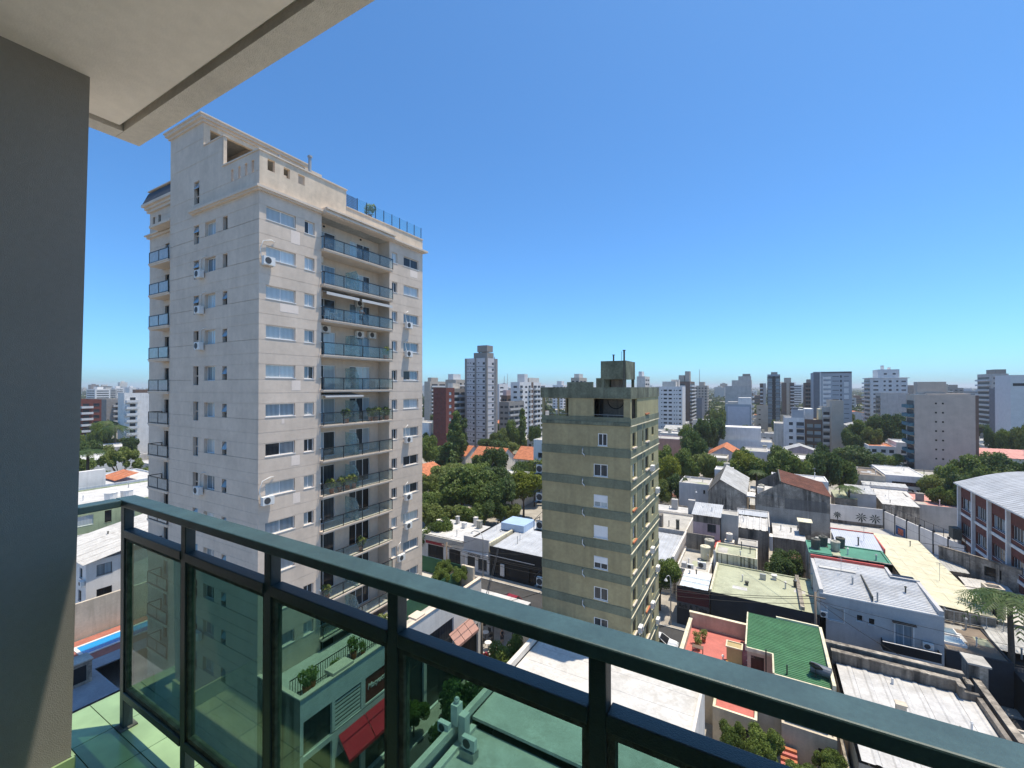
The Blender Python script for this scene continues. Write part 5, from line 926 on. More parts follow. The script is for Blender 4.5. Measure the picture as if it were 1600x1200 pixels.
t, F = low('long_white_wall_house', 'white walled house with pale blue patches and a tiny orange roof', -130.0, -114.0, 30.0, 46.0, 10.5, M('white_blue_patches', (0.66, 0.68, 0.70), 0.9, 0.1, 0.4, streak=0.5, stain=(0.3, 0.33, 0.36)), m_whiteroof, 0.3); sheets(t, 6, 14, 7.5, 11.5, 10.6, 11.6, 'y', 'slope', 1.0, 0.5, 0.05, m_terra, seed=33); P('tall_wall', t, m_white, (15.0, 0, 10.5, 15.95, 5.4, 13.6))
for i, (x, y, h, lab) in enumerate(((-175, 42, 8.0, 'broad white roofed hall behind the lone palm'), (-215, 56, 7.0, 'pale blue walled hall behind the lone palm'), (-160, 62, 6.0, 'low white house beside the umbrella shaped tree'))):
    t, F = low('hall', lab, x-16, x, y, y+20, h, [m_white, m_bluew, m_offw][i], m_whiteroof, 0.3, cat='building')

# ---------------------------------------------------------------- mid distance apartment blocks
def blk(name, label, b, wall, depth=14.0, specs=None, roof=m_concroof, boxes=(), side=None, cat='building', group=None, pm=g_far, par=0.6):
    x0, x1, y0, y1, zt = b; y1 = y0+depth; w, d = x1-x0, y1-y0
    t = thing(name, label, cat, (x0, y0, 0), group)
    F = {'S': Fac(t, 'S', 0, 0, w), 'E': Fac(t, 'E', w, 0, d), 'N': Fac(t, 'N', w, d, w), 'W': Fac(t, 'W', 0, d, d)}
    sp = specs or {}
    for f in 'SEWN':
        s = sp.get(f, {}); L = F[f].L; hs = []
        fh = s.get('fh', 2.85); z0 = s.get('z0', zt % fh if zt > fh else 0.0); z0 = s.get('start', zt-1.2-fh*math.floor((zt-1.2)/fh))
        nf = int((zt-0.6-z0)/fh)
        for k in range(s.get('k0', 0), nf - s.get('kskip', 0)):
            for (a, c, u, h) in s.get('cols', ()): hs.append((a*L, c*L, z0+fh*k+u, z0+fh*k+u+h))
        wm = (side or {}).get(f, wall)
        F[f].wall(wm, 0, zt, hs, [], 0.18)
        for q in hs: F[f].hole_pane(q[0], q[1], q[2], q[3], s.get('pane', pm))
        for k in range(s.get('k0', 0), nf - s.get('kskip', 0)):
            for (a, c, dep, ht, mt) in s.get('balc', ()):
                me = cached(('bal', name, f, a, c, dep, ht), lambda: MB().box(a*L, -dep, -0.15, c*L, -0.002, 0.0).box(a*L, -dep, 0.001, c*L, -dep+0.1, ht).box(a*L, -dep+0.101, 0.001, a*L+0.1, -0.002, ht).box(c*L-0.1, -dep+0.101, 0.001, c*L, -0.002, ht).mesh('balcony', mt))
                F[f].put('balcony', me, 0, 0, z0+fh*k)
            for (a, c, zz, h, mt) in s.get('bands', ()):
                me = cached(('band', name, f, a, c, zz, h), lambda: MB().box(a*L, -0.08, 0, c*L, -0.002, h).mesh('band', mt)); F[f].put('band', me, 0, 0, z0+fh*k+zz)
        for (a, c, mt) in s.get('piers', ()): F[f].box('pier', mt, a*L, c*L, -0.25, -0.0025, 0, zt)
    P('roof', t, roof, (0.05, 0.05, zt-par-0.2, w-0.05, d-0.05, zt-par))
    for i, (nm, mt, q) in enumerate(boxes): P(nm, t, mt, (q[0]*w, q[1]*d, zt-par+0.001, q[2]*w, q[3]*d, zt+q[4]))
    return t, F
m_lgrey = M('light_grey_panel', (0.56, 0.54, 0.54), 0.9, 0.06); m_taupe = M('taupe_concrete', (0.27, 0.25, 0.23), 0.9, 0.08); m_bslab = M('balcony_white', (0.62, 0.62, 0.61), 0.8, 0.06); m_bdark = M('balcony_dark', (0.10, 0.10, 0.10), 0.8, 0.1); m_brn = M('brown_facade', (0.17, 0.115, 0.09), 0.9, 0.1); m_dgl = M('dark_glazed_facade', (0.06, 0.075, 0.085), 0.25, 0.15, spec=0.5); m_bgrey = M('blue_grey_facade', (0.36, 0.385, 0.415), 0.85, 0.06); m_dblue = M('dark_blue_facade', (0.15, 0.165, 0.19), 0.8, 0.08); m_beige2 = M('sand_facade', (0.46, 0.40, 0.33), 0.9, 0.08); m_teal = M('teal_balcony', (0.07, 0.16, 0.20), 0.7, 0.1)
W3 = lambda *c: [(a, b, 0.9, 1.1) for a, b in c]
# slender grey tower
t, F = blk('slender_tower', 'slender light grey tower with brown concrete grid and a lantern like roof tank', (-123.32, -111.24, 170.23, 179.87, 43.64), m_lgrey, 9.6, {
    'S': dict(cols=[(0.10, 0.16, 1.6, 0.45), (0.22, 0.28, 1.6, 0.45), (0.36, 0.45, 0.9, 1.1), (0.60, 0.67, 1.6, 0.45), (0.82, 0.93, 0.9, 1.1)], fh=2.82, bands=[(0.0, 1.0, -0.1, 0.32, m_taupe)], piers=[(-0.01, 0.07, m_taupe), (0.46, 0.53, m_taupe), (0.95, 1.01, m_taupe)]),
    'E': dict(cols=[(0.50, 0.68, 0.8, 1.2)], fh=2.82, bands=[(0.0, 1.0, -0.1, 0.25, m_taupe)], piers=[(-0.01, 0.10, m_taupe), (0.82, 1.0, m_taupe)])},
    boxes=[('stair_house', m_taupe, (0.35, 0.1, 0.98, 0.7, 2.6)), ('lantern_post', m_taupe, (0.52, 0.2, 0.56, 0.3, 3.6)), ('lantern_post', m_taupe, (0.90, 0.2, 0.94, 0.3, 3.6))])
P('roof_tank', t, m_taupe, (0.52*12, 1.0, 43.64+3.0, 0.98*12, 6.2, 43.64+6.0)); F['E'].put('drain_pipe', MB().box(6.9, -0.2, 2, 7.1, -0.002, 44.6).mesh('drain_pipe', m_taupe))
t, F = blk('maroon_tower', 'dark maroon brick apartment block with round white porch lights', (-126.53, -119.36, 150.59, 153.75, 29.65), m_redbrick, 6.0, {'S': dict(cols=[(0.30, 0.36, 1.2, 0.5), (0.60, 0.66, 1.2, 0.5)]), 'E': dict(cols=[(0.35, 0.65, 0.8, 1.4)], pane=g_blind)})
t, F = blk('green_balcony_block', 'block with glassy green balconies behind the maroon tower', (-132.43, -126.69, 163.68, 169.16, 29.32), m_taupe, 14, {'E': dict(cols=[(0.08, 0.45, 0.2, 2.0), (0.55, 0.92, 0.2, 2.0)], balc=[(0.05, 0.95, 1.2, 0.9, m_bgrey)]), 'S': dict(cols=[(0.2, 0.3, 1.0, 1.0)])}, boxes=[('stair_house', m_offw, (0.1, 0.3, 0.6, 0.7, 2.5))])
t, F = blk('cream_pair_tower', 'pale twin block with cream upper floors left of the slender tower', (-172.48, -164.46, 216.96, 224.97, 34.66), m_beige2, 16, {'E': dict(cols=[(0.1, 0.4, 0.6, 1.4), (0.55, 0.9, 0.6, 1.4)], balc=[(0.05, 0.95, 1.0, 0.8, m_bslab)])}, boxes=[('stair_house', m_white, (0.1, 0.1, 0.6, 0.6, 3.5))])
t, F = blk('beige_corner_tower', 'distant beige tower with balcony notches next to the big tower', (-223.51, -217.83, 255.54, 264.55, 34.24), m_beige2, 20, {'E': dict(cols=[(0.1, 0.45, 0.6, 1.5), (0.55, 0.9, 0.6, 1.5)], balc=[(0.05, 0.95, 1.0, 0.8, m_bslab)])}, boxes=[('stair_house', m_beige2, (0.3, 0.1, 0.9, 0.5, 3.0))])
blk('white_blank_block', 'blank white wall block at the foot of the maroon tower', (-140, -128.5, 150, 160, 14.0), m_white, 12)
blk('cream_blank_block', 'narrow blank cream wall between white block and maroon tower', (-128.3, -126.8, 152, 160, 14.6), m_cream, 12)
t, F = blk('white_balcony_block', 'wide white apartment block with brown centre strip and many balconies', (-118.77, -113.2, 205.98, 231.9, 32.68), m_white, 26, {'S': dict(cols=[(0.3, 0.7, 0.9, 1.1)]), 'E': dict(cols=[(0.02, 0.14, 0.3, 1.9), (0.24, 0.34, 0.8, 1.1), (0.40, 0.5, 0.3, 1.9), (0.64, 0.8, 0.3, 1.9), (0.84, 0.97, 0.3, 1.9)], balc=[(0.01, 0.15, 1.2, 0.9, m_bslab), (0.39, 0.51, 1.2, 0.9, m_bslab), (0.63, 0.98, 1.3, 0.9, m_bslab)], piers=[(0.53, 0.61, m_brn)])}, boxes=[('stair_house', m_white, (0.1, 0.25, 0.9, 0.4, 4.5)), ('roof_room', m_offw, (0.0, 0.45, 0.9, 0.95, 2.6))])
blk('dark_brick_block', 'brown brick block with pink hut on top left of the white balcony block', (-128.04, -124.26, 211.17, 216.97, 25.24), m_brn, 14, {'E': dict(cols=W3((0.1, 0.35), (0.5, 0.8))), 'S': dict(cols=W3((0.2, 0.5), (0.6, 0.9)))}, boxes=[('roof_hut', m_pink, (0.1, 0.1, 0.7, 0.5, 3.0))])
blk('grey_low_block_far', 'grey balcony block in front of the white balcony block', (-113.77, -108.22, 185.79, 192.88, 22.66), m_taupe, 16, {'E': dict(cols=W3((0.05, 0.3), (0.4, 0.6), (0.7, 0.95)), balc=[(0.0, 1.0, 1.0, 0.8, m_greyw)]), 'S': dict(cols=W3((0.1, 0.4), (0.55, 0.9)))})
blk('white_stepped_far_block', 'white stepped block just right of the slender tower', (-158.29, -156.74, 255.95, 259.36, 32.09), m_white, 12, {'E': dict(cols=W3((0.1, 0.5)))})
# behind the olive building and to its right
blk('far_roof_block_a', 'far beige block peeping over the olive roof', (-107.4, -101.68, 264.43, 276.15, 36.07), m_beige2, 14, {'E': dict(cols=W3((0.1, 0.45), (0.55, 0.9))), 'S': dict(cols=W3((0.1, 0.4), (0.6, 0.9)))}, boxes=[('stair_house', m_offw, (0.2, 0.2, 0.8, 0.7, 2.5))])
blk('far_roof_block_b', 'far pale block with pergola roof behind the tank block', (-75.24, -69.57, 305.87, 330.3, 37.38), m_offw, 14, {'E': dict(cols=W3((0.1, 0.45), (0.55, 0.9)))}, boxes=[('stair_house', m_white, (0.1, 0.2, 0.5, 0.7, 3.5))])
t, F = blk('white_window_block', 'white apartment block with rows of dark paired windows', (-63.17, -45.83, 307.95, 322, 30.32), m_white, 14, {'S': dict(cols=[(0.04, 0.09, 0.8, 1.1), (0.22, 0.26, 1.0, 0.7), (0.31, 0.44, 0.8, 1.1), (0.50, 0.62, 0.8, 1.1), (0.69, 0.73, 1.0, 0.7), (0.78, 0.82, 1.0, 0.7), (0.88, 0.96, 0.9, 0.9)], fh=2.75, pane=g_black)}, boxes=[('stair_house', m_offw, (0.25, 0.1, 0.75, 0.5, 3.4)), ('roof_room', m_offw, (0.52, 0.55, 0.8, 0.9, 4.8))])
t, F = blk('brown_white_balcony_tower', 'brown tower with long white balcony fronts and a tall stair box', (-57.02, -48.52, 364.02, 415.47, 34.37), m_brn, 28, {'E': dict(cols=[(0.08, 0.92, 0.1, 2.1)], fh=2.8, balc=[(0.02, 0.98, 1.3, 0.9, m_bslab)], pane=g_black), 'S': dict(cols=[(0.1, 0.55, 0.2, 2.0)], fh=2.8, balc=[(0.05, 0.6, 1.2, 0.9, m_bslab)])}, boxes=[('stair_house', m_beige2, (0.55, 0.05, 0.95, 0.3, 8.0)), ('roof_room', m_beige2, (0.0, 0.05, 0.5, 0.5, 5.0))])
blk('dark_slab_block', 'plain dark grey narrow block right of the brown balcony tower', (-42.53, -38.54, 352.45, 364.88, 21.77), m_dblue, 12)
blk('blank_grey_block', 'large blank grey block with stepped roof rooms', (-19.03, -5.2, 290.88, 518.68, 30.66), m_greyw, 22, {'E': dict(cols=W3((0.1, 0.4), (0.5, 0.9)), balc=[(0.05, 0.95, 1.2, 0.9, m_bslab)])}, boxes=[('roof_room', m_greyw, (0.25, 0.1, 1.0, 0.8, 3.4)), ('stair_house', m_greyw, (0.5, 0.15, 0.98, 0.6, 5.8)), ('water_tank', m_taupe, (0.66, 0.2, 0.95, 0.5, 7.2))])
t, F = blk('white_blank_wall_block', 'white block with one large blank pale wall below the grey stepped block', (-16.82, -4.62, 256.64, 341.88, 21), m_bgrey, 18, {'E': dict(cols=W3((0.1, 0.4), (0.5, 0.9)))}, boxes=[('stair_house', m_white, (0.5, 0.1, 0.98, 0.6, 3.4)), ('roof_room', m_greyw, (0.08, 0.1, 0.5, 0.5, 1.2))]); P('white_face', t, m_lilac, (1.2, -0.12, 0, 11.4, -0.003, 19.8))
blk('narrow_beige_block', 'narrow beige block with one column of small windows', (-2.71, 3.24, 299.17, 229.76, 18.92), m_beige2, 10, {'S': dict(cols=[(0.18, 0.36, 1.2, 0.6)], pane=g_black)})
blk('dark_glass_tower', 'dark glass tower with brown left wing', (3.8, 12.06, 382.47, 570.58, 38.12), m_dgl, 18, {'S': dict(cols=[(0.04, 0.36, 0.4, 1.9), (0.66, 0.96, 0.4, 1.9)], pane=g_sky, piers=[(0.40, 0.62, m_black)], bands=[(0.0, 1.0, -0.1, 0.3, m_bgrey)])}, boxes=[('stair_house', m_taupe, (0.3, 0.1, 0.8, 0.5, 3.2)), ('roof_edge', m_bgrey, (0.0, 0.0, 1.0, 0.06, 1.4))])
blk('brown_wing_block', 'brown and white balcony block tight against the dark glass tower', (-1.27, 2.94, 381.87, 286.48, 32.81), m_brn, 18, {'S': dict(cols=[(0.1, 0.4, 0.4, 1.7)], balc=[(0.05, 0.5, 1.0, 0.8, m_bslab)], piers=[(0.55, 1.0, m_greyw)])})
blk('brown_beige_tower', 'brown tower with beige centre and side balconies', (15.09, 23.77, 435.02, 448.77, 33.67), m_brn, 18, {'S': dict(cols=[(0.70, 0.95, 0.3, 1.9)], balc=[(0.68, 0.99, 1.0, 0.9, m_bslab)], piers=[(0.36, 0.62, m_beige2)])}, boxes=[('stair_house', m_beige2, (0.2, 0.1, 0.75, 0.6, 4.2))])
t, F = blk('blue_white_tower', 'broad blue grey tower with a white window strip', (29.96, 50.32, 351.35, 373.27, 39.69), m_bgrey, 20, {'S': dict(cols=[(0.265, 0.40, 1.2, 0.45), (0.50, 0.67, 1.2, 0.4), (0.70, 0.745, 0.6, 1.5), (0.80, 0.93, 1.2, 0.4)], fh=3.0, piers=[(0.17, 0.205, m_bslab)])}, boxes=[('roof_frame', m_bgrey, (0.0, 0.0, 1.0, 0.05, 0.4))]); F['S'].box('white_strip', m_white, 0.245*F['S'].L, 0.262*F['S'].L, -0.06, -0.003, 6, 36.5)
for k in range(11): F['S'].box('white_panel', m_white, 0.245*F['S'].L, 0.46*F['S'].L, -0.08, -0.004, 5.2+3.0*k, 6.9+3.0*k)
F['S'].box('dark_edge', m_dblue, -0.02, 0.16*F['S'].L, -0.10, -0.003, 0, 39.6)
for k in range(3): F['S'].box('square_panel', m_bslab, 0.80*F['S'].L, 0.92*F['S'].L, -0.2, -0.004, 22+4.2*k, 25+4.2*k)
blk('brown_far_block', 'small brown balcony block left of the blue white tower', (26.86, 30.63, 372.62, 383.39, 33.07), m_brn, 16, {'S': dict(cols=[(0.1, 0.45, 0.3, 1.8), (0.55, 0.9, 0.3, 1.8)], balc=[(0.05, 0.95, 1.0, 0.6, m_taupe)])}, boxes=[('roof_room', m_taupe, (0.35, 0.1, 0.95, 0.6, 2.4))])
blk('slender_beige_slab', 'slender blank beige slab standing in front of the blue white tower', (24.69, 28.68, 219.27, 225.05, 24.45), m_beige2, 16)
blk('grey_notched_block', 'grey block with recessed balconies left of the slender beige slab', (22.23, 25.3, 224.77, 229.32, 21.56), m_greyw, 14, {'S': dict(cols=[(0.1, 0.9, 0.4, 1.6)], pane=g_far, balc=[(0.05, 0.95, 0.9, 0.8, m_bslab)])})
t, F = blk('white_five_storey', 'white five storey apartment house with grey glass balconies', (8.43, 15.44, 218.02, 237.45, 17.17), m_white, 14, {'S': dict(cols=[(0.22, 0.42, 0.9, 1.3), (0.60, 0.98, 0.2, 2.1)], fh=2.95, balc=[(0.59, 1.0, 0.8, 0.9, m_bgrey)])}, boxes=[('stair_house', m_bgrey, (0.4, 0.1, 0.98, 0.6, 3.2)), ('roof_tank', m_dblue, (0.42, 0.15, 0.7, 0.5, 4.2))])
blk('brown_frame_house', 'apartment house with brown frame and white balcony bays', (16.14, 22.21, 224.74, 231.27, 16.21), m_brn, 14, {'S': dict(cols=[(0.1, 0.46, 0.3, 1.9), (0.54, 0.92, 0.3, 1.9)], fh=2.95, balc=[(0.08, 0.94, 1.0, 0.8, m_bdark)], pane=g_blind)}, boxes=[('white_penthouse', m_white, (0.0, 0.1, 0.5, 0.8, 4.4)), ('roof_room', m_cream, (0.8, 0.1, 1.0, 0.6, 4.4))])
t, F = blk('terraced_grey_tower', 'pale grey tower with stepped top and side balconies', (65.01, 84.39, 382.95, 404.55, 36.5), m_white, 22, {'S': dict(cols=[(0.08, 0.22, 0.9, 1.0), (0.36, 0.42, 0.9, 1.1), (0.50, 0.58, 0.7, 1.4), (0.70, 0.76, 0.9, 1.1), (0.84, 0.96, 0.9, 0.9)], fh=2.9), 'W': dict(cols=[(0.05, 0.9, 0.3, 1.9)], fh=2.9, balc=[(0.02, 0.95, 1.4, 0.9, m_bslab)])}, boxes=[('top_storeys', m_white, (0.22, 0.05, 0.80, 0.8, 5.5)), ('roof_slab', m_bslab, (-0.06, -0.02, 1.06, 0.95, -0.2)), ('chimney', m_white, (0.36, 0.2, 0.42, 0.4, 8.4)), ('chimney', m_white, (0.55, 0.2, 0.6, 0.4, 7.0))])
for (u, v, z) in ((0.38, 0.46, 38.4), (0.62, 0.70, 38.4)): F['S'].box('window', g_far, u*F['S'].L, v*F['S'].L, 1.05, 1.09, z, z+1.1)
blk('grey_front_slab', 'blank grey slab in front of the pale stepped tower', (62.07, 74.89, 337.47, 342.42, 26.44), m_greyw, 14, {'W': dict(cols=[(0.1, 0.9, 0.4, 1.7)], balc=[(0.05, 0.95, 1.2, 0.8, m_taupe)])})
t, F = blk('pink_beige_slab', 'big pink beige slab block with two columns of tiny windows and teal balconies', (41.4, 54.99, 180.43, 189.45, 27.55), m_pinkb, 9.5, {'S': dict(cols=[(0.345, 0.38, 1.2, 0.5), (0.46, 0.495, 1.2, 0.5)], fh=2.82, pane=g_black), 'W': dict(cols=[(0.1, 0.9, 0.3, 1.9)], fh=2.82, balc=[(0.05, 0.95, 1.2, 0.9, m_teal)])}, boxes=[('roof_room', m_pinkb, (0.25, 0.35, 1.0, 0.9, 0.5)), ('stair_house', m_pinkb, (0.12, 0.45, 0.62, 0.85, 4.1)), ('sloping_roof', m_zincold, (0.02, 0.1, 0.24, 0.6, 0.2))])
for i in range(9): F['S'].box('render_panel', M('pink_beige_panel', (0.475, 0.41, 0.37), 0.9, 0.06), 0.05, F['S'].L-0.05, -0.03, -0.002, 1.0+2.82*i, 2.5+2.82*i) if False else None
F['S'].box('corner_return', m_brn, F['S'].L+0.003, F['S'].L+0.7, -0.02, 4, 0, 27.5)
blk('grey_balcony_cluster', 'grey balcony tower behind the pink beige slab at the far right', (114.09, 121.25, 353.43, 363.44, 37.62), m_greyw, 18, {'W': dict(cols=[(0.05, 0.9, 0.3, 1.9)], balc=[(0.02, 0.95, 1.2, 0.8, m_bslab)]), 'S': dict(cols=W3((0.15, 0.3), (0.45, 0.6), (0.72, 0.88)))}, boxes=[('roof_room', m_taupe, (0.3, 0.1, 0.95, 0.7, 2.5))])
blk('blue_grey_wing', 'dark blue grey wing in front of the far right balcony tower', (106.64, 110.32, 320.36, 321.76, 29.26), m_dblue, 12, {'S': dict(cols=W3((0.1, 0.4), (0.55, 0.9)), balc=[(0.05, 0.95, 1.0, 0.7, m_bgrey)])})
t, F = blk('white_end_tower', 'white tower with a dark top strip at the far right', (101.65, 116.01, 294.45, 295.68, 35.65), m_bslab, 16, {'S': dict(cols=[(0.30, 0.38, 1.1, 0.5), (0.55, 0.63, 1.1, 0.5)], kskip=3)}); F['S'].box('dark_strip', m_black, 0.05*F['S'].L, F['S'].L, -0.05, -0.003, 30.5, 31.8)
t, F = low('red_roof_hall', 'long hall with salmon red pitched roof beside the pink beige slab', 57.0, 82.0, 189, 204, 8.4, m_offw, None, cat='building'); sheets(t, -0.5, 25.5, -0.5, 8, 8.5, 10.4, 'y', 'slope', 3, 1.5, 0.05, m_salmon, seed=41); sheets(t, -0.5, 25.5, 8.01, 15.5, 10.4, 8.6, 'y', 'slope', 3, 1.5, 0.05, m_zinc, seed=42)
t, F = low('green_stained_hall', 'green stained white hall below the salmon red roof', 62.0, 84.0, 170, 180, 7.6, M('green_stained_white', (0.52, 0.55, 0.48), 0.9, 0.15, 0.6, streak=0.7, stain=(0.18, 0.2, 0.14)), m_concroof, 0.3, cat='building')
# the way building, roofs beyond the court
t, F = low('lettered_white_hall', 'white hall with a long dark strip window and big black lettering', 26.6, 34.4, 140, 156, 8.3, m_white, m_whiteroof, 0.15, cat='building', holes={'S': [(1.2, 6.6, 5.9, 6.8, 4, g_black, m_dframe)]}); lettering('way', 3.4, m_black, t, (4.2, -0.06, 3.6), 'S', 0.0, 1.2)
t, F = low('beige_workshop', 'beige workshop wall left of the lettered white hall', 20.5, 26.4, 139, 152, 8.0, m_beige, m_brownroof, 0.4, cat='building', holes={'S': [(2.6, 5.0, 4.4, 5.8, 2, g_dark)]})
t, F = low('pink_flat_roof_house', 'house with a pink flat roof and dark stepped parapet', 28.6, 37.0, 122.8, 136, 5.2, m_greyw, m_salmon, 0.3, cap=m_taupe); chimney(t, 1.0, 5.0, 4.9, 1.2, 1.2, 1.6, m_taupe)
for i, (x0, x1, y0, y1, z, lab) in enumerate(((18.5, 29.6, 130.5, 136, 4.8, 'white sheet roof house behind the court fence'), (21.6, 30.0, 136.3, 138.8, 6.0, 'long white sheet roof in front of the beige workshop'), (22.4, 28.3, 120.4, 128, 5.0, 'white metal roof house with brown eaves beside the pink roof'), (14.2, 18.2, 121, 127.5, 5.2, 'small pale green roof house behind the mural wall'), (17.0, 21.6, 122, 129.5, 6.4, 'small light blue house with zinc roof behind the mural wall'))):
    t, F = low('sheet_roof_house', lab, x0, x1, y0, y1, z, [m_offw, m_white, m_grime, m_grime, m_bluew][i], None)
    sheets(t, -0.1, x1-x0+0.1, -0.1, y1-y0+0.1, z+0.05, z+0.5, 'y', 'slope', 1.6, 0.8, 0.03, [m_whiteroof, m_zinc, m_whiteroof, m_palegreen, m_zincold][i], seed=50+i)
# white and pink houses in the middle band
t, F = low('pink_gable_house', 'pale lilac house with red edged gable behind the leafy avenue', -17.0, -6.0, 168.5, 184, 6.0, M('pale_lilac', (0.55, 0.52, 0.55), 0.9, 0.08, streak=0.2), None, holes={'S': [(4.0, 5.2, 3.2, 5.4, 1, g_black), (6.0, 6.6, 3.2, 4.4, 1, g_black)]}); gable(t, 0, 11, 0, 15, 6.0, 9.2, m_terra, MATS['pale_lilac'], 'y')
blk('white_terraced_house', 'white terraced house with set back roof floor behind the lilac gable', (-22, 3.5, 192, 200, 9.0), m_white, 14, {'S': dict(cols=W3((0.1, 0.2), (0.7, 0.8)))}, boxes=[('roof_room', m_white, (0.25, 0.2, 0.85, 0.8, 5.0))])
t, F = low('grey_plain_cube', 'plain light grey cube house right of the lilac gable', -5.8, 1.6, 166, 178, 8.6, m_lgrey, m_concroof, 0.3)
t, F = low('white_cube_house', 'white windowless cube house left of the white five storey house', 5.0, 14.2, 232, 246, 13.5, m_offw, m_concroof, 0.3, z0=0)
t, F = low('pink_block_house', 'pink topped block with blue lower wall right of the olive building', -33.0, -23.0, 150, 160, 13.0, {'S': m_pink, 'E': m_brn, 'W': m_offw, 'N': m_offw}, m_concroof, 0.3); P('blue_lower_wall', t, m_bluew, (0, -0.06, 0, 10, -0.003, 6.4)); P('pink_upper_wall', t, M('salmon_wall', (0.46, 0.26, 0.20), 0.9, 0.1, streak=0.2), (0, -0.05, 6.6, 10, -0.003, 12.9))
t, F = low('orange_gable_hut', 'small orange roofed hut under the avenue trees beside the pink block', -22.5, -18, 148, 154, 6, m_brn, None); gable(t, 0, 4.5, 0, 6, 6, 7.6, m_terra, m_brn, 'x')
for i, (x0, x1, y0, y1, h, wm, lab) in enumerate(((32.5, 40, 195, 208, 9.5, m_white, 'white two storey house with flat roof beyond the lettered hall'), (40.2, 50, 196, 208, 11.0, m_white, 'white three storey house with balconies beside the pink beige slab'), (30.5, 38, 172, 182, 5.2, m_offw, 'low white roofed house in front of the white two storey house'), (38.5, 44, 160, 172, 5.5, m_beige, 'low beige house in front of the pink beige slab'), (27.2, 31.8, 185, 196, 7.5, m_white, 'narrow white house beside the slender beige slab'))):
    t, F = low('town_house', lab, x0, x1, y0, y1, h, wm, [m_terra, m_whiteroof, m_whiteroof, m_concroof, m_concroof][i], 0.4, holes={'S': [(w_*(x1-x0), (w_+0.18)*(x1-x0), z, z+1.2, 1, g_dark) for w_ in (0.12, 0.45, 0.74) for z in ((1.2, 4.2, 7.2) if h > 8 else (1.5,)) if z+1.6 < h]})
# red tiled houses in the trees left of the olive building
for i, (x0, x1, y0, y1, ze, zr, ax, lab) in enumerate(((-90, -78, 128, 138, 5.0, 8.4, 'x', 'house with bright orange tiled roof at the foot of the slender tower'), (-106, -94, 130, 140, 5.0, 8.0, 'x', 'small red tiled house left of the bright orange roof'), (-70, -60, 124, 134, 7.0, 10.2, 'x', 'orange tiled house beside the white modern house'), (-92, -80, 92, 102, 5.0, 7.6, 'y', 'brown tiled gable house next to the tall beige tower'), (-76, -66, 165, 175, 6.0, 9.0, 'x', 'orange roofed house right of the slender tower'))):
    t, F = low('tiled_house', lab, x0, x1, y0, y1, ze, m_offw, None, holes={'S': [(2.0, 3.4, 2.6, 4.2, 2, g_dark), (6.5, 7.9, 2.6, 4.2, 2, g_dark)]}); gable(t, 0, x1-x0, 0, y1-y0, ze, zr, m_terra, m_offw, ax, 0.4)
t, F = low('white_patio_house', 'small white roofed patio house in the trees', -66, -52, 96, 104, 7.2, m_white, m_whiteroof, 0.2)
# left strip towers
blk('red_brick_block', 'red brick block with white balconies at the far left behind the palms', (-300, -281, 78, 100, 24.0), m_redbrick, 7.5, {'E': dict(cols=[(0.1, 0.4, 0.5, 1.6), (0.6, 0.9, 0.5, 1.6)], balc=[(0.0, 0.55, 1.5, 0.9, m_bslab)]), 'S': dict(cols=W3((0.8, 0.9)))})
blk('grey_beige_block', 'grey beige balcony block between the palms and the white tower', (-340, -312, 97, 120, 23.2), m_taupe, 26, {'E': dict(cols=[(0.15, 0.9, 0.4, 1.7)], balc=[(0.1, 0.98, 1.4, 0.9, m_greyw)])})
t, F = blk('white_curved_balcony_tower', 'white tower with a column of rounded balconies behind the umbrella tree', (-246.5, -240, 80.5, 100, 27.4), m_white, 20, {'E': dict(cols=[(0.10, 0.2, 0.5, 1.6)], balc=[(0.02, 0.24, 1.5, 0.9, m_bslab)])}, boxes=[('stair_house', m_brn, (0.5, 0.2, 0.95, 0.6, 1.5))])

# ---------------------------------------------------------------- trees
L_MID = leaf_mat('leaf_mid_green', (0.045, 0.085, 0.018), (0.180, 0.240, 0.052))
L_DARK = leaf_mat('leaf_dark_green', (0.025, 0.055, 0.016), (0.110, 0.165, 0.045))
L_YEL = leaf_mat('leaf_yellow_green', (0.090, 0.130, 0.012), (0.270, 0.290, 0.036))
L_OLV = leaf_mat('leaf_olive_green', (0.055, 0.090, 0.020), (0.210, 0.250, 0.064))
def leaf_cloud(mb, rr, lobes, n, size, flat=1.0, fill=0.45):
    tot = sum(l[3]**2 for l in lobes)
    for (cx, cy, cz, rad) in lobes:
        k = int(n*rad*rad/tot)
        for _ in range(k):
            d = Vector((rr.gauss(0, 1), rr.gauss(0, 1), rr.gauss(0, 1))).normalized()
            q = rad*(1-fill*rr.random()**1.7)*rr.uniform(0.92, 1.08)
            p = Vector((cx+d.x*q, cy+d.y*q, cz+d.z*q*flat))
            nrm = (d*0.8+Vector((rr.gauss(0, .6), rr.gauss(0, .6), rr.gauss(0, .6)+0.35))).normalized()
            a = nrm.orthogonal().normalized(); a.rotate(Matrix.Rotation(rr.uniform(0, 6.28), 3, nrm)); b = nrm.cross(a)
            s = size*rr.uniform(0.6, 1.35); k0 = len(mb.v)
            mb.v += [tuple(p-a*s), tuple(p+b*s*0.55-nrm*s*0.12), tuple(p+a*s), tuple(p-b*s*0.55-nrm*s*0.12)]; mb.f.append((k0, k0+1, k0+2, k0+3))
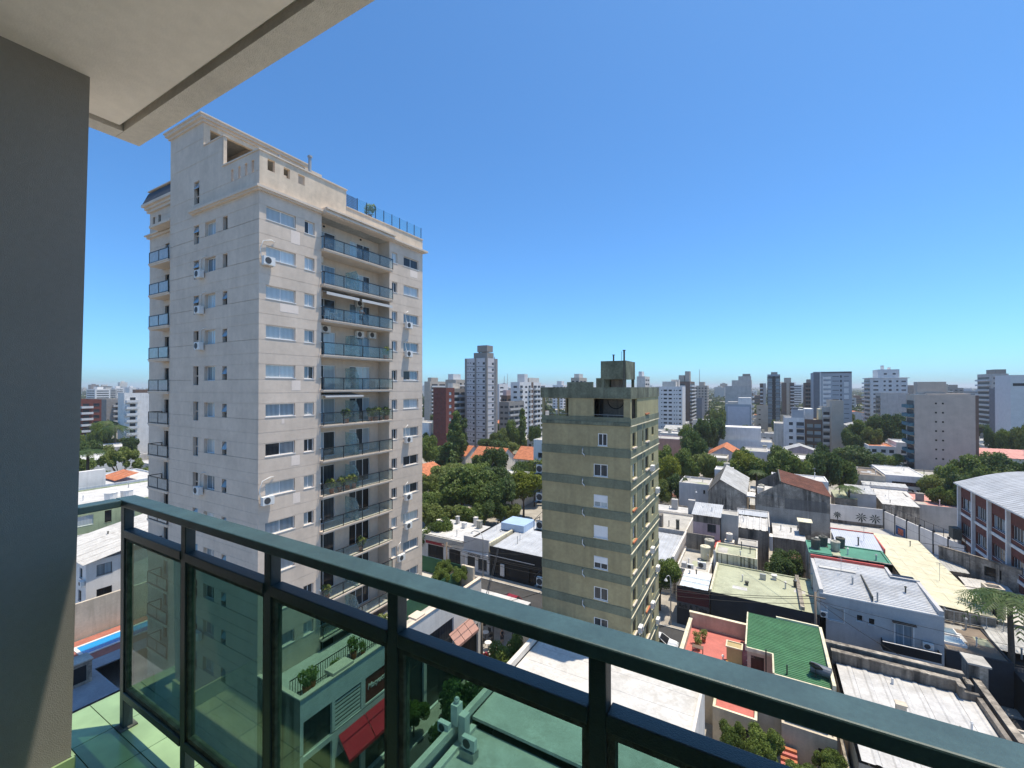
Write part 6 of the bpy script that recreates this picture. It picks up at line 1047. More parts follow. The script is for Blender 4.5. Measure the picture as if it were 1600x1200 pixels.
def tree_meshes(seed, mat, n=5200, size=0.30, kind='round'):
    rr = random.Random(seed); lobes = []
    if kind == 'round':
        for i in range(26):
            a = rr.uniform(0, 6.28); r = 3.4*math.sqrt(rr.random()); z = 6.2+rr.uniform(-1.9, 2.3)*(1-0.5*(r/3.4)**2); lobes.append((r*math.cos(a), r*math.sin(a), z, rr.uniform(0.9, 1.75)))
    elif kind == 'tall':
        for i in range(26):
            t = i/25; a = rr.uniform(0, 6.28); r = rr.uniform(0.2, 1.6)*(1-0.5*t); lobes.append((r*math.cos(a), r*math.sin(a), 1.9+7.4*t, rr.uniform(0.8, 1.4)*(1.15-0.55*t)))
    elif kind == 'umbrella':
        for i in range(26):
            a = rr.uniform(0, 6.28); r = 4.2*math.sqrt(rr.random()); lobes.append((r*math.cos(a), r*math.sin(a), 7.9-0.09*r*r+rr.uniform(-0.4, 0.7), rr.uniform(0.7, 1.2)))
    mb = MB(); leaf_cloud(mb, rr, lobes, n, size, 0.85 if kind != 'umbrella' else 0.6)
    cr = mb.mesh('crown', mat)
    tb = MB(); top = 5.2 if kind != 'tall' else 8.0
    tb.tube([(0, 0, 0), (0.08, 0.03, top*0.35), (0, 0.1, top*0.7), (0.1, 0, top)], 0.30, 8, 0.12)
    for i in range(7):
        l = lobes[rr.randrange(len(lobes))]; z0 = top*rr.uniform(0.45, 0.85); tb.tube([(0.04, 0.05, z0), (l[0]*0.45, l[1]*0.45, (z0+l[2])/2+0.2), (l[0], l[1], l[2])], 0.13, 5, 0.03)
    return cr, tb.mesh('trunk', m_bark, True)
TV = {}
for i, (key, mt, kd) in enumerate((('mid0', L_MID, 'round'), ('mid1', L_MID, 'round'), ('mid2', L_MID, 'round'), ('dark0', L_DARK, 'round'), ('dark1', L_DARK, 'round'), ('yel0', L_YEL, 'round'), ('olv0', L_OLV, 'round'), ('olv1', L_OLV, 'round'), ('tall0', L_DARK, 'tall'), ('tall1', L_MID, 'tall'), ('umb0', L_OLV, 'umbrella'))): TV[key] = tree_meshes(100+i, mt, 6500, 0.29, kd)
for i, (key, mt) in enumerate((('near0', L_MID), ('near1', L_DARK))): TV[key] = tree_meshes(200+i, mt, 15000, 0.20, 'round')
FP = []
def tree(x, y, h, r, key, label, group=None, name='broadleaf_tree', rz=None):
    base = 4.9 if key[:3] not in ('tal', 'umb') else (2.4 if key[:3] == 'tal' else 5.0); hh = 9.6
    t = thing(name, label, 'tree', (x, y, 0), group, random.uniform(0, 6.28) if rz is None else rz); t.scale = (r/base, r/base, h/hh)
    obj('trunk', TV[key][1], t); obj('crown', TV[key][0], t); FP.append((x-r*.5, x+r*.5, y-r*.5, y+r*.5)); return t
def trees(lst, label, group, name='broadleaf_tree'):
    for (x, y, h, r, key) in lst: tree(x, y, h, r, key, label, group, name)
ADJ = {'mid': 'mid green', 'dark': 'dark green', 'yel': 'yellow green', 'olv': 'olive green', 'tall': 'tall narrow', 'umb': 'umbrella shaped'}
def zone(lst, where, grp):
    for (b, key) in lst:
        a = ADJ[key.rstrip('0123')]; tree(b[0], b[1], max(b[2], 3.0), b[3], key, '%s tree %s' % (a, where), '%s trees %s' % (a, grp))
# the dense clump left of the olive building
zone([((-54.21, 64, 8.57, 3.39), 'olv0'), ((-50.13, 62, 7.48, 2.54), 'mid2'), ((-51.69, 60, 5.48, 2.51), 'mid0'), ((-59.1, 68, 8.59, 2.86), 'mid1'), ((-63.08, 84, 11.46, 5.2), 'olv1'), ((-56.18, 86, 10.41, 4.52), 'mid1'), ((-70.66, 100, 10.11, 4.65), 'mid2'), ((-69.55, 86, 8.03, 4.17), 'mid2'), ((-62.27, 77, 8.04, 4.88), 'mid0'), ((-58.09, 79, 12.11, 5.72), 'mid1'), ((-53.27, 79, 10.88, 5.02), 'mid2'), ((-48.66, 80, 11.16, 4.12), 'dark0'), ((-72.25, 92, 10.1, 5.78), 'olv1'), ((-64.39, 94, 11.47, 5.34), 'mid0'), ((-57.26, 92, 11.06, 4.45), 'dark1'), ((-51.54, 90, 8.67, 3.66), 'mid1'), ((-63.03, 74, 2.66, 3.37), 'dark0'), ((-73.64, 84, 9.09, 3.86), 'olv0')], 'in the dense clump behind the street shops', 'behind the street shops')
zone([((-55.39, 68.5, 5.12, 2.81), 'mid2'), ((-53.41, 70.5, 6.7, 3.09), 'olv0'), ((-50.71, 72, 7.22, 3.09), 'mid0'), ((-49.14, 74.5, 7.12, 2.62), 'dark0'), ((-48.07, 78, 6.21, 2.42), 'mid1'), ((-46.13, 80, 5.6, 2.44), 'olv1')], 'low and bushy along the back of the street shops', 'along the back of the shops')
tree(*(-47.36, 88, 11.36, 4.69), 'yel0', 'bright yellow green tree leaning out of the clump beside the olive building')
tree(*(-66.2, 106, 13.65, 4.4), 'dark1', 'round dark tree in front of the orange tiled roofs')
tree(*(-78.54, 100, 13.9, 4.06), 'tall0', 'dark conifer like tree beside the brown tiled gable', name='conifer_tree'); tree(*(-87.35, 108, 10.84, 3.62), 'tall0', 'dark ragged conifer behind the leafy clump', name='conifer_tree')
tree(*(-97.02, 128, 20.59, 4.21), 'tall1', 'very tall dark tree left of the slender grey tower'); tree(*(-98.54, 134, 17.81, 3.4), 'tall0', 'tall dark tree tight against the slender grey tower')
tree(*(-95.44, 112, 14.03, 4.25), 'mid1', 'leafy tree between the beige tower and the brown gable'); tree(*(-57.05, 106, 9.66, 3.53), 'dark0', 'dusky tree in front of the white modern house'); tree(*(-78.72, 116, 9.24, 3.28), 'mid0', 'leafy tree covering the front of the bright orange roof'); tree(*(-49.64, 98, 7.92, 2.9), 'olv1', 'olive tree against the curved lower wall of the modern house'); tree(*(-79.14, 112, 6.53, 2.81), 'olv0', 'small olive tree in front of the orange roofs')
zone([((-96.37, 160, 13.49, 3.84), 'olv0'), ((-94.5, 165, 15.98, 3.91), 'mid1'), ((-92.45, 170, 19.99, 2.84), 'tall1'), ((-83.56, 165, 16.38, 3.25), 'mid2'), ((-129.3, 150, 10.82, 3.43), 'mid0'), ((-93.37, 150, 12.58, 3.11), 'olv1')], 'near the foot of the slender tower', 'near the slender tower')
# avenue behind the warehouses
zone([((-21.03, 118, 12.91, 3.98), 'yel0'), ((-25.63, 130, 14.67, 4.79), 'mid0'), ((-17.81, 126, 13.49, 4.17), 'mid1'), ((-17.45, 140, 17.92, 4.2), 'dark0'), ((-12.87, 129, 12.77, 4.17), 'olv1'), ((-7.79, 130, 12.33, 4.63), 'mid2'), ((-3.8, 133, 12.92, 4.48), 'yel0'), ((0.66, 131, 13.17, 4.33), 'mid0'), ((4.97, 133, 13.89, 4.31), 'mid1'), ((9.12, 133, 14.83, 4.56), 'mid2'), ((13.21, 134, 14.67, 4.51), 'dark1'), ((16.83, 135, 13.53, 3.83), 'mid0'), ((-17.25, 108, 10.01, 3), 'dark1'), ((-20.2, 106, 9.02, 2.7), 'olv0')], 'in the long avenue behind the warehouses', 'in the avenue')
zone([((-18.5, 175, 19.78, 4.73), 'dark1'), ((-15.89, 190, 18.53, 4.57), 'dark0'), ((-22.67, 165, 17.03, 4.08), 'mid1'), ((-18.89, 240, 20.34, 4.47), 'olv1'), ((-5.13, 150, 13.4, 3.51), 'mid2'), ((4.28, 160, 11.9, 3.21), 'mid1'), ((15.53, 150, 14.69, 2.88), 'dark0')], 'between the avenue and the blank grey block', 'near the blank grey block')
zone([((33.3, 215, 17.46, 4.99), 'mid1'), ((40.55, 225, 19.66, 6.17), 'dark0'), ((45.07, 222, 20.94, 6), 'dark1'), ((29.08, 205, 14.83, 3.84), 'dark0'), ((34.72, 205, 16.51, 3.77), 'olv0')], 'in the park below the pale stepped tower', 'in the park')
zone([((35.36, 140, 9.7, 3.66), 'olv1'), ((39.27, 142, 12.78, 4.57), 'mid0'), ((43.98, 146, 13.82, 5.23), 'mid1'), ((47.88, 146, 14.72, 5.14), 'dark0'), ((50.93, 144, 14.91, 4.98), 'mid2'), ((52.71, 140, 15.01, 4.76), 'dark1'), ((34.07, 128, 10.23, 3.04), 'mid2'), ((37.37, 128, 12.33, 3.53), 'dark1'), ((42.85, 134, 13.25, 3.91), 'mid0'), ((45.55, 132, 13.39, 3.78), 'olv0')], 'massed behind the brick school', 'behind the school')
zone([((73.98, 215, 17.85, 3.96), 'mid0'), ((75.52, 210, 19.33, 4.25), 'olv0'), ((71.24, 220, 16.48, 2.74), 'dark0')], 'behind the salmon red roof', 'behind the red roof hall')
# left strip
tree(*(-143.21, 47.05, 15.66, 4.93), 'umb0', 'umbrella shaped flowering tree between the white houses')
zone([((-172.13, 51.23, 5.17, 3.82), 'olv0'), ((-129.22, 41.24, 8.41, 2.94), 'mid0'), ((-115.36, 39.95, 8.39, 2.16), 'mid1'), ((-109.59, 31.73, 9.9, 2.41), 'olv1'), ((-238.45, 70.86, 15.41, 3.17), 'mid1'), ((-259.86, 81.65, 15.25, 2.94), 'dark0'), ((-213.27, 73.76, 11.23, 3), 'dark1'), ((-284.12, 79.29, 19.14, 3.08), 'mid2')], 'among the white houses by the lone palm', 'by the lone palm')
# street trees
tree(-19.0, 26.2, 8.4, 3.0, 'near1', 'dark leafy street tree beside the white membrane roof'); tree(-19.3, 34.2, 8.0, 2.5, 'near0', 'bright leafy street tree beside the corner of the white roof')
tree(-25.9, 28.3, 3.6, 1.5, 'near0', 'small street tree in front of the red awning'); tree(-25.9, 35.0, 3.2, 1.2, 'near0', 'small street tree in front of the faded pink awning')
tree(-12.0, 60.9, 8.2, 3.0, 'near0', 'leafy street tree beside the olive building and sign shop'); tree(2.6, 72.0, 7.4, 2.9, 'near1', 'dense courtyard tree between the cream house and the green roof')
for (x, y, h, r, k, lab) in ((-1.9, 38.4, 3.9, 1.3, 'near0', 'climbing shrub against the beige courtyard wall'), (0.2, 38.2, 4.4, 1.6, 'near0', 'leafy garden tree in front of the red stair'), (2.2, 37.2, 3.6, 1.7, 'near0', 'broad garden shrub beside the small annexe'), (4.1, 39.6, 3.6, 1.3, 'near0', 'bright garden shrub against the long garden wall'), (1.0, 35.6, 3.0, 1.6, 'near1', 'dark garden shrub at the courtyard front'), (3.6, 35.4, 3.0, 1.5, 'near1', 'dark bushy shrub beside the long garden wall')): tree(x, y, h, r, k, lab, name='garden_shrub')
for (x, y, lab) in ((-29.4, 36.2, 'leafy terrace plant in the corner of the green net'), (-30.6, 38.2, 'tall terrace plant on the podium deck'), (-27.9, 37.8, 'yellowish terrace plant beside the beige gable parapet')):
    t = tree(x, y, 2.6, 1.1, 'near0', lab, name='terrace_plant'); t.location.z = 8.4
def palm_meshes(seed, nf=18, L=3.0, droop=1.0):
    rr = random.Random(seed); mb = MB()
    for i in range(nf):
        a = 6.283*i/nf+rr.uniform(-.15, .15); up = rr.uniform(0.25, 1.0); pts = []
        for k in range(9):
            t = k/8; pts.append(Vector((math.cos(a)*L*t*0.95, math.sin(a)*L*t*0.95, up*L*(0.9*t-1.25*droop*t*t))))
        side = Vector((-math.sin(a), math.cos(a), 0))
        for k in range(8):
            for s in (0.0, 0.5):
                p = pts[k].lerp(pts[k+1], s); d = (pts[k+1]-pts[k]).normalized(); w = 0.62*(1-abs((k+s)/8-0.4)*1.1)
                for sg in (-1, 1): mb.quad(p, p+d*0.12, p+side*sg*w+d*0.38-Vector((0, 0, 0.28*w)), p+side*sg*w*0.6+d*0.12-Vector((0, 0, 0.12*w)))
    return mb.mesh('fronds', L_DARK)
pf = [palm_meshes(1), palm_meshes(2, 22, 3.4, 1.25)]
def palm(x, y, h, s, label, k=0):
    t = thing('palm_tree', label, 'palm', (x, y, 0)); tb = MB(); tb.tube([(0, 0, 0), (0.1, 0, h*0.5), (0, 0.05, h)], 0.26*s, 8, 0.17*s); obj('trunk', tb.mesh('trunk', m_bark, True), t); o = obj('fronds', pf[k], t, (0, 0, h)); o.scale = (s, s, s)
_p = (-147.51, 42.28, 16.24); palm(_p[0], _p[1], 13.5, 1.7, 'lone palm standing among the white roofs on the left')
_p = (-247.84, 77.02, 15.71); palm(_p[0], _p[1], 14.5, 1.9, 'tall palm in front of the grey beige balcony block', 1); _p = (-231.58, 74.8, 15.41); palm(_p[0], _p[1], 13.5, 1.9, 'full palm beside the white rounded balcony tower', 1)
palm(20.6, 60.2, 9.6, 1.15, 'drooping palm over the dark yard shed', 1); palm(22.2, 68.4, 7.0, 0.9, 'smaller palm beside the end of the yellow roof', 1); _p = (16.81, 122, 11.38, 1.43); palm(_p[0], _p[1], 7.5, 1.0, 'small palm at the end of the avenue behind the mural wall'); _p = (-1.19, 127, 12.57, 1.63); palm(_p[0], _p[1], 8.5, 0.9, 'palm among the avenue trees')

# ---------------------------------------------------------------- cars
def car(x, y, rz, paint, label):
    t = thing('parked_car', label, 'car', (x, y, 0.012), None, rz)
    lo = [(-2.05, 0.30), (-2.1, 0.62), (-1.95, 0.88), (-1.2, 0.95), (0.95, 0.95), (1.85, 0.80), (2.08, 0.60), (2.05, 0.30)]
    m = MB(); n = len(lo); k = 0
    for (yy, sc) in ((-0.86, 0.97), (-0.80, 1.0), (0.80, 1.0), (0.86, 0.97)): m.v += [(px_*sc, yy, 0.2+(z-0.2)*(1.0 if abs(yy) < 0.82 else 0.96)) for px_, z in lo]
    for j in range(3):
        for i in range(n): m.f.append((j*n+i, j*n+(i+1) % n, (j+1)*n+(i+1) % n, (j+1)*n+i))
    m.f += [tuple(range(n)), tuple(3*n+i for i in reversed(range(n)))]
    b = obj('body', m.mesh('body', paint, False), t)
    c = MB(); pr = [(-1.75, 0.94, 0.78), (-1.25, 1.40, 0.62), (0.25, 1.44, 0.62), (1.05, 0.94, 0.76)]
    for s in (-1, 1): c.v += [(a, s*w, z) for a, z, w in pr]
    c.f += [(0, 1, 2, 3), (7, 6, 5, 4), (0, 4, 5, 1), (1, 5, 6, 2), (2, 6, 7, 3)]; obj('cabin_glass', c.mesh('cabin_glass', g_black), t)
    r_ = MB(); r_.v += [(-1.22, -0.63, 1.40), (0.22, -0.63, 1.44), (0.22, 0.63, 1.44), (-1.22, 0.63, 1.40), (-1.15, -0.55, 1.47), (0.15, -0.55, 1.50), (0.15, 0.55, 1.50), (-1.15, 0.55, 1.47)]; r_.f += [(0, 1, 5, 4), (1, 2, 6, 5), (2, 3, 7, 6), (3, 0, 4, 7), (4, 5, 6, 7)]; obj('roof_panel', r_.mesh('roof_panel', paint), t)
    pl = MB()
    for s in (-1, 1): pl.tube([(-0.45, s*0.77, 0.94), (-0.45, s*0.64, 1.42)], 0.04, 4); pl.tube([(0.25, s*0.64, 1.44), (1.05, s*0.77, 0.95)], 0.04, 4); pl.tube([(-1.25, s*0.63, 1.40), (-1.75, s*0.79, 0.95)], 0.05, 4)
    obj('pillars', pl.mesh('pillars', paint), t)['kind'] = 'stuff'
    for wx in (-1.3, 1.28):
        for s in (-1, 1):
            w = MB(); w.tube([(wx, s*0.68, 0.32), (wx, s*0.88, 0.32)], 0.32, 14); q = obj('wheel', w.mesh('wheel', m_black), t); w = MB(); w.tube([(wx, s*0.86, 0.32), (wx, s*0.892, 0.32)], 0.19, 10); obj('rim', w.mesh('rim', m_pole), q)
    for s in (-1, 1): P('headlight', t, g_blind, (1.93, s*0.62-0.14, 0.62, 2.07, s*0.62+0.14, 0.74)); P('tail_light', t, M('tail_light_red', (0.35, 0.02, 0.02), 0.3), (-2.11, s*0.66-0.1, 0.64, -1.98, s*0.66+0.1, 0.84))
    return t
p_sil = M('silver_paint', (0.42, 0.48, 0.52), 0.25, 0.03, metal=0.4, spec=0.5); p_wht = M('white_paint', (0.72, 0.73, 0.74), 0.25, 0.03, spec=0.5); p_red = M('dark_red_paint', (0.22, 0.02, 0.02), 0.25, 0.03, spec=0.5); p_gry = M('graphite_paint', (0.06, 0.065, 0.07), 0.25, 0.03, spec=0.5)
car(-42.8, 51.7, 0.0, p_sil, 'silver blue parked car at the kerb beside the white canopy'); car(-10.4, 52.2, 0.0, p_wht, 'white parked car in the street between the olive building and terrace house')
car(-24.1, 32.6, R(90), p_gry, 'graphite parked car in the side street by the podium'); car(-20.4, 20.5, R(90), p_wht, 'white parked car under the dark street tree'); car(-30.2, 51.7, R(180), p_red, 'dark red parked car behind the white canopy'); car(-24.1, 22.5, R(90), p_sil, 'silver parked car in front of the red awning')

# ---------------------------------------------------------------- lamps, poles and cables
def lamp(x, y, h, dx, dy, label):
    t = thing('street_lamp', label, 'street lamp', (x, y, 0.13)); m = MB(); m.tube([(0, 0, 0), (0, 0, h*0.86), (dx*0.12, dy*0.12, h*0.96), (dx*0.4, dy*0.4, h), (dx*0.75, dy*0.75, h-0.05), (dx, dy, h-0.35)], 0.075, 6, 0.05); obj('pole', m.mesh('pole', m_pole, True), t)
    m = MB(); m.cyl(dx, dy, h-0.62, h-0.35, 0.22, 0.09, 8); obj('lamp_head', m.mesh('lamp_head', m_acw), t)
lamp(-38.2, 57.5, 6.9, -2.4, 0.3, 'curved street lamp in front of the white sign shop'); lamp(-10.0, 57.6, 6.2, -0.5, -0.4, 'white headed street lamp beside the street tree and sign shop'); lamp(-12.4, 99.5, 8.2, 0.3, 0, 'round white lamp in front of the pale blue house')
def pole(x, y, h, label):
    t = thing('utility_pole', label, 'pole', (x, y, 0.1)); m = MB(); m.cyl(0, 0, 0, h, 0.16, 0.10, 8); obj('shaft', m.mesh('shaft', m_wood, True), t); P('crossarm', t, m_wood, (-0.9, -0.06, h-0.6, 0.9, 0.06, h-0.48)); return t
pole(-39.0, 49.4, 7.8, 'concrete pole beside the terrace plants and silver car'); pole(-20.4+2.5, 49.2, 8.2, 'utility pole behind the olive building'); pole(5.0, 57.7, 7.6, 'utility pole at the end of the black shop front'); pole(-25.8, 38.6, 6.8, 'dark utility pole beside the faded pink awning')
def cable(a, b, sag, label, r=0.03):
    a, b = Vector(a), Vector(b); m = MB(); m.tube([tuple(a.lerp(b, i/10)-a-Vector((0, 0, sag*4*(i/10)*(1-i/10)))) for i in range(11)], r, 4); o = obj('power_cable', m.mesh('power_cable', m_cable, True), None, tuple(a)); return tag(o, label, 'cable', 'overhead street cables')
for i, (dz, dy) in enumerate(((0, 0), (-0.35, 0.3), (-0.8, 0.1))):
    cable((-39, 49.4+dy, 7.4+dz), (-17.9, 49.2+dy, 7.8+dz), 0.5, 'black overhead cable strung along the cross street past the silver car'); cable((-17.9, 49.2+dy, 7.8+dz), (5.0, 57.7+dy, 7.2+dz), 0.7, 'black overhead cable crossing above the pale green roof'); cable((-25.8, 38.6+dy, 6.6+dz), (-36.0, 58.4+dy, 4.9+dz*0.4), 0.5, 'black overhead cable running from the pink awning to the black shop')
for (a, b, lab) in (((5.0, 57.7, 7.0), (15.4, 58.3, 4.6), 'thin cable along the front of the grey blue house'), ((5.0, 57.7, 6.8), (30, 57.9, 6.6), 'long thin cable in front of the brown roof shop')): cable(a, b, 0.5, lab, 0.018)

for (a, b, sg, lab) in (((-17.9, 49.2, 7.9), (-25.8, 38.6, 6.7), 0.4, 'thin cable between the utility poles of the side street'), ((-25.8, 38.6, 6.6), (-25.9, 10, 6.6), 0.6, 'long cable hanging along the podium front'), ((-39, 49.4, 7.5), (-40.0, 58.4, 5.5), 0.2, 'short cable crossing to the white sign shop'), ((-39, 49.4, 7.3), (-31.0, 58.4, 4.7), 0.3, 'cable crossing to the black fronted shop'), ((5.0, 57.7, 7.3), (-3.0, 69.3, 6.3), 0.4, 'cable running to the stained cream house'), ((-17.9, 49.2, 7.6), (-9.5, 58.4, 4.9), 0.3, 'cable crossing to the sign shop'), ((5.0, 57.7, 7.4), (8.0, 70.4, 8.2), 0.4, 'cable rising to the green painted roof'), ((5.0, 57.7, 6.9), (11.5, 51.3, 5.6), 0.3, 'cable dropping to the concrete boundary wall')): cable(a, b, sg, lab, 0.028)

# ---------------------------------------------------------------- café corner, roof people and plants
for i, (x, y) in enumerate(((-27.2, 42.0), (-28.6, 43.6))):
    t = thing('cafe_table', ['round white café table outside the faded pink awning', 'round white café table beside the closed black umbrella'][i], 'table', (x, y, 0.13)); P('leg', t, m_dframe, (-0.03, -0.03, 0, 0.03, 0.03, 0.72)); obj('table_top', MB().cyl(0, 0, 0.721, 0.75, 0.4, 0.4, 12).mesh('table_top', m_white), t)
    for j, (dx, dy) in enumerate(((0.7, 0), (-0.7, 0.1), (0, 0.7))):
        c = thing('cafe_chair', 'dark café chair around a white pavement table', 'chair', (x+dx, y+dy, 0.13), 'café chairs on the pavement'); P('seat', c, m_dframe, (-0.2, -0.2, 0.42, 0.2, 0.2, 0.46)); P('backrest', c, m_dframe, (-0.2, 0.17, 0.461, 0.2, 0.2, 0.85)); [P('leg', c, m_dframe, (u, v, 0, u+0.03, v+0.03, 0.419)) for u in (-0.2, 0.17) for v in (-0.2, 0.14)]
t = thing('closed_umbrella', 'closed black café umbrella on its pole', 'umbrella', (-29.2, 44.2, 0.13)); P('pole', t, m_pole, (-0.03, -0.03, 0, 0.03, 0.03, 2.5)); obj('cloth', MB().cyl(0, 0, 1.1, 2.4, 0.22, 0.05, 8).mesh('cloth', m_black), t)
for i in range(3):
    t = thing('motorcycle', 'dark motorcycle parked in the row by the café kerb', 'motorcycle', (-26.4, 40.0-0.9*i, 0.13), 'motorcycles by the café kerb', R(15))
    for x in (-0.62, 0.62): w = MB(); w.tube([(x, -0.05, 0.3), (x, 0.05, 0.3)], 0.3, 14); obj('wheel', w.mesh('wheel', m_black), t)
    b = MB(); b.prof([(-0.75, 0.75), (-0.1, 0.70), (0.1, 0.92), (0.4, 0.88), (0.5, 0.5), (-0.3, 0.3)], -0.13, 0.13, 'y'); obj('body', b.mesh('body', [p_red, p_gry, p_wht][i]), t); h = MB(); h.tube([(0.62, 0, 0.3), (0.40, 0, 1.0)], 0.035, 5).tube([(0.38, -0.32, 1.02), (0.38, 0.32, 1.02)], 0.02, 5); obj('handlebar', h.mesh('handlebar', m_dframe), t)
def person(x, y, z, rz, label, shirt):
    skin_m = M('skin', (0.45, 0.27, 0.19), 0.6, 0.05); V_ = []; E2 = []; Rr = []
    def chain(pts, start=None):
        prev = start
        for (p, r) in pts:
            V_.append(p); Rr.append(r); k = len(V_)-1
            if prev is not None: E2.append((prev, k))
            prev = k
        return prev
    chain([((0, 0, 0.95), 0.14), ((0, 0, 1.15), 0.13), ((0, 0, 1.38), 0.15), ((0, 0, 1.50), 0.06), ((0, -0.02, 1.58), 0.085), ((0, -0.02, 1.72), 0.075)])
    for s in (-1, 1):
        chain([((s*0.19, 0, 1.40), 0.06), ((s*0.26, -0.12, 1.14), 0.045), ((s*0.10, -0.30, 1.20), 0.033), ((s*0.05, -0.36, 1.22), 0.028)], 2); chain([((s*0.10, 0, 0.86), 0.095), ((s*0.11, 0.01, 0.48), 0.062), ((s*0.11, 0.02, 0.08), 0.04), ((s*0.12, -0.14, 0.03), 0.035)], 0)
    me = bpy.data.meshes.new('body'); me.from_pydata(V_, E2, []); me.materials.append(skin_m); t = thing('person', label, 'person', (x, y, z), None, rz); o = obj('body', me, t)
    md = o.modifiers.new('skin', 'SKIN'); sv = me.skin_vertices[0].data
    for i, r in enumerate(Rr): sv[i].radius = (r, r*0.85)
    sv[0].use_root = True; o.modifiers.new('sub', 'SUBSURF').render_levels = 2
    obj('shirt', MB().cyl(0, 0, 0.98, 1.2, 0.165, 0.16, 12).cyl(0, 0, 1.2, 1.42, 0.16, 0.18, 12).cyl(0, 0, 1.42, 1.47, 0.18, 0.09, 12).mesh('shirt', shirt, True), t); obj('shorts', MB().cyl(-0.1, 0, 0.55, 0.97, 0.11, 0.12, 10).cyl(0.1, 0, 0.55, 0.97, 0.11, 0.12, 10).mesh('shorts', m_navy, True), t); obj('hair', MB().cyl(0, 0.0, 1.68, 1.80, 0.10, 0.06, 10).mesh('hair', m_black, True), t)
person(-31.75, 27.7, zf(2), R(90), 'person in a light shirt leaning at the railing of a tower balcony', m_offw)
person(-26.3, 43.6, 0.13, R(40), 'person in dark clothes walking on the pavement past the café tables', m_navy)
# balcony furniture
def bchair(x, y, z, lab):
    c = thing('balcony_chair', lab, 'chair', (x, y, z), 'white chairs on the awning balcony'); P('seat', c, m_white, (-0.22, -0.22, 0.42, 0.22, 0.22, 0.46)); P('backrest', c, m_white, (-0.22, 0.19, 0.461, 0.22, 0.23, 0.9)); [P('leg', c, m_white, (u, v, 0, u+0.04, v+0.04, 0.419)) for u in (-0.22, 0.18) for v in (-0.22, 0.18)]
for y in (24.0, 25.3, 26.4): bchair(-31.9, y, zf(2), 'white plastic chair on the tower balcony with grey awnings')
t = thing('balcony_table', 'small white table on the tower balcony with grey awnings', 'table', (-32.0, 24.7, zf(2))); P('table_top', t, m_white, (-0.4, -0.4, 0.70, 0.4, 0.4, 0.74)); [P('leg', t, m_white, (u, v, 0, u+0.04, v+0.04, 0.699)) for u in (-0.38, 0.34) for v in (-0.38, 0.34)]
pmb = MB(); leaf_cloud(pmb, random.Random(5), [(0, 0, 0.75, 0.36), (0.2, 0.1, 0.95, 0.28), (-0.15, 0.15, 1.05, 0.25)], 420, 0.07); pmb = pmb.mesh('foliage', leaf_mat('leaf_pot_plant', (0.06, 0.11, 0.02), (0.30, 0.34, 0.10), 3.0))
potm = MB().cyl(0, 0, 0, 0.38, 0.15, 0.21, 10).mesh('pot', m_terra)
def pot(x, y, z, lab, grp=None, s=1.0):
    t = thing('potted_plant', lab, 'plant', (x, y, z), grp, random.uniform(0, 6)); t.scale = (s, s, s); obj('pot', potm, t); obj('foliage', pmb, t)
for k, yl in ((5, (25.9, 28.6, 29.2, 29.8, 30.6)), (7, (24.4, 25.2, 26.0, 26.7)), (10, (24.0, 28.2)), (9, (27.5,)), (3, (30.4,))):
    for y in yl: pot(-31.5, y, zf(k), 'leafy potted plant behind the glass railing of a beige tower balcony', 'pot plants on the tower balconies')
for i, (dx, dy, sz) in enumerate(((0.1, 0.2, 1.5), (-0.2, 0.9, 1.0), (0.0, 2.6, 0.9), (-0.3, 4.6, 1.3), (0.1, 5.2, 0.9), (-0.1, 7.4, 1.1), (-0.6, 8.3, 1.5))): pot(-28.0+dx, 19.4+dy, 8.4, 'potted plant along the bar fence of the podium terrace', 'pot plants on the podium terrace', sz)
pot(-32.2, 29.0, 44.55+1.2, 'spindly rooftop plant behind the glass screen of the beige tower', None, 1.3)
for (x, y) in ((-5.9, 48.6), (-5.6, 47.6), (-5.3, 49.4)): pot(x, y, 3.5, 'potted plant in the corner of the red terrace', 'pot plants on the red terrace', 1.0)
t = thing('terrace_bench', 'dark folding table on the red terrace', 'table', (-5.6, 46.9, 3.5)); P('table_top', t, m_brn, (-0.5, -0.3, 0.68, 0.5, 0.3, 0.72)); [P('leg', t, m_dframe, (u, v, 0, u+0.04, v+0.04, 0.679)) for u in (-0.48, 0.44) for v in (-0.28, 0.24)]
# radio masts on the horizon
for (px, py, lab) in (((-111.17, 973.48, 66.69), 0, 'tall lattice radio mast on the horizon right of the brown balcony tower'), ((-461.04, 773.11, 53.47), 0, 'thin lattice mast behind the slender tower'), ((-505.9, 862.66, 60.48), 0, 'thin distant mast beside the lattice mast')):
    t = thing('radio_mast', lab, 'mast', (px[0], px[1], 0)); m = MB(); h = px[2]
    for (u, v) in ((-0.8, -0.8), (0.8, -0.8), (0, 0.9)): m.tube([(u, v, 0), (u*0.3, v*0.3, h)], 0.35, 4, 0.15)
    for i in range(16): z = h*i/16; f = 1-0.7*i/16; m.tube([(-0.8*f, -0.8*f, z), (0.8*f, -0.8*f, z+h/16)], 0.15, 3).tube([(0.8*f, -0.8*f, z), (0, 0.9*f, z+h/16)], 0.15, 3)
    obj('lattice', m.mesh('lattice', M('mast_grey_red', (0.35, 0.30, 0.30), 0.7, 0.1)), t)

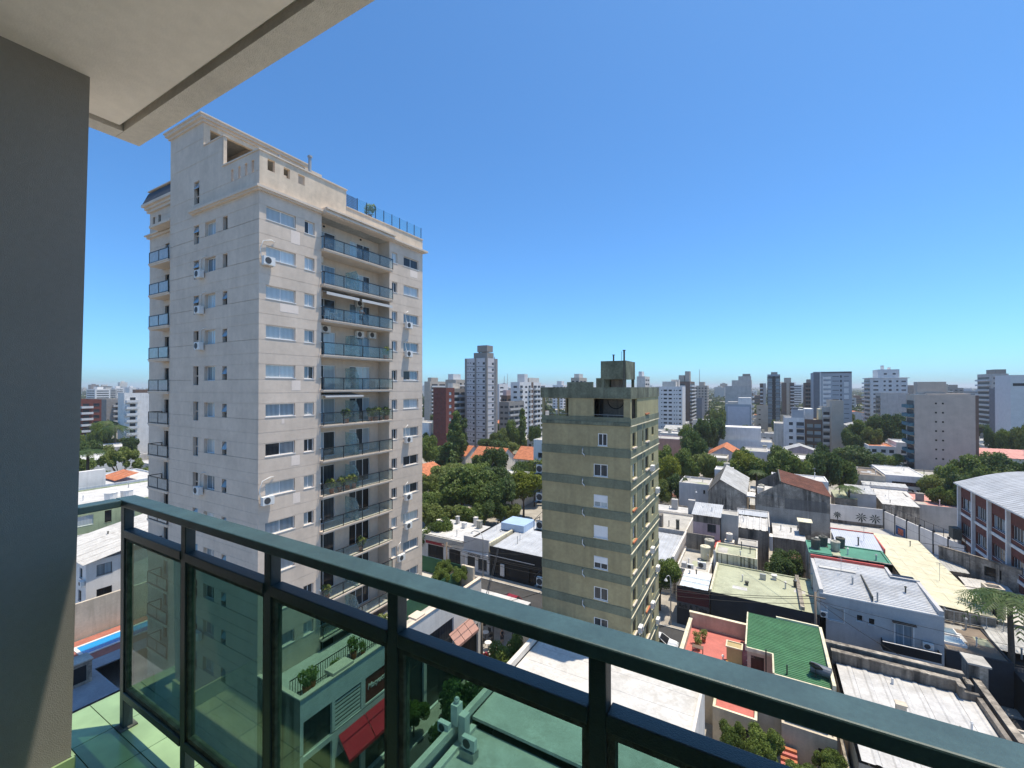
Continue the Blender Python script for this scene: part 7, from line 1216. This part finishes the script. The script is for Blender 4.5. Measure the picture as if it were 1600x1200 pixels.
# ---------------------------------------------------------------- the city beyond
for o in list(bpy.data.objects):
    if o.parent is None and o.type == 'EMPTY' and o.get('category') in ('building', 'house', 'shop', 'warehouse', 'terrace'):
        xs = []; 
        for c in o.children:
            if c.type == 'MESH' and c.name.split('.')[0] in ('wall', 'roof', 'roof_slope'):
                for q in c.bound_box:
                    w = o.matrix_basis @ c.matrix_basis @ Vector(q); xs.append((w.x, w.y))
        if xs: FP.append((min(p[0] for p in xs), max(p[0] for p in xs), min(p[1] for p in xs), max(p[1] for p in xs)))
def free(x0, x1, y0, y1, g=1.5): return all(x1+g < a or x0-g > b or y1+g < c or y0-g > d for a, b, c, d in FP)
fwd = (-math.sin(R(29.8)), math.cos(R(29.8))); rgt = (fwd[1], -fwd[0])
rc = random.Random(21)
HW = [(m_white, 'white'), (m_offw, 'off white'), (m_beige, 'beige'), (m_greyw, 'grey'), (m_pink, 'pink'), (m_bluew, 'pale blue')]
HR = [(m_whiteroof, 'white flat roof'), (m_concroof, 'grey flat roof'), (m_terra, 'orange tiled roof'), (m_zincold, 'zinc pitched roof'), (m_salmon, 'pink flat roof')]
FM = {}
def far_house(x, y, w, d, h, wi, ri, detail):
    wm, wn = HW[wi]; rm, rn = HR[ri]
    lab = 'small %s house with %s in the low town beyond the avenue' % (wn, rn); grp = '%s houses with %s' % (wn, rn)
    t = thing('town_house', lab, 'house', (x, y, 0), grp)
    mb = MB(); mb.box(0, 0, 0, w, d, h); obj('wall', mb.mesh('wall', wm), t)
    if ri in (2, 3):
        if rc.random() < .5: gable(t, 0, w, 0, d, h+0.02, h+1.8, rm, wm, 'x')
        else: gable(t, 0, w, 0, d, h+0.02, h+1.8, rm, wm, 'y')
    else:
        P('roof', t, rm, (0.25, 0.25, h+0.001, w-0.25, d-0.25, h+0.05)); P('parapet', t, wm, (0, 0, h+0.002, w, 0.24, h+0.5), (0, d-0.24, h+0.002, w, d, h+0.5), (0, 0.241, h+0.002, 0.24, d-0.241, h+0.5), (w-0.24, 0.241, h+0.002, w, d-0.241, h+0.5))
        if rc.random() < 0.6: P('roof_tank', t, m_tank, (w*0.3, d*0.5, h+0.051, w*0.3+1.4, d*0.5+1.4, h+1.8))
    if detail:
        f = Fac(t, 'S', 0, 0, w); me = cached(('fw',), lambda: MB().box(0, -0.03, 0, 1.3, 0.0, 1.3).mesh('window', g_far))
        for k in range(int(h//2.9)):
            for a in range(int(w//3)): f.put('window', me, 0.8+3*a, -0.003, 1.0+2.9*k)
    FP.append((x, x+w, y, y+d)); return t
cnt = 0
for _ in range(3200):
    dep = rc.uniform(95, 420); u = rc.uniform(-1.02, 1.22); x = fwd[0]*dep+rgt[0]*u*dep; y = fwd[1]*dep+rgt[1]*u*dep
    if y < 60 and x > -140: continue
    if y < 75: 
        if x > -140: continue
    if 118 < y < 124 and x > -140: continue
    w, d, h = rc.uniform(7, 15), rc.uniform(8, 16), rc.choice((3.4, 4.2, 4.2, 6.4, 6.8, 7.2))
    if 124 < y+d and y < 132: continue
    if not free(x, x+w, y, y+d, 1.0): continue
    far_house(x, y, w, d, h, rc.choice((0, 0, 0, 1, 1, 2, 3, 4, 5)), rc.choice((0, 0, 1, 1, 2, 3, 4)), dep < 260); cnt += 1
    if cnt >= 250: break
# small lean-tos and huts filling the gaps between the low roofs
rg = random.Random(77); cnt = 0
IW = [(m_grime, 'weathered grey'), (m_offw, 'off white'), (m_grime2, 'blackened'), (m_beige, 'beige'), (m_cream, 'stained cream')]; IR = [(m_zincold, 'old zinc sheets'), (m_whitecoat, 'dirty white sheets'), (m_rust, 'rusty sheets'), (m_zinc, 'pale metal sheets')]
for _ in range(1500):
    x, y = rg.uniform(-24, 30), rg.uniform(60, 123); w, d, h = rg.uniform(2.2, 5.0), rg.uniform(2.2, 5.5), rg.uniform(2.4, 4.6)
    if (12 < x+w and x < 30 and 93 < y+d and y < 120) or x+w > 28.5 or not free(x, x+w, y, y+d, 0.15): continue
    (wm, wn), (rm, rn) = rg.choice(IW), rg.choice(IR)
    t, F_ = low('yard_hut', 'small %s yard hut roofed with %s between the low roofs' % (wn, rn), x, x+w, y, y+d, h, wm, None, cat='hut', group='%s yard huts with %s' % (wn, rn), holes={'S': [(0.5, 1.2, 0.9, 2.0, 1, g_dark, m_dframe)]} if rg.random() < 0.5 else None)
    sheets(t, -0.12, w+0.12, -0.12, d+0.12, h+0.04, h+rg.uniform(0.2, 0.6), 'y', 'slope', 1.0, 0.5, 0.03, rm, seed=cnt); FP.append((x, x+w, y, y+d)); cnt += 1
    if cnt >= 46: break
# further mid rise blocks thickening the skyline
rk = random.Random(31); cnt = 0; USED = {}
ANCH = [(math.atan2(o.location.x, o.location.y), o.name.split('.')[0].replace('_', ' '), fwd[0]*o.location.x+fwd[1]*o.location.y) for o in bpy.data.objects if o.parent is None and o.get('category') == 'building' and o.location.y > 140 and not o.get('group')]
for _ in range(400):
    dep = rk.uniform(300, 520); u = rk.uniform(-0.25, 1.18); x = fwd[0]*dep+rgt[0]*u*dep; y = fwd[1]*dep+rgt[1]*u*dep; w, d = rk.uniform(9, 18), rk.uniform(12, 18); h = rk.uniform(14, 33)
    if not free(x, x+w, y, y+d, 4): continue
    mt, nm = rk.choice([(m_white, 'white'), (m_offw, 'off white'), (m_beige2, 'sand'), (m_greyw, 'grey'), (m_brn, 'brown'), (m_taupe, 'taupe')]); bal = rk.random() < 0.5; nc = rk.choice((3, 4)); cs = [((i+0.2)/nc, (i+0.75)/nc, 0.8, 1.2) for i in range(nc)]; sd = 'E' if u < 0.55 else 'W'
    sp = {'S': dict(cols=cs), sd: dict(cols=[(0.1, 0.42, 0.4, 1.8), (0.56, 0.9, 0.4, 1.8)])}
    if bal: sp['S']['balc'] = [(0.05, 0.48, 1.1, 0.9, m_bslab)]; sp[sd]['balc'] = [(0.06, 0.94, 1.1, 0.9, m_bslab)]
    ang = math.atan2(x+w/2, y); near = min(ANCH, key=lambda q: abs(q[0]-ang)+abs(q[2]-dep)*0.0004); lab = '%s %s mid rise block beyond the %s' % (nm, 'balconied' if bal else 'plain', near[1])
    if lab in USED: lab = lab.replace('mid rise', 'taller mid rise' if h > USED[lab] else 'lower mid rise')
    if lab in USED: lab = lab.replace('block', 'corner block')
    USED[lab] = h
    blk('mid_rise_block', lab, (x, x+w, y, y+d, h), mt, d, sp, boxes=[('stair_house', mt, (0.3, 0.2, 0.75, 0.7, rk.uniform(2, 4)))], group='mid rise blocks beyond the low town'); FP.append((x, x+w, y, y+d)); cnt += 1
    if cnt >= 20: break
# individual trees of the low town
TK = ['mid0', 'mid1', 'mid2', 'dark0', 'dark1', 'olv0', 'olv1', 'tall1']; cnt = 0
for _ in range(4000):
    dep = rc.uniform(100, 480); u = rc.uniform(-1.02, 1.22); x = fwd[0]*dep+rgt[0]*u*dep; y = fwd[1]*dep+rgt[1]*u*dep; r = rc.uniform(3.0, 6.0)
    if y < 62 and x > -140: continue
    if not free(x-r*.4, x+r*.4, y-r*.4, y+r*.4, 0.3): continue
    k = rc.choice(TK); a = ADJ[k.rstrip('0123')]; tree(x, y, rc.uniform(7, 13), r if k[:3] != 'tal' else 2.4, k, '%s tree among the low town houses' % a, '%s trees of the low town' % a); cnt += 1
    if cnt >= 260: break
# distant blocks
rb = random.Random(5)
for i in range(130):
    dep = rb.uniform(480, 2400) if i % 2 else rb.uniform(480, 1100); u = rb.uniform(-1.03, 1.22); x = fwd[0]*dep+rgt[0]*u*dep; y = fwd[1]*dep+rgt[1]*u*dep
    h = rb.uniform(14, 34) if dep < 1200 else rb.uniform(22, 46); w = rb.uniform(14, 30); d = rb.uniform(12, 24)
    if not free(x, x+w, y, y+d, 3): continue
    mt, nm = rb.choice([(m_white, 'white'), (m_offw, 'off white'), (m_greyw, 'grey'), (m_beige2, 'sand'), (m_bgrey, 'blue grey'), (m_brn, 'brown')]); FP.append((x, x+w, y, y+d))
    t = thing('distant_block', 'distant %s apartment block near the hazy horizon' % nm, 'building', (x, y, 0), 'distant %s blocks' % nm); P('wall', t, mt, (0, 0, 0, w, d, h)); P('roof_room', t, mt, (w*0.3, d*0.3, h+0.001, w*0.7, d*0.7, h+3))
    if dep < 900:
        for k in range(int(h/2.9)): P('window_strip', t, g_far, (w*0.08, -0.05, 1.0+2.9*k, w*0.92, -0.002, 2.3+2.9*k))
        for k in range(int(h/2.9)): P('window_strip', t, g_far, (w+0.002, d*0.1, 1.0+2.9*k, w+0.05, d*0.9, 2.3+2.9*k)) if u < 0.55 else P('window_strip', t, g_far, (-0.05, d*0.1, 1.0+2.9*k, -0.002, d*0.9, 2.3+2.9*k))
# far houses too small to pick apart and the far wood: masses
fh = MB(); fw = MB(); rf = random.Random(9)
for i in range(2600):
    dep = 430*math.exp(rf.random()*2.6); u = rf.uniform(-1.05, 1.25); x = fwd[0]*dep+rgt[0]*u*dep; y = fwd[1]*dep+rgt[1]*u*dep; w, d, h = rf.uniform(8, 26), rf.uniform(8, 22), rf.uniform(3.2, 8); fh.box(x, y, 0, x+w, y+d, h)
o = obj('far_town', fh.mesh('far_town', M('far_town_walls', (0.55, 0.52, 0.48), 0.9, 0.55, 0.03, fine=0.06))); o['kind'] = 'stuff'; o['label'] = 'pale roofs of the far town towards the horizon'; o['category'] = 'town'
for i in range(6500):
    dep = 400*math.exp(rf.random()**0.85*3.1); u = rf.uniform(-1.05, 1.25); x = fwd[0]*dep+rgt[0]*u*dep; y = fwd[1]*dep+rgt[1]*u*dep; R_ = rf.uniform(4, 8)*(1+dep/2200)
    leaf_cloud(fw, rf, [(x+rf.uniform(-1, 1)*R_, y+rf.uniform(-1, 1)*R_, rf.uniform(4.5, 8.5), R_*0.75)], 22, R_*0.42, 0.7)
o = obj('far_wood', fw.mesh('far_wood', leaf_mat('leaf_far', (0.03, 0.055, 0.018), (0.10, 0.135, 0.042), 0.02))); o['kind'] = 'stuff'; o['label'] = 'dark green tree canopy of the far town'; o['category'] = 'trees'
# ---------------------------------------------------------------- the air
hz = bpy.data.materials.new('haze_air'); hz.use_nodes = True; n = hz.node_tree.nodes; n.remove(n['Principled BSDF']); pv = n.new('ShaderNodeVolumePrincipled')
pv.inputs['Color'].default_value = (0.93, 0.97, 1.0, 1); pv.inputs['Density'].default_value = 0.00017; pv.inputs['Anisotropy'].default_value = 0.2
hz.node_tree.links.new(pv.outputs[0], n['Material Output'].inputs['Volume'])
h = obj('haze', MB().box(-9300, -3300, -1.5, 9300, 15300, 75).mesh('haze', hz)); h['kind'] = 'stuff'; h['label'] = 'thin blue summer haze over the city'; h['category'] = 'haze'
